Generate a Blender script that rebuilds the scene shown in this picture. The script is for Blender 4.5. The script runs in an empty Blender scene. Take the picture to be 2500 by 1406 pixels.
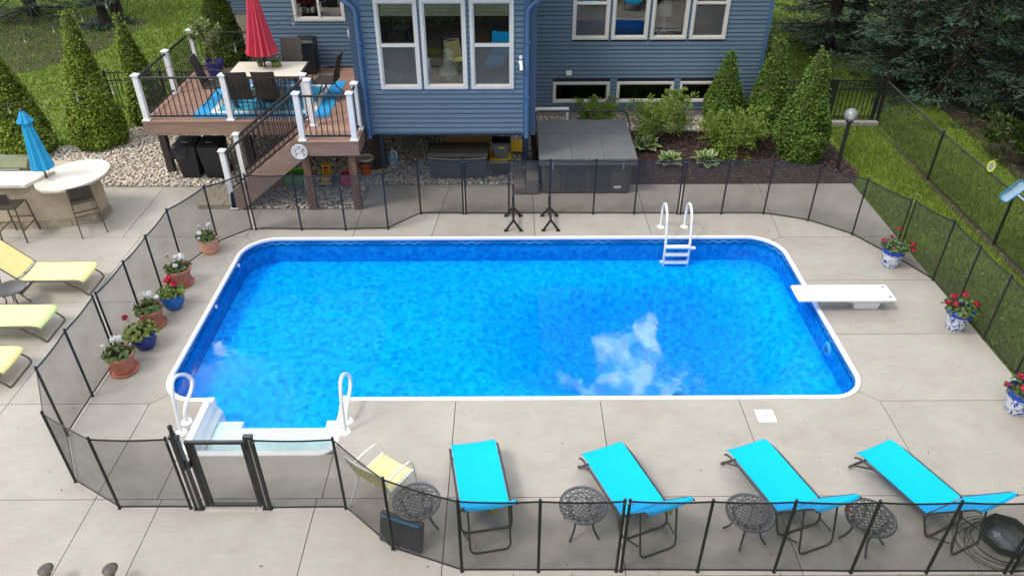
import bpy, bmesh, math, random
import numpy as np
from mathutils import Vector, Matrix

random.seed(7)
rng = np.random.default_rng(11)
S = bpy.context.scene
COL = S.collection
R = math.radians
PI = math.pi

# ------------------------------------------------------------------ camera
cam_d = bpy.data.cameras.new("camera")
cam_d.sensor_fit = 'HORIZONTAL'
cam_d.sensor_width = 36.0
cam_d.lens = 36.0 * 1823.2 / 2500.0
cam_d.clip_start = 0.1
cam_d.clip_end = 800
cam_o = bpy.data.objects.new("camera", cam_d)
COL.objects.link(cam_o)
_p, _yw, _rl = R(34.53), R(0.21), R(0.124)
_F = Vector((0, math.cos(_p), -math.sin(_p)))
_U = Vector((0, math.sin(_p), math.cos(_p)))
_Rv = Vector((1, 0, 0))
_z = Matrix.Rotation(-_yw, 3, 'Z')
_F, _U, _Rv = _z @ _F, _z @ _U, _z @ _Rv
_r2 = math.cos(_rl) * _Rv - math.sin(_rl) * _U
_u2 = math.sin(_rl) * _Rv + math.cos(_rl) * _U
cam_o.matrix_world = Matrix(((_r2.x, _u2.x, -_F.x, 0), (_r2.y, _u2.y, -_F.y, 0), (_r2.z, _u2.z, -_F.z, 7.58), (0, 0, 0, 1)))
S.camera = cam_o

# ------------------------------------------------------------------ sky, sun, exposure
SUN_DIR = Vector((-0.52, -0.26, 0.81)).normalized()
CLOUD_DIR = Vector((0.158, 0.725, 0.670)).normalized()
CLOUD_DIR2 = Vector((-0.361, 0.674, 0.644)).normalized()
world = bpy.data.worlds.new("World")
S.world = world
world.use_nodes = True
wn, wl = world.node_tree.nodes, world.node_tree.links
wn.clear()
w_out = wn.new("ShaderNodeOutputWorld")
w_bg = wn.new("ShaderNodeBackground")
w_bg.inputs['Strength'].default_value = 0.12
sky = wn.new("ShaderNodeTexSky")
sky.sky_type = 'NISHITA'
sky.sun_disc = False
sky.sun_elevation = math.asin(SUN_DIR.z)
sky.sun_rotation = math.atan2(SUN_DIR.x, SUN_DIR.y)
sky.air_density = 1.0
sky.dust_density = 2.0
w_tc = wn.new("ShaderNodeTexCoord")
w_n = wn.new("ShaderNodeTexNoise")
w_n.inputs['Scale'].default_value = 2.6
w_n.inputs['Detail'].default_value = 7.0
w_n.inputs['Roughness'].default_value = 0.58
w_map = wn.new("ShaderNodeMapping")
w_map.inputs['Location'].default_value = (3.1, 1.7, 0.4)
w_map.inputs['Scale'].default_value = (1, 1, 1.8)
wl.new(w_tc.outputs['Generated'], w_map.inputs['Vector'])
wl.new(w_map.outputs['Vector'], w_n.inputs['Vector'])
w_r = wn.new("ShaderNodeValToRGB")
w_r.color_ramp.elements[0].position = 0.36
w_r.color_ramp.elements[1].position = 0.56
wl.new(w_n.outputs['Fac'], w_r.inputs['Fac'])
# two sunlit cloud tops, the ones mirrored in the water
w_dot = wn.new("ShaderNodeVectorMath"); w_dot.operation = 'DOT_PRODUCT'
w_dot.inputs[1].default_value = CLOUD_DIR
wl.new(w_tc.outputs['Generated'], w_dot.inputs[0])
# a crisp edge of its own from a second, finer noise
w_n2 = wn.new("ShaderNodeTexNoise"); w_n2.inputs['Scale'].default_value = 17.0; w_n2.inputs['Detail'].default_value = 6.0
wl.new(w_tc.outputs['Generated'], w_n2.inputs['Vector'])
def wmath(op, a, b=None, c=None):
    q = wn.new("ShaderNodeMath"); q.operation = op
    for i_, v_ in enumerate((a, b, c)):
        if v_ is None: continue
        if isinstance(v_, (int, float)): q.inputs[i_].default_value = v_
        else: wl.new(v_, q.inputs[i_])
    return q.outputs[0]
w_dot2 = wn.new("ShaderNodeVectorMath"); w_dot2.operation = 'DOT_PRODUCT'; w_dot2.inputs[1].default_value = CLOUD_DIR2
wl.new(w_tc.outputs['Generated'], w_dot2.inputs[0])
near = wmath('MAXIMUM', wmath('MULTIPLY_ADD', wmath('SUBTRACT', w_dot.outputs['Value'], 1.0), 1.0 / 0.0044, 1.0), wmath('MULTIPLY_ADD', wmath('SUBTRACT', w_dot2.outputs['Value'], 1.0), 1.0 / 0.0045, 1.0))
puff = wmath('MULTIPLY_ADD', wmath('SUBTRACT', w_n2.outputs['Fac'], 0.5), 4.2, near)
w_mr = wn.new("ShaderNodeMapRange"); w_mr.interpolation_type = 'SMOOTHSTEP'
w_mr.inputs['From Min'].default_value = 0.42; w_mr.inputs['From Max'].default_value = 0.66
wl.new(puff, w_mr.inputs['Value'])
w_n3 = wn.new("ShaderNodeTexNoise"); w_n3.inputs['Scale'].default_value = 38.0; w_n3.inputs['Detail'].default_value = 5.0
wl.new(w_tc.outputs['Generated'], w_n3.inputs['Vector'])
w_mr3 = wn.new("ShaderNodeMapRange"); w_mr3.inputs['From Min'].default_value = 0.40; w_mr3.inputs['From Max'].default_value = 0.58; w_mr3.inputs['To Min'].default_value = 0.08
wl.new(w_n3.outputs['Fac'], w_mr3.inputs['Value'])
lit = wmath('MULTIPLY', w_mr.outputs[0], w_mr3.outputs[0])
# an overcast sky is about three times brighter overhead than low down
w_sep = wn.new("ShaderNodeSeparateXYZ"); wl.new(w_tc.outputs['Generated'], w_sep.inputs['Vector'])
grad = wmath('MULTIPLY_ADD', wmath('MAXIMUM', w_sep.outputs['Z'], 0.0), 7.6, 3.0)
w_ma = wn.new("ShaderNodeMath"); w_ma.operation = 'MULTIPLY_ADD'
w_ma.inputs[1].default_value = 230.0
wl.new(lit, w_ma.inputs[0]); wl.new(grad, w_ma.inputs[2])
w_cl = wn.new("ShaderNodeVectorMath"); w_cl.operation = 'SCALE'
w_cl.inputs[0].default_value = (0.97, 0.985, 1.0)
wl.new(w_ma.outputs[0], w_cl.inputs['Scale'])
w_mix = wn.new("ShaderNodeMixRGB")
wl.new(wmath('MAXIMUM', w_r.outputs['Color'], w_mr.outputs[0]), w_mix.inputs['Fac'])
wl.new(sky.outputs['Color'], w_mix.inputs['Color1'])
wl.new(w_cl.outputs['Vector'], w_mix.inputs['Color2'])
wl.new(w_mix.outputs['Color'], w_bg.inputs['Color'])
wl.new(w_bg.outputs['Background'], w_out.inputs['Surface'])

sun_d = bpy.data.lights.new("sun", 'SUN')
sun_d.energy = 1.15
sun_d.angle = R(14)
sun_d.color = (1.0, 0.92, 0.80)
sun_o = bpy.data.objects.new("sun", sun_d)
sun_o.rotation_euler = SUN_DIR.to_track_quat('Z', 'Y').to_euler()
sun_o.location = SUN_DIR * 60
COL.objects.link(sun_o)

S.view_settings.view_transform = 'Standard'
S.view_settings.look = 'None'
S.view_settings.exposure = 0.87
S.view_settings.gamma = 1.0
S.view_settings.use_curve_mapping = False
S.render.engine = 'CYCLES'
S.cycles.max_bounces = 10
S.cycles.transparent_max_bounces = 24
S.cycles.volume_bounces = 0
S.cycles.caustics_reflective = False
S.cycles.caustics_refractive = False

# ------------------------------------------------------------------ object helpers
def tag(o, label=None, cat=None, group=None, kind=None):
    if label: o['label'] = label
    if cat: o['category'] = cat
    if group: o['group'] = group
    if kind: o['kind'] = kind
    return o

def thing(name, label, cat, loc=(0, 0, 0), rz=0.0, group=None):
    o = bpy.data.objects.new(name, None)
    o.empty_display_size = 0.1
    COL.objects.link(o)
    o.location = loc
    o.rotation_euler = (0, 0, rz)
    return tag(o, label, cat, group)

def copy_tree(o, parent=None):
    c = o.copy(); COL.objects.link(c)
    c.parent = parent
    for ch in list(o.children):
        copy_tree(ch, c)
    return c

def place(proto, i, loc, rz=0.0, label=None):
    o = proto if i == 0 else copy_tree(proto)
    o.location = loc; o.rotation_euler = (0, 0, rz)
    if label: o['label'] = label
    return o

class MB:
    """collects simple solids and links them as one mesh"""
    def __init__(s): s.v, s.f, s.uv = [], [], None
    def add(s, vs, fs):
        n = len(s.v)
        s.v += [tuple(v) for v in vs]
        s.f += [tuple(i + n for i in f) for f in fs]
        return s
    def box(s, c, d, rz=0.0, M=None):
        x, y, z = d[0] / 2, d[1] / 2, d[2] / 2
        vs = [Vector(p) for p in ((-x, -y, -z), (x, -y, -z), (x, y, -z), (-x, y, -z), (-x, -y, z), (x, -y, z), (x, y, z), (-x, y, z))]
        if rz: vs = [Matrix.Rotation(rz, 3, 'Z') @ v for v in vs]
        if M is not None: vs = [M @ v for v in vs]
        vs = [v + Vector(c) for v in vs]
        return s.add(vs, [(0, 3, 2, 1), (4, 5, 6, 7), (0, 1, 5, 4), (1, 2, 6, 5), (2, 3, 7, 6), (3, 0, 4, 7)])
    def bb(s, x0, x1, y0, y1, z0, z1):
        return s.box(((x0 + x1) / 2, (y0 + y1) / 2, (z0 + z1) / 2), (x1 - x0, y1 - y0, z1 - z0))
    def bar(s, a, b, w, h=None):
        """square bar from a to b"""
        a, b = Vector(a), Vector(b); h = h or w
        d = (b - a); L = d.length; d.normalize()
        up = Vector((0, 0, 1)) if abs(d.z) < 0.99 else Vector((0, 1, 0))
        sx = d.cross(up).normalized(); sy = sx.cross(d)
        vs = []
        for p in (a, b):
            for i, j in ((-1, -1), (1, -1), (1, 1), (-1, 1)):
                vs.append(p + sx * (i * w / 2) + sy * (j * h / 2))
        return s.add(vs, [(0, 1, 2, 3), (7, 6, 5, 4), (0, 4, 5, 1), (1, 5, 6, 2), (2, 6, 7, 3), (3, 7, 4, 0)])
    def tube(s, pts, r, n=8, closed=False, cap=True):
        pts = [Vector(p) for p in pts]
        N = len(pts); rr = r if hasattr(r, '__len__') else [r] * N
        vs = []; prev = None
        for i, p in enumerate(pts):
            if closed: d = pts[(i + 1) % N] - pts[i - 1]
            else: d = pts[min(i + 1, N - 1)] - pts[max(i - 1, 0)]
            d.normalize()
            if prev is None:
                up = Vector((0, 0, 1)) if abs(d.z) < 0.95 else Vector((1, 0, 0))
                sx = d.cross(up).normalized()
            else:
                sx = (prev - d * prev.dot(d)).normalized()
            prev = sx; sy = sx.cross(d)
            for k in range(n):
                a = 2 * PI * k / n
                vs.append(p + (sx * math.cos(a) + sy * math.sin(a)) * rr[i])
        fs = []
        for i in range(N if closed else N - 1):
            j = (i + 1) % N
            for k in range(n):
                l = (k + 1) % n
                fs.append((i * n + k, j * n + k, j * n + l, i * n + l))
        if cap and not closed:
            fs.append(tuple(range(n))); fs.append(tuple((N - 1) * n + k for k in range(n - 1, -1, -1)))
        return s.add(vs, fs)
    def lathe(s, prof, n=24, c=(0, 0, 0), cap0=True, cap1=True):
        vs, fs = [], []
        for r, z in prof:
            for k in range(n):
                a = 2 * PI * k / n
                vs.append((c[0] + r * math.cos(a), c[1] + r * math.sin(a), c[2] + z))
        for i in range(len(prof) - 1):
            for k in range(n):
                l = (k + 1) % n
                fs.append((i * n + k, i * n + l, (i + 1) * n + l, (i + 1) * n + k))
        if cap0: fs.append(tuple(range(n - 1, -1, -1)))
        if cap1: fs.append(tuple((len(prof) - 1) * n + k for k in range(n)))
        return s.add(vs, fs)
    def prism(s, poly, z0, z1):
        n = len(poly)
        vs = [(x, y, z0) for x, y in poly] + [(x, y, z1) for x, y in poly]
        fs = [tuple(range(n - 1, -1, -1)), tuple(range(n, 2 * n))]
        for i in range(n):
            j = (i + 1) % n
            fs.append((i, j, n + j, n + i))
        return s.add(vs, fs)
    def ball(s, c, r, nu=10, nv=7, sq=(1, 1, 1)):
        prof = []
        vs, fs = [], []
        for i in range(nv + 1):
            t = PI * i / nv
            for k in range(nu):
                a = 2 * PI * k / nu
                vs.append((c[0] + r * sq[0] * math.sin(t) * math.cos(a), c[1] + r * sq[1] * math.sin(t) * math.sin(a), c[2] - r * sq[2] * math.cos(t)))
        for i in range(nv):
            for k in range(nu):
                l = (k + 1) % nu
                fs.append((i * nu + k, i * nu + l, (i + 1) * nu + l, (i + 1) * nu + k))
        return s.add(vs, fs)
    def build(s, name, mat, parent=None, smooth=False, bevel=0.0, world=True):
        """world=True: the vertices are in world space and are moved into the parent's frame"""
        me = bpy.data.meshes.new(name)
        v = s.v
        if parent is not None and world:
            org = parent.location.copy(); pp = parent.parent
            while pp is not None: org += pp.location; pp = pp.parent
            v = [(a - org.x, b - org.y, c - org.z) for a, b, c in v]
        me.from_pydata(v, [], s.f)
        me.validate()
        if smooth:
            me.polygons.foreach_set("use_smooth", [True] * len(me.polygons))
            try: me.set_sharp_from_angle(angle=R(38))
            except Exception: pass
        if mat is not None: me.materials.append(mat)
        o = bpy.data.objects.new(name, me); COL.objects.link(o)
        if parent is not None: o.parent = parent
        if bevel > 0:
            b = o.modifiers.new("bevel", 'BEVEL'); b.width = bevel; b.segments = 2; b.limit_method = 'ANGLE'; b.angle_limit = R(40)
        return o

def np_mesh(name, V, F, mat, parent=None, smooth=False):
    """fast mesh from arrays; F is (n,3) or (n,4)"""
    me = bpy.data.meshes.new(name)
    V = np.asarray(V, dtype=np.float32); F = np.asarray(F, dtype=np.int32)
    k = F.shape[1]
    me.vertices.add(len(V)); me.vertices.foreach_set("co", V.ravel())
    me.loops.add(F.size); me.loops.foreach_set("vertex_index", F.ravel())
    me.polygons.add(len(F))
    me.polygons.foreach_set("loop_start", np.arange(0, F.size, k, dtype=np.int32))
    me.polygons.foreach_set("loop_total", np.full(len(F), k, dtype=np.int32))
    if smooth: me.polygons.foreach_set("use_smooth", np.ones(len(F), dtype=bool))
    me.update(calc_edges=True)
    if mat is not None: me.materials.append(mat)
    o = bpy.data.objects.new(name, me); COL.objects.link(o)
    if parent is not None: o.parent = parent
    return o

def bez(pts, n=6):
    """smooth polyline through pts (Catmull-Rom)"""
    P = [Vector(p) for p in pts]; out = []
    for i in range(len(P) - 1):
        p0, p1, p2, p3 = P[max(i - 1, 0)], P[i], P[i + 1], P[min(i + 2, len(P) - 1)]
        for k in range(n):
            t = k / n
            out.append(0.5 * ((2 * p1) + (p2 - p0) * t + (2 * p0 - 5 * p1 + 4 * p2 - p3) * t * t + (3 * p1 - p0 - 3 * p2 + p3) * t ** 3))
    out.append(P[-1]); return out

def fillet(pts, r, n=5):
    """polyline with rounded corners"""
    P = [Vector(p) for p in pts]; out = [P[0]]
    for i in range(1, len(P) - 1):
        a, b = (P[i - 1] - P[i]), (P[i + 1] - P[i])
        rr = min(r, a.length * 0.49, b.length * 0.49)
        a.normalize(); b.normalize()
        p0, p1 = P[i] + a * rr, P[i] + b * rr
        for k in range(n + 1):
            t = k / n
            out.append((1 - t) ** 2 * p0 + 2 * t * (1 - t) * P[i] + t * t * p1)
    out.append(P[-1]); return out

# ------------------------------------------------------------------ material helpers
def lin(c):
    return tuple(((x / 255) / 12.92 if x / 255 <= 0.04045 else ((x / 255 + 0.055) / 1.055) ** 2.4) for x in c)

def nm(name):
    m = bpy.data.materials.new(name); m.use_nodes = True
    nt = m.node_tree; nt.nodes.clear()
    out = nt.nodes.new("ShaderNodeOutputMaterial")
    return m, nt, out

def M(name, col, rough=0.6, metal=0.0, var=0.12, scale=6.0, bump=0.0, bscale=60.0, spec=0.5, stretch=(1, 1, 1), detail=4.0, col2=None, island=0.0, trans=0.0, objvar=0.0):
    m, nt, out = nm(name)
    N, L = nt.nodes, nt.links
    b = N.new("ShaderNodeBsdfPrincipled")
    b.inputs['Roughness'].default_value = rough
    b.inputs['Metallic'].default_value = metal
    b.inputs['Specular IOR Level'].default_value = spec
    tc = N.new("ShaderNodeTexCoord"); mp = N.new("ShaderNodeMapping")
    mp.inputs['Scale'].default_value = stretch
    L.new(tc.outputs['Object'], mp.inputs['Vector'])
    nz = N.new("ShaderNodeTexNoise"); nz.inputs['Scale'].default_value = scale; nz.inputs['Detail'].default_value = detail
    L.new(mp.outputs['Vector'], nz.inputs['Vector'])
    cr = N.new("ShaderNodeValToRGB")
    cr.color_ramp.elements[0].position = 0.3; cr.color_ramp.elements[1].position = 0.7
    c2 = col2 or tuple(min(1, x * (1 + var)) for x in col)
    c1 = tuple(x * (1 - var) for x in col)
    cr.color_ramp.elements[0].color = (*c1, 1); cr.color_ramp.elements[1].color = (*c2, 1)
    L.new(nz.outputs['Fac'], cr.inputs['Fac'])
    last = cr.outputs['Color']
    if island > 0:
        g = N.new("ShaderNodeNewGeometry")
        mr = N.new("ShaderNodeMapRange"); mr.inputs['To Min'].default_value = 1 - island; mr.inputs['To Max'].default_value = 1 + island
        L.new(g.outputs['Random Per Island'], mr.inputs['Value'])
        mu = N.new("ShaderNodeVectorMath"); mu.operation = 'SCALE'
        L.new(last, mu.inputs[0]); L.new(mr.outputs[0], mu.inputs['Scale'])
        last = mu.outputs['Vector']
    if objvar > 0:
        g = N.new("ShaderNodeObjectInfo")
        mr = N.new("ShaderNodeMapRange"); mr.inputs['To Min'].default_value = 1 - objvar; mr.inputs['To Max'].default_value = 1 + objvar
        L.new(g.outputs['Random'], mr.inputs['Value'])
        mu = N.new("ShaderNodeVectorMath"); mu.operation = 'SCALE'
        L.new(last, mu.inputs[0]); L.new(mr.outputs[0], mu.inputs['Scale']); last = mu.outputs['Vector']
    L.new(last, b.inputs['Base Color'])
    if bump > 0:
        n2 = N.new("ShaderNodeTexNoise"); n2.inputs['Scale'].default_value = bscale; n2.inputs['Detail'].default_value = 3
        L.new(mp.outputs['Vector'], n2.inputs['Vector'])
        bp = N.new("ShaderNodeBump"); bp.inputs['Strength'].default_value = bump; bp.inputs['Distance'].default_value = 0.01
        L.new(n2.outputs['Fac'], bp.inputs['Height']); L.new(bp.outputs['Normal'], b.inputs['Normal'])
    if trans > 0:
        t = N.new("ShaderNodeBsdfTranslucent"); L.new(last, t.inputs['Color'])
        mx = N.new("ShaderNodeMixShader"); mx.inputs['Fac'].default_value = trans
        L.new(b.outputs[0], mx.inputs[1]); L.new(t.outputs[0], mx.inputs[2])
        L.new(mx.outputs[0], out.inputs['Surface'])
    else:
        L.new(b.outputs[0], out.inputs['Surface'])
    return m

def mesh_screen(name, col, opacity):
    """woven screen seen from too far to tell its threads: part thread, part opening"""
    m, nt, out = nm(name)
    N, L = nt.nodes, nt.links
    d = N.new("ShaderNodeBsdfPrincipled"); d.inputs['Base Color'].default_value = (*col, 1); d.inputs['Roughness'].default_value = 0.6
    t = N.new("ShaderNodeBsdfTransparent")
    tc = N.new("ShaderNodeTexCoord"); nz = N.new("ShaderNodeTexNoise"); nz.inputs['Scale'].default_value = 2.5; nz.inputs['Detail'].default_value = 2
    L.new(tc.outputs['Object'], nz.inputs['Vector'])
    mr = N.new("ShaderNodeMapRange"); mr.inputs['From Min'].default_value = 0.3; mr.inputs['From Max'].default_value = 0.7
    mr.inputs['To Min'].default_value = opacity - 0.05; mr.inputs['To Max'].default_value = opacity + 0.05
    L.new(nz.outputs['Fac'], mr.inputs['Value'])
    mx = N.new("ShaderNodeMixShader")
    L.new(mr.outputs[0], mx.inputs['Fac'])
    L.new(t.outputs[0], mx.inputs[1]); L.new(d.outputs[0], mx.inputs[2]); L.new(mx.outputs[0], out.inputs['Surface'])
    return m

def glass_mat(name, ior=1.9, tint=(0.85, 0.9, 0.88), rough=0.0):
    m, nt, out = nm(name)
    N, L = nt.nodes, nt.links
    t = N.new("ShaderNodeBsdfTransparent"); t.inputs['Color'].default_value = (*tint, 1)
    g = N.new("ShaderNodeBsdfGlossy"); g.inputs['Roughness'].default_value = rough; g.inputs['Color'].default_value = (1, 1, 1, 1)
    f = N.new("ShaderNodeFresnel"); f.inputs['IOR'].default_value = ior
    tc = N.new("ShaderNodeTexCoord"); nz = N.new("ShaderNodeTexNoise"); nz.inputs['Scale'].default_value = 1.2
    L.new(tc.outputs['Object'], nz.inputs['Vector'])
    bp = N.new("ShaderNodeBump"); bp.inputs['Strength'].default_value = 0.03; bp.inputs['Distance'].default_value = 0.02
    L.new(nz.outputs['Fac'], bp.inputs['Height']); L.new(bp.outputs['Normal'], g.inputs['Normal'])
    mx = N.new("ShaderNodeMixShader")
    L.new(f.outputs[0], mx.inputs['Fac']); L.new(t.outputs[0], mx.inputs[1]); L.new(g.outputs[0], mx.inputs[2])
    L.new(mx.outputs[0], out.inputs['Surface'])
    return m

MT = {}
MT['concrete'] = None
MT['white_plastic'] = M('white_plastic', (0.80, 0.81, 0.82), 0.35, var=0.03)
MT['step_tread'] = M('aqua_white_tread', (0.60, 0.80, 0.82), 0.45, var=0.03)
MT['white_vinyl'] = M('white_vinyl', (0.78, 0.79, 0.81), 0.4, var=0.04)
MT['black_metal'] = M('black_metal', (0.016, 0.016, 0.018), 0.42, var=0.2)
MT['black_plastic'] = M('black_plastic', (0.018, 0.019, 0.022), 0.4, var=0.2, scale=12)
MT['fence_mesh'] = mesh_screen('fence_mesh', (0.035, 0.036, 0.036), 0.46)
MT['chain_mesh'] = mesh_screen('chain_mesh', (0.02, 0.025, 0.024), 0.36)
MT['frame_white'] = M('window_frame_vinyl', (0.62, 0.60, 0.56), 0.45, var=0.04)
MT['glass'] = glass_mat('window_glass', 1.8, (0.93, 0.95, 0.94))
MT['glass_dark'] = glass_mat('basement_glass', 1.6, (0.5, 0.55, 0.52))
MT['screen'] = mesh_screen('insect_screen', (0.12, 0.12, 0.12), 0.55)
MT['siding'] = M('siding_vinyl', (0.100, 0.158, 0.220), 0.6, var=0.12, scale=1.4, bump=0.06, bscale=40, stretch=(0.3, 1, 3), objvar=0.07)
MT['shade_backing'] = M('shade_black_backing', (0.012, 0.018, 0.026), 0.9)  # shade between the laps and under the bay put into its colour
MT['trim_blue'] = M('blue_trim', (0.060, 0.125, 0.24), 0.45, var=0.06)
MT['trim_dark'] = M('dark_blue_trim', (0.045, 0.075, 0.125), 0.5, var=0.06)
MT['foundation'] = M('foundation_concrete', (0.30, 0.27, 0.23), 0.9, var=0.15, scale=3, bump=0.2)
MT['deck'] = M('deck_board', (0.33, 0.195, 0.142), 0.65, var=0.16, scale=2.2, stretch=(0.6, 9, 9), bump=0.12, bscale=30, objvar=0.12)
MT['deck_fascia'] = M('deck_fascia', (0.26, 0.17, 0.13), 0.6, var=0.18, scale=2.5, stretch=(0.6, 6, 6), bump=0.1, bscale=30)
MT['wood_post'] = M('treated_post', (0.16, 0.085, 0.05), 0.75, var=0.3, scale=5, stretch=(3, 3, 0.5))
MT['wood_dark'] = M('dark_timber', (0.05, 0.04, 0.035), 0.8, var=0.25, scale=5)
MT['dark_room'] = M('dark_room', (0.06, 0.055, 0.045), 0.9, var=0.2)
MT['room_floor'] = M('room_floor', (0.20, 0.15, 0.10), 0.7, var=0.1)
MT['terracotta'] = M('terracotta', (0.45, 0.17, 0.12), 0.75, var=0.14, scale=9, bump=0.1)
MT['terracotta_light'] = M('light_terracotta', (0.60, 0.30, 0.20), 0.75, var=0.12, scale=9, bump=0.1)
MT['glaze_blue'] = M('bright_blue_glaze', (0.01, 0.12, 0.42), 0.2, var=0.25, scale=7, stretch=(1, 1, 0.3))
MT['glaze_cobalt'] = M('cobalt_glaze', (0.012, 0.028, 0.20), 0.18, var=0.3, scale=7)
MT['soil'] = M('potting_soil', (0.035, 0.024, 0.016), 0.95, var=0.4, scale=40)
MT['leaf_ger'] = M('geranium_leaf', (0.085, 0.15, 0.035), 0.55, var=0.25, scale=8, island=0.35, trans=0.25)
MT['leaf_ger_lime'] = M('lime_geranium_leaf', (0.16, 0.22, 0.035), 0.55, var=0.25, scale=8, island=0.35, trans=0.25)
MT['petal_white'] = M('white_petal', (0.82, 0.82, 0.80), 0.6, var=0.04, island=0.08, trans=0.15)
MT['petal_red'] = M('red_petal', (0.55, 0.012, 0.03), 0.55, var=0.15, island=0.25, trans=0.1)
MT['petal_crimson'] = M('crimson_petal', (0.36, 0.008, 0.03), 0.55, var=0.15, island=0.25, trans=0.1)
MT['stem'] = M('green_stem', (0.10, 0.13, 0.04), 0.6)
MT['sling_blue'] = M('turquoise_sling', (0.003, 0.47, 0.95), 0.7, spec=0.12, var=0.03, bump=0.15, bscale=350)
MT['sling_yellow'] = M('yellow_sling', (0.84, 0.76, 0.34), 0.7, spec=0.15, var=0.03, bump=0.15, bscale=350)
MT['sling_green'] = M('pale_green_sling', (0.60, 0.76, 0.34), 0.7, spec=0.15, var=0.03, bump=0.15, bscale=350)
MT['tube_dark'] = M('dark_tube', (0.045, 0.04, 0.04), 0.38, var=0.15)
MT['tube_brown'] = M('brown_tube', (0.085, 0.065, 0.05), 0.4, var=0.15)
MT['cast'] = M('cast_aluminium', (0.085, 0.085, 0.095), 0.38, metal=0.35, var=0.2, scale=20)
MT['umb_blue'] = M('turquoise_canvas', (0.02, 0.36, 0.68), 0.75, var=0.08, bump=0.1, bscale=200)
MT['umb_red'] = M('red_canvas', (0.56, 0.045, 0.085), 0.75, var=0.08, bump=0.1, bscale=200)
MT['wicker'] = M('dark_wicker', (0.042, 0.034, 0.028), 0.6, var=0.45, scale=14, stretch=(6, 6, 0.6), bump=0.5, bscale=60)
MT['cream'] = M('cream_tabletop', (0.70, 0.64, 0.54), 0.4, var=0.04)
MT['stucco'] = M('stucco', (0.47, 0.385, 0.28), 0.9, var=0.10, scale=5, bump=0.3, bscale=90)
MT['travertine'] = M('travertine', (0.70, 0.64, 0.54), 0.55, var=0.16, scale=4.5, detail=6)
MT['stone_trim'] = M('stone_trim', (0.34, 0.29, 0.21), 0.8, var=0.3, scale=6, bump=0.3)
MT['tub_cover'] = M('grey_tub_cover', (0.135, 0.138, 0.142), 0.5, var=0.08, scale=3, bump=0.08, bscale=200)
MT['tub_side'] = M('grey_tub_cabinet', (0.092, 0.088, 0.084), 0.55, var=0.08)
MT['resin'] = M('dark_resin', (0.050, 0.055, 0.062), 0.55, var=0.1)
MT['resin_lid'] = M('brown_resin_lid', (0.085, 0.075, 0.062), 0.6, var=0.15, scale=30)
MT['basin_grey'] = M('basin_dome', (0.13, 0.14, 0.16), 0.22, metal=0.3, var=0.2)
MT['grey_step'] = M('taupe_step', (0.16, 0.145, 0.14), 0.75, var=0.08, bump=0.1)
MT['grey_tote'] = M('grey_tote', (0.10, 0.11, 0.12), 0.5, var=0.08)
MT['yellow_pl'] = M('yellow_plastic', (0.72, 0.48, 0.03), 0.4, var=0.06)
MT['ply'] = M('plywood', (0.36, 0.21, 0.08), 0.7, var=0.15, scale=3, stretch=(1, 6, 6))
MT['green_pl'] = M('green_plastic', (0.09, 0.50, 0.03), 0.4, var=0.08)
MT['red_pl'] = M('red_plastic', (0.55, 0.02, 0.06), 0.4, var=0.08)
MT['orange_pl'] = M('orange_plastic', (0.55, 0.12, 0.04), 0.45, var=0.1)
MT['blue_pl'] = M('pale_blue_plastic', (0.25, 0.42, 0.55), 0.45, var=0.1)
MT['grey_pl'] = M('grey_plastic', (0.22, 0.24, 0.26), 0.45, var=0.08)
MT['bark'] = M('bark', (0.035, 0.027, 0.020), 0.9, var=0.35, scale=8, stretch=(3, 3, 0.5), bump=0.6, bscale=20)
MT['twig'] = M('twig', (0.20, 0.15, 0.09), 0.8, var=0.2)
MT['arb_l'] = M('arborvitae_gold_green', (0.26, 0.345, 0.045), 0.6, var=0.25, scale=2.2, island=0.45, trans=0.28)
MT['arb_r'] = M('arborvitae_green', (0.145, 0.26, 0.042), 0.6, var=0.28, scale=2.2, island=0.45, trans=0.35)
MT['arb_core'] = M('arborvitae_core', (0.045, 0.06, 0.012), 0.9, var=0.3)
MT['shrub'] = M('light_shrub_leaf', (0.20, 0.30, 0.05), 0.55, var=0.25, island=0.35, trans=0.3)
MT['hibiscus'] = M('pale_potted_leaf', (0.27, 0.32, 0.12), 0.5, var=0.25, island=0.4, trans=0.25)
MT['spruce'] = M('blue_spruce_needle', (0.034, 0.078, 0.046), 0.7, var=0.3, island=0.4)
MT['maple'] = M('maple_leaf', (0.062, 0.105, 0.020), 0.55, var=0.25, island=0.4, trans=0.3)
MT['hedge'] = M('hedge_leaf', (0.045, 0.075, 0.018), 0.6, var=0.3, island=0.4, trans=0.2)
MT['rug_blue'] = M('rug_blue', (0.03, 0.33, 0.68), 0.9, var=0.08, bump=0.2, bscale=150)
MT['rug_mid'] = M('rug_teal', (0.05, 0.36, 0.58), 0.9, var=0.08, bump=0.2, bscale=150)
MT['rug_white'] = M('rug_cream', (0.66, 0.66, 0.62), 0.9, var=0.05)
MT['lampshade'] = M('white_shade', (0.70, 0.73, 0.68), 0.8, var=0.04, trans=0.3)
MT['roof'] = M('asphalt_shingle', (0.06, 0.058, 0.055), 0.9, var=0.3, scale=20)
MT['blue_chair'] = M('blue_upholstery', (0.02, 0.12, 0.26), 0.8, var=0.1)
MT['blind'] = M('pale_green_blind', (0.68, 0.72, 0.52), 0.85, var=0.08, trans=0.2)
MT['beige'] = M('beige_upholstery', (0.28, 0.24, 0.19), 0.85, var=0.1)
MT['olive'] = M('olive_hood', (0.15, 0.165, 0.085), 0.3, metal=0.3, var=0.1)
MT['steel'] = M('brushed_steel', (0.42, 0.43, 0.42), 0.28, metal=0.9, var=0.1)
MT['bag'] = M('black_bin_bag', (0.015, 0.015, 0.017), 0.25, var=0.2, bump=0.6, bscale=15)
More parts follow.
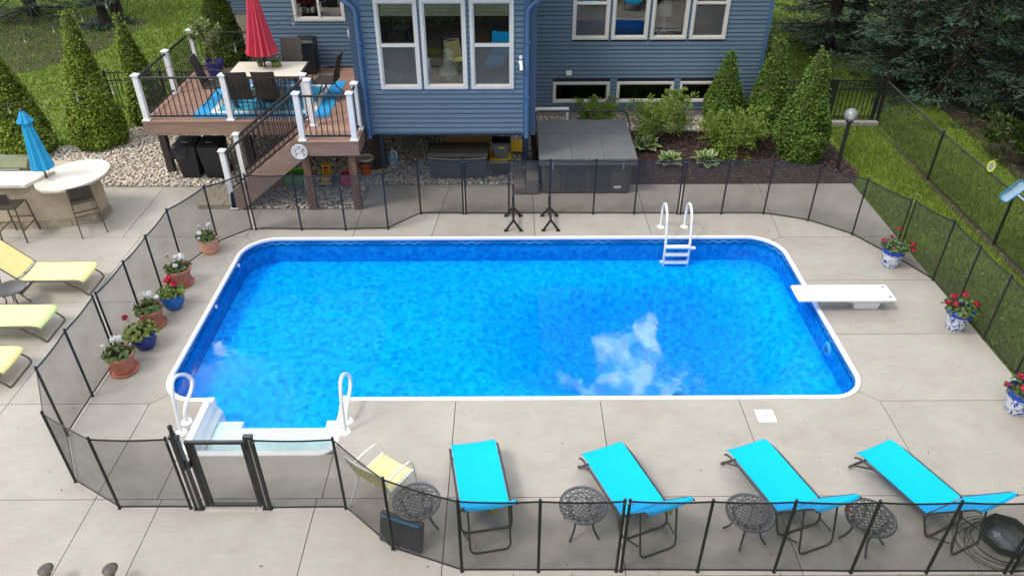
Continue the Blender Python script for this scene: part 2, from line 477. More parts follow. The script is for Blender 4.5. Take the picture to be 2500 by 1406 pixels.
MT['cobalt_pole'] = M('blue_pole', (0.01, 0.04, 0.45), 0.35, var=0.05)
MT['silver_pole'] = M('silver_pole', (0.6, 0.62, 0.66), 0.3, metal=0.6, var=0.05)
MT['net_blue'] = M('net_rim_blue', (0.01, 0.14, 0.28), 0.4, var=0.08)
MT['net_white'] = mesh_screen('skimmer_net', (0.36, 0.55, 0.74), 0.65)
MT['lime'] = M('lime_yellow', (0.55, 0.62, 0.05), 0.5, var=0.05)
MT['pink'] = M('pink_ribbon', (0.75, 0.12, 0.16), 0.6, var=0.05)
MT['kerb'] = M('kerb_stone', (0.30, 0.275, 0.245), 0.85, var=0.18, scale=5, bump=0.3)
MT['paver'] = M('tan_paver', (0.37, 0.315, 0.225), 0.85, var=0.12, scale=4, bump=0.2, island=0.12)
MT['bulb'] = glass_mat('bulb_glass', 1.5, (0.95, 0.93, 0.85))
def globe_mat():
    m, nt, out = nm('clear_globe')
    N, L = nt.nodes, nt.links
    t = N.new("ShaderNodeBsdfTransparent"); t.inputs['Color'].default_value = (0.92, 0.95, 0.97, 1)
    d = N.new("ShaderNodeBsdfDiffuse"); d.inputs['Color'].default_value = (0.7, 0.74, 0.78, 1)
    g = N.new("ShaderNodeBsdfGlossy"); g.inputs['Roughness'].default_value = 0.08
    a = N.new("ShaderNodeMixShader"); a.inputs['Fac'].default_value = 0.30; L.new(t.outputs[0], a.inputs[1]); L.new(d.outputs[0], a.inputs[2])
    f = N.new("ShaderNodeFresnel"); f.inputs['IOR'].default_value = 1.6
    b = N.new("ShaderNodeMixShader"); L.new(f.outputs[0], b.inputs['Fac']); L.new(a.outputs[0], b.inputs[1]); L.new(g.outputs[0], b.inputs[2])
    L.new(b.outputs[0], out.inputs['Surface']); return m
MT['globe'] = globe_mat()
MT['litter'] = M('dry_leaf', (0.35, 0.28, 0.15), 0.8, var=0.3, island=0.4)
MT['speck'] = M('dark_debris', (0.06, 0.05, 0.035), 0.9, var=0.3)
# ================================================================== GROUND AND PATIO
def concrete_mat():
    m, nt, out = nm('patio_concrete')
    N, L = nt.nodes, nt.links
    b = N.new("ShaderNodeBsdfPrincipled"); b.inputs['Roughness'].default_value = 0.85; b.inputs['Specular IOR Level'].default_value = 0.3
    g = N.new("ShaderNodeNewGeometry")
    def noise(sc, det, rough=0.5, st=None):
        n = N.new("ShaderNodeTexNoise"); n.inputs['Scale'].default_value = sc; n.inputs['Detail'].default_value = det; n.inputs['Roughness'].default_value = rough
        if st:
            mp = N.new("ShaderNodeMapping"); mp.inputs['Scale'].default_value = st
            L.new(g.outputs['Position'], mp.inputs['Vector']); L.new(mp.outputs['Vector'], n.inputs['Vector'])
        else: L.new(g.outputs['Position'], n.inputs['Vector'])
        return n
    def ramp(n, p0, c0, p1, c1):
        r = N.new("ShaderNodeValToRGB"); r.color_ramp.elements[0].position = p0; r.color_ramp.elements[1].position = p1
        r.color_ramp.elements[0].color = (*c0, 1); r.color_ramp.elements[1].color = (*c1, 1)
        L.new(n.outputs['Fac'], r.inputs['Fac']); return r
    base = ramp(noise(0.9, 6, 0.6), 0.32, (0.352, 0.324, 0.284), 0.66, (0.405, 0.378, 0.335))
    blot = ramp(noise(2.6, 7, 0.65, (1, 1.5, 1)), 0.28, (0.92, 0.915, 0.905), 0.55, (1, 1, 1))
    grain = ramp(noise(160, 2), 0.3, (0.90, 0.90, 0.90), 0.7, (1.06, 1.06, 1.06))
    broom = ramp(noise(26, 3, 0.5, (0.12, 1.0, 1)), 0.35, (0.97, 0.97, 0.97), 0.65, (1.02, 1.02, 1.02))
    last = base.outputs['Color']
    stain = ramp(noise(1.7, 8, 0.7), 0.60, (1, 1, 1), 0.74, (0.86, 0.85, 0.83))
    for r in (blot, stain, grain, broom):
        mu = N.new("ShaderNodeMixRGB"); mu.blend_type = 'MULTIPLY'; mu.inputs['Fac'].default_value = 1
        L.new(last, mu.inputs['Color1']); L.new(r.outputs['Color'], mu.inputs['Color2']); last = mu.outputs['Color']
    oi = N.new("ShaderNodeObjectInfo")
    mr = N.new("ShaderNodeMapRange"); mr.inputs['To Min'].default_value = 0.945; mr.inputs['To Max'].default_value = 1.035
    L.new(oi.outputs['Random'], mr.inputs['Value'])
    sc = N.new("ShaderNodeVectorMath"); sc.operation = 'SCALE'
    L.new(last, sc.inputs[0]); L.new(mr.outputs[0], sc.inputs['Scale'])
    L.new(sc.outputs['Vector'], b.inputs['Base Color'])
    bp = N.new("ShaderNodeBump"); bp.inputs['Strength'].default_value = 0.25; bp.inputs['Distance'].default_value = 0.004
    nb = noise(90, 3)
    L.new(nb.outputs['Fac'], bp.inputs['Height']); L.new(bp.outputs['Normal'], b.inputs['Normal'])
    L.new(b.outputs[0], out.inputs['Surface'])
    return m
MT['concrete'] = concrete_mat()

def lawn_mat():
    m, nt, out = nm('lawn')
    N, L = nt.nodes, nt.links
    b = N.new("ShaderNodeBsdfPrincipled"); b.inputs['Roughness'].default_value = 0.9; b.inputs['Specular IOR Level'].default_value = 0.2
    g = N.new("ShaderNodeNewGeometry")
    def noise(sc, det):
        n = N.new("ShaderNodeTexNoise"); n.inputs['Scale'].default_value = sc; n.inputs['Detail'].default_value = det
        L.new(g.outputs['Position'], n.inputs['Vector']); return n
    r1 = N.new("ShaderNodeValToRGB")
    r1.color_ramp.elements[0].position = 0.3; r1.color_ramp.elements[1].position = 0.7
    r1.color_ramp.elements[0].color = (0.110, 0.175, 0.022, 1); r1.color_ramp.elements[1].color = (0.165, 0.240, 0.034, 1)
    L.new(noise(0.7, 6).outputs['Fac'], r1.inputs['Fac'])
    r2 = N.new("ShaderNodeValToRGB")
    r2.color_ramp.elements[0].position = 0.3; r2.color_ramp.elements[1].position = 0.7
    r2.color_ramp.elements[0].color = (0.6, 0.6, 0.6, 1); r2.color_ramp.elements[1].color = (1.25, 1.2, 1.2, 1)
    nb = noise(22, 4); L.new(nb.outputs['Fac'], r2.inputs['Fac'])
    mu = N.new("ShaderNodeMixRGB"); mu.blend_type = 'MULTIPLY'; mu.inputs['Fac'].default_value = 1
    L.new(r1.outputs['Color'], mu.inputs['Color1']); L.new(r2.outputs['Color'], mu.inputs['Color2'])
    L.new(mu.outputs['Color'], b.inputs['Base Color'])
    bp = N.new("ShaderNodeBump"); bp.inputs['Strength'].default_value = 0.8; bp.inputs['Distance'].default_value = 0.05
    L.new(nb.outputs['Fac'], bp.inputs['Height']); L.new(bp.outputs['Normal'], b.inputs['Normal'])
    L.new(b.outputs[0], out.inputs['Surface'])
    return m
MT['lawn'] = lawn_mat()
MT['grass_blade'] = M('grass_blade', (0.165, 0.248, 0.032), 0.6, var=0.18, scale=0.8, island=0.25, trans=0.25)
MT['soil_bare'] = M('bare_soil', (0.050, 0.038, 0.025), 0.95, var=0.35, scale=3, bump=0.5, bscale=25)
MT['mulch'] = M('mulch', (0.050, 0.030, 0.024), 0.95, var=0.4, scale=9, bump=0.8, bscale=40)
MT['gravel_base'] = M('gravel_base', (0.24, 0.215, 0.18), 0.95, var=0.35, scale=14, bump=0.8, bscale=30)
MT['joint'] = M('joint_filler', (0.13, 0.12, 0.105), 0.95, var=0.2)

# big lawn sheet with a hole where the pool is sunk
g = MB()
o_, i_ = (-160, 160, -120, 200), (-5.3, 5.4, 6.95, 12.95)
g.add([(o_[0], o_[2], -.06), (o_[1], o_[2], -.06), (o_[1], o_[3], -.06), (o_[0], o_[3], -.06),
       (i_[0], i_[2], -.06), (i_[1], i_[2], -.06), (i_[1], i_[3], -.06), (i_[0], i_[3], -.06)],
      [(0, 1, 5, 4), (1, 2, 6, 5), (2, 3, 7, 6), (3, 0, 4, 7)])
tag(g.build('ground', MT['lawn']), kind='structure')

# pool wall outline (counter-clockwise)
PX0, PX1, PY0, PY1, PR, PRN = -5.165, 5.28, 8.165, 12.755, 0.62, 0.50
SX0, SX1, SY0 = -4.42, -2.46, 7.13
def arc(cx, cy, r, a0, a1, n=10):
    return [(cx + r * math.cos(R(a0 + (a1 - a0) * k / n)), cy + r * math.sin(R(a0 + (a1 - a0) * k / n))) for k in range(n + 1)]
def rrect(x0, x1, y0, y1, r, rn, n=10):
    return arc(x0 + rn, y0 + rn, rn, 180, 270, n) + arc(x1 - rn, y0 + rn, rn, 270, 360, n) + arc(x1 - r, y1 - r, r, 0, 90, n) + arc(x0 + r, y1 - r, r, 90, 180, n)

# patio slabs, a centimetre apart over a darker bed
def inset(poly, d):
    n = len(poly); out = []
    for i in range(n):
        p0, p1, p2 = Vector(poly[i - 1]), Vector(poly[i]), Vector(poly[(i + 1) % n])
        a, b = (p1 - p0).normalized(), (p2 - p1).normalized()
        n1, n2 = Vector((-a.y, a.x)), Vector((-b.y, b.x))
        den = 1 + n1.dot(n2)
        v = (n1 + n2) / max(den, 0.3)
        out.append(tuple(p1 + v * d))
    return out
patio = bpy.data.objects.new('patio', None); COL.objects.link(patio); patio['kind'] = 'structure'
bed = MB()
for x0, x1, y0, y1 in ((-14, -5.25, 5.17, 15.0), (5.3, 7.68, 5.0, 15.06), (-5.25, 5.3, 12.85, 15.06), (-5.25, 5.3, 5.0, 7.0), (-5.25, -4.5, 7.0, 8.1), (-2.4, 5.3, 7.0, 8.1)):
    bed.bb(x0, x1, y0, y1, -0.09, -0.035)
bed.build('joint_bed', MT['joint'], patio)
CO = 0.06   # slabs run under the coping
ox0, ox1, oy0, oy1, orr = PX0 - CO, PX1 + CO, PY0 - CO, PY1 + CO, PR + CO
orn = PRN + CO
cNL = arc(ox0 + orn, oy0 + orn, orn, 180, 270, 12)
cNR = arc(ox1 - orn, oy0 + orn, orn, 270, 360, 12)
cFR = arc(ox1 - orr, oy1 - orr, orr, 0, 90, 12)
cFL = arc(ox0 + orr, oy1 - orr, orr, 90, 180, 12)
YJ, YB = 6.32, 5.18
slabs = []
XS = [-11.5, -7.35, -5.28, -4.43, -2.46, -0.80, 1.32, 3.36, 5.42, 7.69]
for a, b in zip(XS[:-1], XS[1:]):
    slabs.append([(a, YB), (b, YB), (b, YJ), (a, YJ)])
slabs.append([(-11.5, YJ), (-7.35, YJ), (-7.35, 8.07), (-11.5, 8.07)])
slabs.append([(-7.35, YJ), (-5.28, YJ), (-5.28, 8.07), (-7.35, 8.07)])
slabs.append([(-5.28, YJ), (-4.49, YJ), (-4.49, oy0)] + cNL[6:][::-1] + [(-5.28, 8.07)])
slabs.append([(-4.49, YJ), (-2.40, YJ), (-2.40, SY0 - 0.06), (-4.49, SY0 - 0.06)])
slabs.append([(-2.40, YJ), (-0.80, YJ), (-0.80, oy0), (-2.40, oy0)])
slabs.append([(-0.80, YJ), (1.32, YJ), (1.32, oy0), (-0.80, oy0)])
slabs.append([(1.32, YJ), (3.36, YJ), (3.36, oy0), (1.32, oy0)])
slabs.append([(3.36, YJ), (5.42, YJ), (5.42, 8.06)] + cNR[:7][::-1] + [(3.36, oy0)])
slabs.append([(5.42, YJ), (7.69, YJ), (7.69, 8.06), (5.42, 8.06)])
slabs.append([(5.42, 8.06), (7.69, 8.06), (7.69, 9.64), (ox1, 9.64)] + cNR[6:][::-1])
slabs.append([(ox1, 9.64), (7.69, 9.64), (7.69, 11.22), (ox1, 11.22)])
slabs.append([(ox1, 11.22), (7.69, 11.22), (7.69, 12.76), (5.38, 12.76)] + cFR[:7][::-1])
slabs.append([(5.38, 12.76), (7.69, 12.76), (7.69, 15.09), (5.56, 15.09)])
slabs.append([(2.83, oy1)] + cFR[6:][::-1] + [(5.38, 12.76), (5.56, 15.09), (2.83, 15.09)])
slabs.append([(0.51, oy1), (2.83, oy1), (2.83, 15.09), (0.51, 15.09)])
slabs.append([(-1.56, oy1), (0.51, oy1), (0.51, 15.09), (-1.33, 15.09)])
slabs.append([(-3.12, oy1), (-1.56, oy1), (-1.33, 15.09), (-3.12, 15.09)])
slabs.append([(-5.24, 13.97), (-5.24, 12.85)] + cFL[:7][::-1] + [(-3.12, oy1), (-3.12, 13.97)])
slabs[-1] = [(-5.24, 12.85)] + [p for p in cFL[:7][::-1]] + [(-3.12, oy1), (-3.12, 13.97), (-5.24, 13.97)]
slabs.append([(ox0, 10.63)] + cFL[6:][::-1] + [(-5.24, 12.85), (-7.35, 12.85), (-7.35, 10.63)])
slabs.append([(-7.35, 8.07), (-5.28, 8.07)] + cNL[:7][::-1] + [(ox0, 10.63), (-7.35, 10.63)])
slabs.append([(-11.5, 8.07), (-7.35, 8.07), (-7.35, 10.63), (-11.5, 10.63)])
slabs.append([(-11.5, 10.63), (-7.35, 10.63), (-7.35, 12.85), (-11.5, 12.85)])
slabs.append([(-11.5, 12.85), (-7.7, 12.85), (-7.7, 15.03), (-11.5, 15.03)])
slabs.append([(-7.7, 12.85), (-5.24, 12.85), (-5.24, 13.97), (-5.8, 13.97), (-5.8, 15.03), (-7.7, 15.03)])
def area2(p): return sum(p[i - 1][0] * p[i][1] - p[i][0] * p[i - 1][1] for i in range(len(p)))
for p in slabs:
    q = []
    for v in p:
        if not q or (Vector(v) - Vector(q[-1])).length > 1e-4: q.append(v)
    if (Vector(q[0]) - Vector(q[-1])).length < 1e-4: q.pop()
    if area2(q) < 0: q = q[::-1]
    MB().prism(inset(q, 0.0055), -0.12, 0.0).build('concrete_slab', MT['concrete'], patio)

# ------------------------------------------------------------------ gravel, mulch and grass
def bed_z(y): return max(0.0, 0.09 * (y - 15.1))
gb = MB()
gb.add([(-13.5, 15.03, .0), (-5.8, 15.03, .0), (-5.8, 13.97, .0), (-3.12, 13.97, .0), (-3.12, 15.09, .0), (0.6, 15.09, .0), (0.6, 18.4, .0), (-6.1, 18.4, .0), (-6.1, 25.5, .0), (-9.4, 25.5, .0),
        (-9.2, 21.0, 0), (-9.0, 19.6, .0), (-9.7, 18.5, .0), (-10.3, 17.7, .0), (-11.0, 17.2, .0), (-11.7, 17.7, 0), (-12.6, 17.2, .0), (-13.5, 17.0, .0)], [tuple(range(18))])
gb_o = gb.build('gravel_bed', MT['gravel_base']); gb_o.location.z = -0.012; gb_o['kind'] = 'structure'
rb = MB()
rb.add([(0.55, 17.55, bed_z(17.55)), (6.2, 17.55, bed_z(17.55)), (6.2, 18.4, bed_z(18.4)), (0.55, 18.4, bed_z(18.4))], [(0, 1, 2, 3)])
rb_o = rb.build('gravel_bed', MT['gravel_base']); rb_o['kind'] = 'structure'
mb = MB()
mb.add([(0.6, 15.1, 0.0), (7.72, 15.1, 0.0), (8.05, 15.6, 0.0), (7.9, 17.55, 0.06), (6.2, 17.55, bed_z(17.55)), (0.6, 17.55, bed_z(17.55))], [tuple(range(6))])
mb_o = mb.build('mulch_bed', MT['mulch']); mb_o.location.z = 0.006; mb_o['kind'] = 'structure'
sb = MB()
sb.add([(9.40, 5, 0), (9.56, 5, 0), (9.57, 10, 0), (9.60, 14, 0), (9.66, 18.6, 0), (9.60, 18.6, 0), (9.42, 15.4, 0), (9.34, 12, 0), (9.40, 9, 0)], [tuple(range(9))])
sb.add([(12.4, 8, 0), (26, 6, 0), (30, 30, 0), (20, 33, 0), (13.5, 25, 0), (12.0, 20.5, 0), (11.5, 14.5, 0)], [tuple(range(7))])
sb.add([(-22, 24, 0), (-15, 23, 0), (-13.6, 25.5, 0), (-13.5, 29, 0), (-20, 31, 0), (-30, 30, 0), (-30, 25, 0)], [tuple(range(7))])
sb_o = sb.build('bare_soil', MT['soil_bare']); sb_o.location.z = -0.052; sb_o['kind'] = 'structure'

def stone_mat():
    m, nt, out = nm('river_stone')
    N, L = nt.nodes, nt.links
    b = N.new("ShaderNodeBsdfPrincipled"); b.inputs['Roughness'].default_value = 0.75
    g = N.new("ShaderNodeNewGeometry"); cr = N.new("ShaderNodeValToRGB")
    cols = [(0, (0.17, 0.145, 0.12)), (0.2, (0.36, 0.30, 0.225)), (0.4, (0.27, 0.265, 0.255)), (0.55, (0.45, 0.40, 0.325)), (0.7, (0.30, 0.235, 0.175)), (0.83, (0.60, 0.56, 0.48)), (0.93, (0.24, 0.25, 0.27)), (1, (0.33, 0.23, 0.17))]
    e = cr.color_ramp.elements
    e[0].position, e[0].color = cols[0][0], (*cols[0][1], 1)
    e[1].position, e[1].color = cols[-1][0], (*cols[-1][1], 1)
    for p, c in cols[1:-1]:
        k = e.new(p); k.color = (*c, 1)
    L.new(g.outputs['Random Per Island'], cr.inputs['Fac']); gm = N.new('ShaderNodeVectorMath'); gm.operation = 'SCALE'; gm.inputs['Scale'].default_value = 1.65; L.new(cr.outputs['Color'], gm.inputs[0]); L.new(gm.outputs['Vector'], b.inputs['Base Color'])
    L.new(b.outputs[0], out.inputs['Surface'])
    return m
MT['stone'] = stone_mat()

def ico_dirs():
    bm = bmesh.new(); bmesh.ops.create_icosphere(bm, subdivisions=1, radius=1)
    V = np.array([v.co[:] for v in bm.verts]); F = np.array([[v.index for v in f.verts] for f in bm.faces]); bm.free()
    return V, F
ICO_V, ICO_F = ico_dirs()
def in_poly(P, poly):
    x, y = P[:, 0], P[:, 1]; ins = np.zeros(len(P), bool); n = len(poly)
    for i in range(n):
        x0, y0 = poly[i - 1]; x1, y1 = poly[i]
        c = ((y0 > y) != (y1 > y)) & (x < (x1 - x0) * (y - y0) / ((y1 - y0) if y1 != y0 else 1e-9) + x0)
        ins ^= c
    return ins
def scatter(poly, per_m2):
    p = np.array(poly); lo, hi = p.min(0), p.max(0)
    n = int((hi - lo).prod() * per_m2)
    P = lo + rng.random((n, 2)) * (hi - lo)
    return P[in_poly(P, poly)]
def stones(name, poly, per_m2, size, label, zf=None, mat='stone'):
    P = scatter(poly, per_m2); n = len(P)
    s = size * rng.uniform(0.55, 1.3, (n, 1, 1)) * np.concatenate([rng.uniform(0.8, 1.3, (n, 1, 1)), rng.uniform(0.7, 1.1, (n, 1, 1)), rng.uniform(0.45, 0.75, (n, 1, 1))], axis=2)
    V = ICO_V[None] * s * rng.uniform(0.85, 1.15, (n, len(ICO_V), 1))
    a = rng.uniform(0, 2 * PI, n); ca, sa = np.cos(a)[:, None], np.sin(a)[:, None]
    x = V[:, :, 0] * ca - V[:, :, 1] * sa; y = V[:, :, 0] * sa + V[:, :, 1] * ca
    z = V[:, :, 2] + rng.uniform(-0.01, 0.03, (n, 1))
    if zf is not None: z = z + zf(P[:, 1])[:, None]
    V = np.stack([x + P[:, 0:1], y + P[:, 1:2], z], axis=2).reshape(-1, 3)
    F = (ICO_F[None] + (np.arange(n) * len(ICO_V))[:, None, None]).reshape(-1, 3)
    o = np_mesh(name, V, F, MT[mat], smooth=False)
    return tag(o, label, 'gravel', kind='stuff')
LEFT_BED = [(-13.2, 15.08), (-5.86, 15.08), (-5.86, 14.02), (-3.17, 14.02), (-3.17, 15.14), (0.55, 15.14), (0.55, 18.3), (-6.15, 18.3), (-6.15, 25.4), (-9.3, 25.4), (-9.2, 21), (-9.0, 19.6), (-9.7, 18.5), (-10.3, 17.7), (-11, 17.2), (-11.7, 17.7), (-12.6, 17.2), (-13.2, 17)]
stones('river_gravel', LEFT_BED, 520, 0.033, 'tan and grey river stones around and under the raised deck')
stones('river_gravel', [(0.6, 17.6), (6.15, 17.6), (6.15, 18.36), (0.6, 18.36)], 260, 0.043, 'pale river stones along the foundation below the low windows', zf=lambda y: np.maximum(0, 0.09 * (y - 15.1)))
# mulch chips
P = scatter([(2.8, 15.16), (7.65, 15.16), (7.95, 15.6), (7.8, 17.5), (2.8, 17.5)], 420); n = len(P)
a = rng.uniform(0, PI, n); L_ = rng.uniform(0.02, 0.05, n); W_ = rng.uniform(0.006, 0.014, n)
dx, dy = np.cos(a), np.sin(a); zz = np.maximum(0, 0.09 * (P[:, 1] - 15.1)) + 0.012
tl = rng.uniform(-0.012, 0.012, (n, 4))
V = np.stack([np.stack([P[:, 0] + sx * dx * L_ - sy * dy * W_, P[:, 1] + sx * dy * L_ + sy * dx * W_, zz + 0.012 + tl[:, k]], 1) for k, (sx, sy) in enumerate(((-1, -1), (1, -1), (1, 1), (-1, 1)))], 1).reshape(-1, 3)
MT['chip'] = M('bark_chip', (0.075, 0.040, 0.030), 0.9, var=0.4, island=0.6)
tag(np_mesh('mulch_chips', V, np.arange(n * 4).reshape(-1, 4), MT['chip']), 'dark red brown bark chips in the shrub bed', 'mulch', kind='stuff')

def grass(name, poly, per_m2, h, label, z0=-0.06, w=0.012):
    P = scatter(poly, per_m2); n = len(P)
    a = rng.uniform(0, 2 * PI, n); hh = h * rng.uniform(0.5, 1.25, n); lean = rng.uniform(0.1, 0.7, n) * hh
    la = rng.uniform(0, 2 * PI, n)
    b0 = np.stack([P[:, 0] - np.cos(a) * w, P[:, 1] - np.sin(a) * w, np.full(n, z0)], 1)
    b1 = np.stack([P[:, 0] + np.cos(a) * w, P[:, 1] + np.sin(a) * w, np.full(n, z0)], 1)
    t = np.stack([P[:, 0] + np.cos(la) * lean, P[:, 1] + np.sin(la) * lean, z0 + hh], 1)
    V = np.stack([b0, b1, t], 1).reshape(-1, 3)
    return tag(np_mesh(name, V, np.arange(n * 3).reshape(-1, 3), MT['grass_blade']), label, 'grass', kind='stuff')
grass('grass', [(7.73, 4.5), (9.47, 4.5), (9.42, 12), (9.45, 15), (9.6, 18.6), (8.3, 18.6), (8.0, 15.4), (7.73, 15.1)], 900, 0.085, 'short green grass between the patio edge and the chain link fence')
grass('grass', [(9.5, 6), (12.2, 6), (11.7, 14.5), (12.1, 19), (9.62, 18.6)], 420, 0.085, 'dark shaded grass outside the chain link fence')
grass('grass', [(6.5, 18.9), (9.6, 18.9), (10.5, 20), (13.5, 25.5), (14, 36), (6.5, 36)], 260, 0.09, 'shaded green lawn beyond the black metal fence and house corner', w=0.02)
grass('grass', [(-13.5, 17.1), (-11, 17.3), (-9.7, 18.6), (-9.1, 20), (-9.4, 26), (-8.5, 45), (-26, 45), (-21, 20)], 200, 0.09, 'sunlit lawn behind the pointed conifers', w=0.022)
grass('grass', [(-6.0, 4.6), (6, 4.6), (6, 5.17), (-6, 5.17)], 260, 0.11, 'grass tufts along the near edge of the patio')

# ================================================================== POOL
pool = thing('swimming_pool', 'rectangular blue vinyl pool with rounded corners and white rim', 'swimming pool', (0, 10.4, 0))
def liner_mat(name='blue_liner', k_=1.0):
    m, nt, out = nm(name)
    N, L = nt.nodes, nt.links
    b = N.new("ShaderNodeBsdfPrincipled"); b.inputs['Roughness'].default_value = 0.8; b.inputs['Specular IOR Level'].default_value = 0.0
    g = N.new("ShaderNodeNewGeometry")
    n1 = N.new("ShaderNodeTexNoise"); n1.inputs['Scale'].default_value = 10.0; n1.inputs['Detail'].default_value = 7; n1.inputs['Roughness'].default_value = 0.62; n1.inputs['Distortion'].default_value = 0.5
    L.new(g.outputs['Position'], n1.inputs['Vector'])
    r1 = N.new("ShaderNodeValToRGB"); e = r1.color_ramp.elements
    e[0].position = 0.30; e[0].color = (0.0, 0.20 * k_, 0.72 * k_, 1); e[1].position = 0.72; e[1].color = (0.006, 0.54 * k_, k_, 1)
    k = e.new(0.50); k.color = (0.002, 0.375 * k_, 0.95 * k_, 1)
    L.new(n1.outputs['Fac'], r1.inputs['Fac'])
    # printed border near the rim
    uv = N.new("ShaderNodeUVMap"); sx = N.new("ShaderNodeSeparateXYZ"); L.new(uv.outputs['UV'], sx.inputs['Vector'])
    def math_(op, a, bb=None, c=None):
        q = N.new("ShaderNodeMath"); q.operation = op
        for i, v in enumerate((a, bb, c)):
            if v is None: continue
            if isinstance(v, (int, float)): q.inputs[i].default_value = v
            else: L.new(v, q.inputs[i])
        return q.outputs[0]
    u, v = sx.outputs['X'], sx.outputs['Y']
    def line(freq, ph, amp, off, w):
        s = math_('ABSOLUTE', math_('SINE', math_('MULTIPLY_ADD', u, freq, ph)))
        d = math_('ABSOLUTE', math_('SUBTRACT', math_('MULTIPLY_ADD', s, amp, off), v))
        return math_('LESS_THAN', d, w)
    ln = math_('MAXIMUM', line(15.0, 0, 0.055, -0.135, 0.0055), line(15.0, 0.8, 0.055, -0.135, 0.004))
    ln = math_('MAXIMUM', ln, line(1.0, 0, 0.0, -0.045, 0.004))
    grp = math_('MULTIPLY_ADD', math_('SINE', math_('MULTIPLY', u, 5.0)), 0.35, 0.5)
    ln = math_('MULTIPLY', ln, grp)
    inb = math_('GREATER_THAN', v, -0.175)
    c_b = N.new("ShaderNodeMixRGB"); c_b.inputs['Color1'].default_value = (0.0, 0.125, 0.36, 1); c_b.inputs['Color2'].default_value = (0.22, 0.58, 0.80, 1)
    L.new(ln, c_b.inputs['Fac'])
    mx = N.new("ShaderNodeMixRGB"); L.new(inb, mx.inputs['Fac']); L.new(r1.outputs['Color'], mx.inputs['Color1']); L.new(c_b.outputs['Color'], mx.inputs['Color2'])
    L.new(mx.outputs['Color'], b.inputs['Base Color']); L.new(b.outputs[0], out.inputs['Surface'])
    return m
MT['liner'] = liner_mat()
MT['liner_wall'] = liner_mat('shaded_printed_liner', 0.66)  # same liner darkened; shade on the upright walls is put into its colour
wall_out = rrect(PX0, PX1, PY0, PY1, PR, PRN, 12)
# start the loop at the step opening and run round to its other side
iS = [i for i, p in enumerate(wall_out) if abs(p[1] - PY0) < 1e-6 and p[0] > 0][0]
ring = [(SX1, PY0)] + wall_out[iS:] + [p for p in wall_out[:iS] if not (abs(p[1] - PY0) < 1e-6 and p[0] > SX0)] + [(SX0, PY0)]
ring = [p for i, p in enumerate(ring) if i == 0 or (Vector(p) - Vector(ring[i - 1])).length > 1e-4]
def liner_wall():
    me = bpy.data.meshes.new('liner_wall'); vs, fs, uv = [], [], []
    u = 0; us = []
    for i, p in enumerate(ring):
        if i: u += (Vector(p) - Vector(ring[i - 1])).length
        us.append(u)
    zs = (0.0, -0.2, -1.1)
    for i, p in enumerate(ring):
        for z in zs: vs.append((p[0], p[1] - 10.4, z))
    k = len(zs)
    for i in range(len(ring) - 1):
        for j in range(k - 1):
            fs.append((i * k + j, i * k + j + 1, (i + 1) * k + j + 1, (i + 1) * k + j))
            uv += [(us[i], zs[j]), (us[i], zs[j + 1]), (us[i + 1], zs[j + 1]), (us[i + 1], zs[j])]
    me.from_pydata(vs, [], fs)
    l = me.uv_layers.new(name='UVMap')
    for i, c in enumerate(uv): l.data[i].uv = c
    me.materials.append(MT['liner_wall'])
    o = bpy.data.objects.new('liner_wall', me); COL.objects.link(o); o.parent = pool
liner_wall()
# floor as it shows through the water: a flat ledge all round, falling to a deep hopper at the diving end
FZ = -0.53
def floor_z(x, y):
    sx = min(max((x + 0.9) / 2.9, 0), 1) * min(max((5.05 - x) / 1.4, 0), 1)
    sy = min(max((y - 8.6) / 0.9, 0), 1) * min(max((12.35 - y) / 0.9, 0), 1)
    s = min(sx, 1) * min(sy, 1); s = s * s * (3 - 2 * s)
    edge = 0.0
    return FZ - 0.80 * s
NX, NY = 70, 36
fl = MB(); vs = []
for j in range(NY + 1):
    for i in range(NX + 1):
        x = PX0 - 0.3 + (PX1 - PX0 + 0.6) * i / NX; y = SY0 - 0.2 + (PY1 + 0.3 - SY0) * j / NY
        vs.append((x, y, floor_z(x, y)))
fl.add(vs, [(j * (NX + 1) + i, j * (NX + 1) + i + 1, (j + 1) * (NX + 1) + i + 1, (j + 1) * (NX + 1) + i) for j in range(NY) for i in range(NX)])
fo = fl.build('liner_floor', MT['liner'], pool, smooth=True)
l = fo.data.uv_layers.new(name='UVMap')
for d in l.data: d.uv = (0, -5)
# coping: swept rounded rail
def sweep(path, prof, closed=False):
    P = [Vector(p) for p in path]; n = len(P); k = len(prof); vs, fs = [], []
    for i in range(n):
        a = (P[i] - P[i - 1]) if (i > 0 or closed) else (P[1] - P[0])
        b = (P[(i + 1) % n] - P[i]) if (i < n - 1 or closed) else (P[-1] - P[-2])
        a.normalize(); b.normalize()
        t = (a + b).normalized(); nrm = Vector((t.y, -t.x)) / max(0.4, math.sqrt((1 + a.dot(b)) / 2))
        for o, z in prof: vs.append((P[i].x + nrm.x * o, P[i].y + nrm.y * o, z))
    for i in range(n if closed else n - 1):
        j = (i + 1) % n
        for q in range(k):
            r = (q + 1) % k
            fs.append((i * k + q, i * k + r, j * k + r, j * k + q))
    return vs, fs
cp = MB(); prof = [(-0.012, -0.03), (-0.014, 0.008), (-0.006, 0.019), (0.012, 0.024), (0.04, 0.022), (0.058, 0.012), (0.064, -0.02)]
cp.add(*sweep(ring, prof))
cp.build('coping', MT['white_vinyl'], pool, smooth=True)
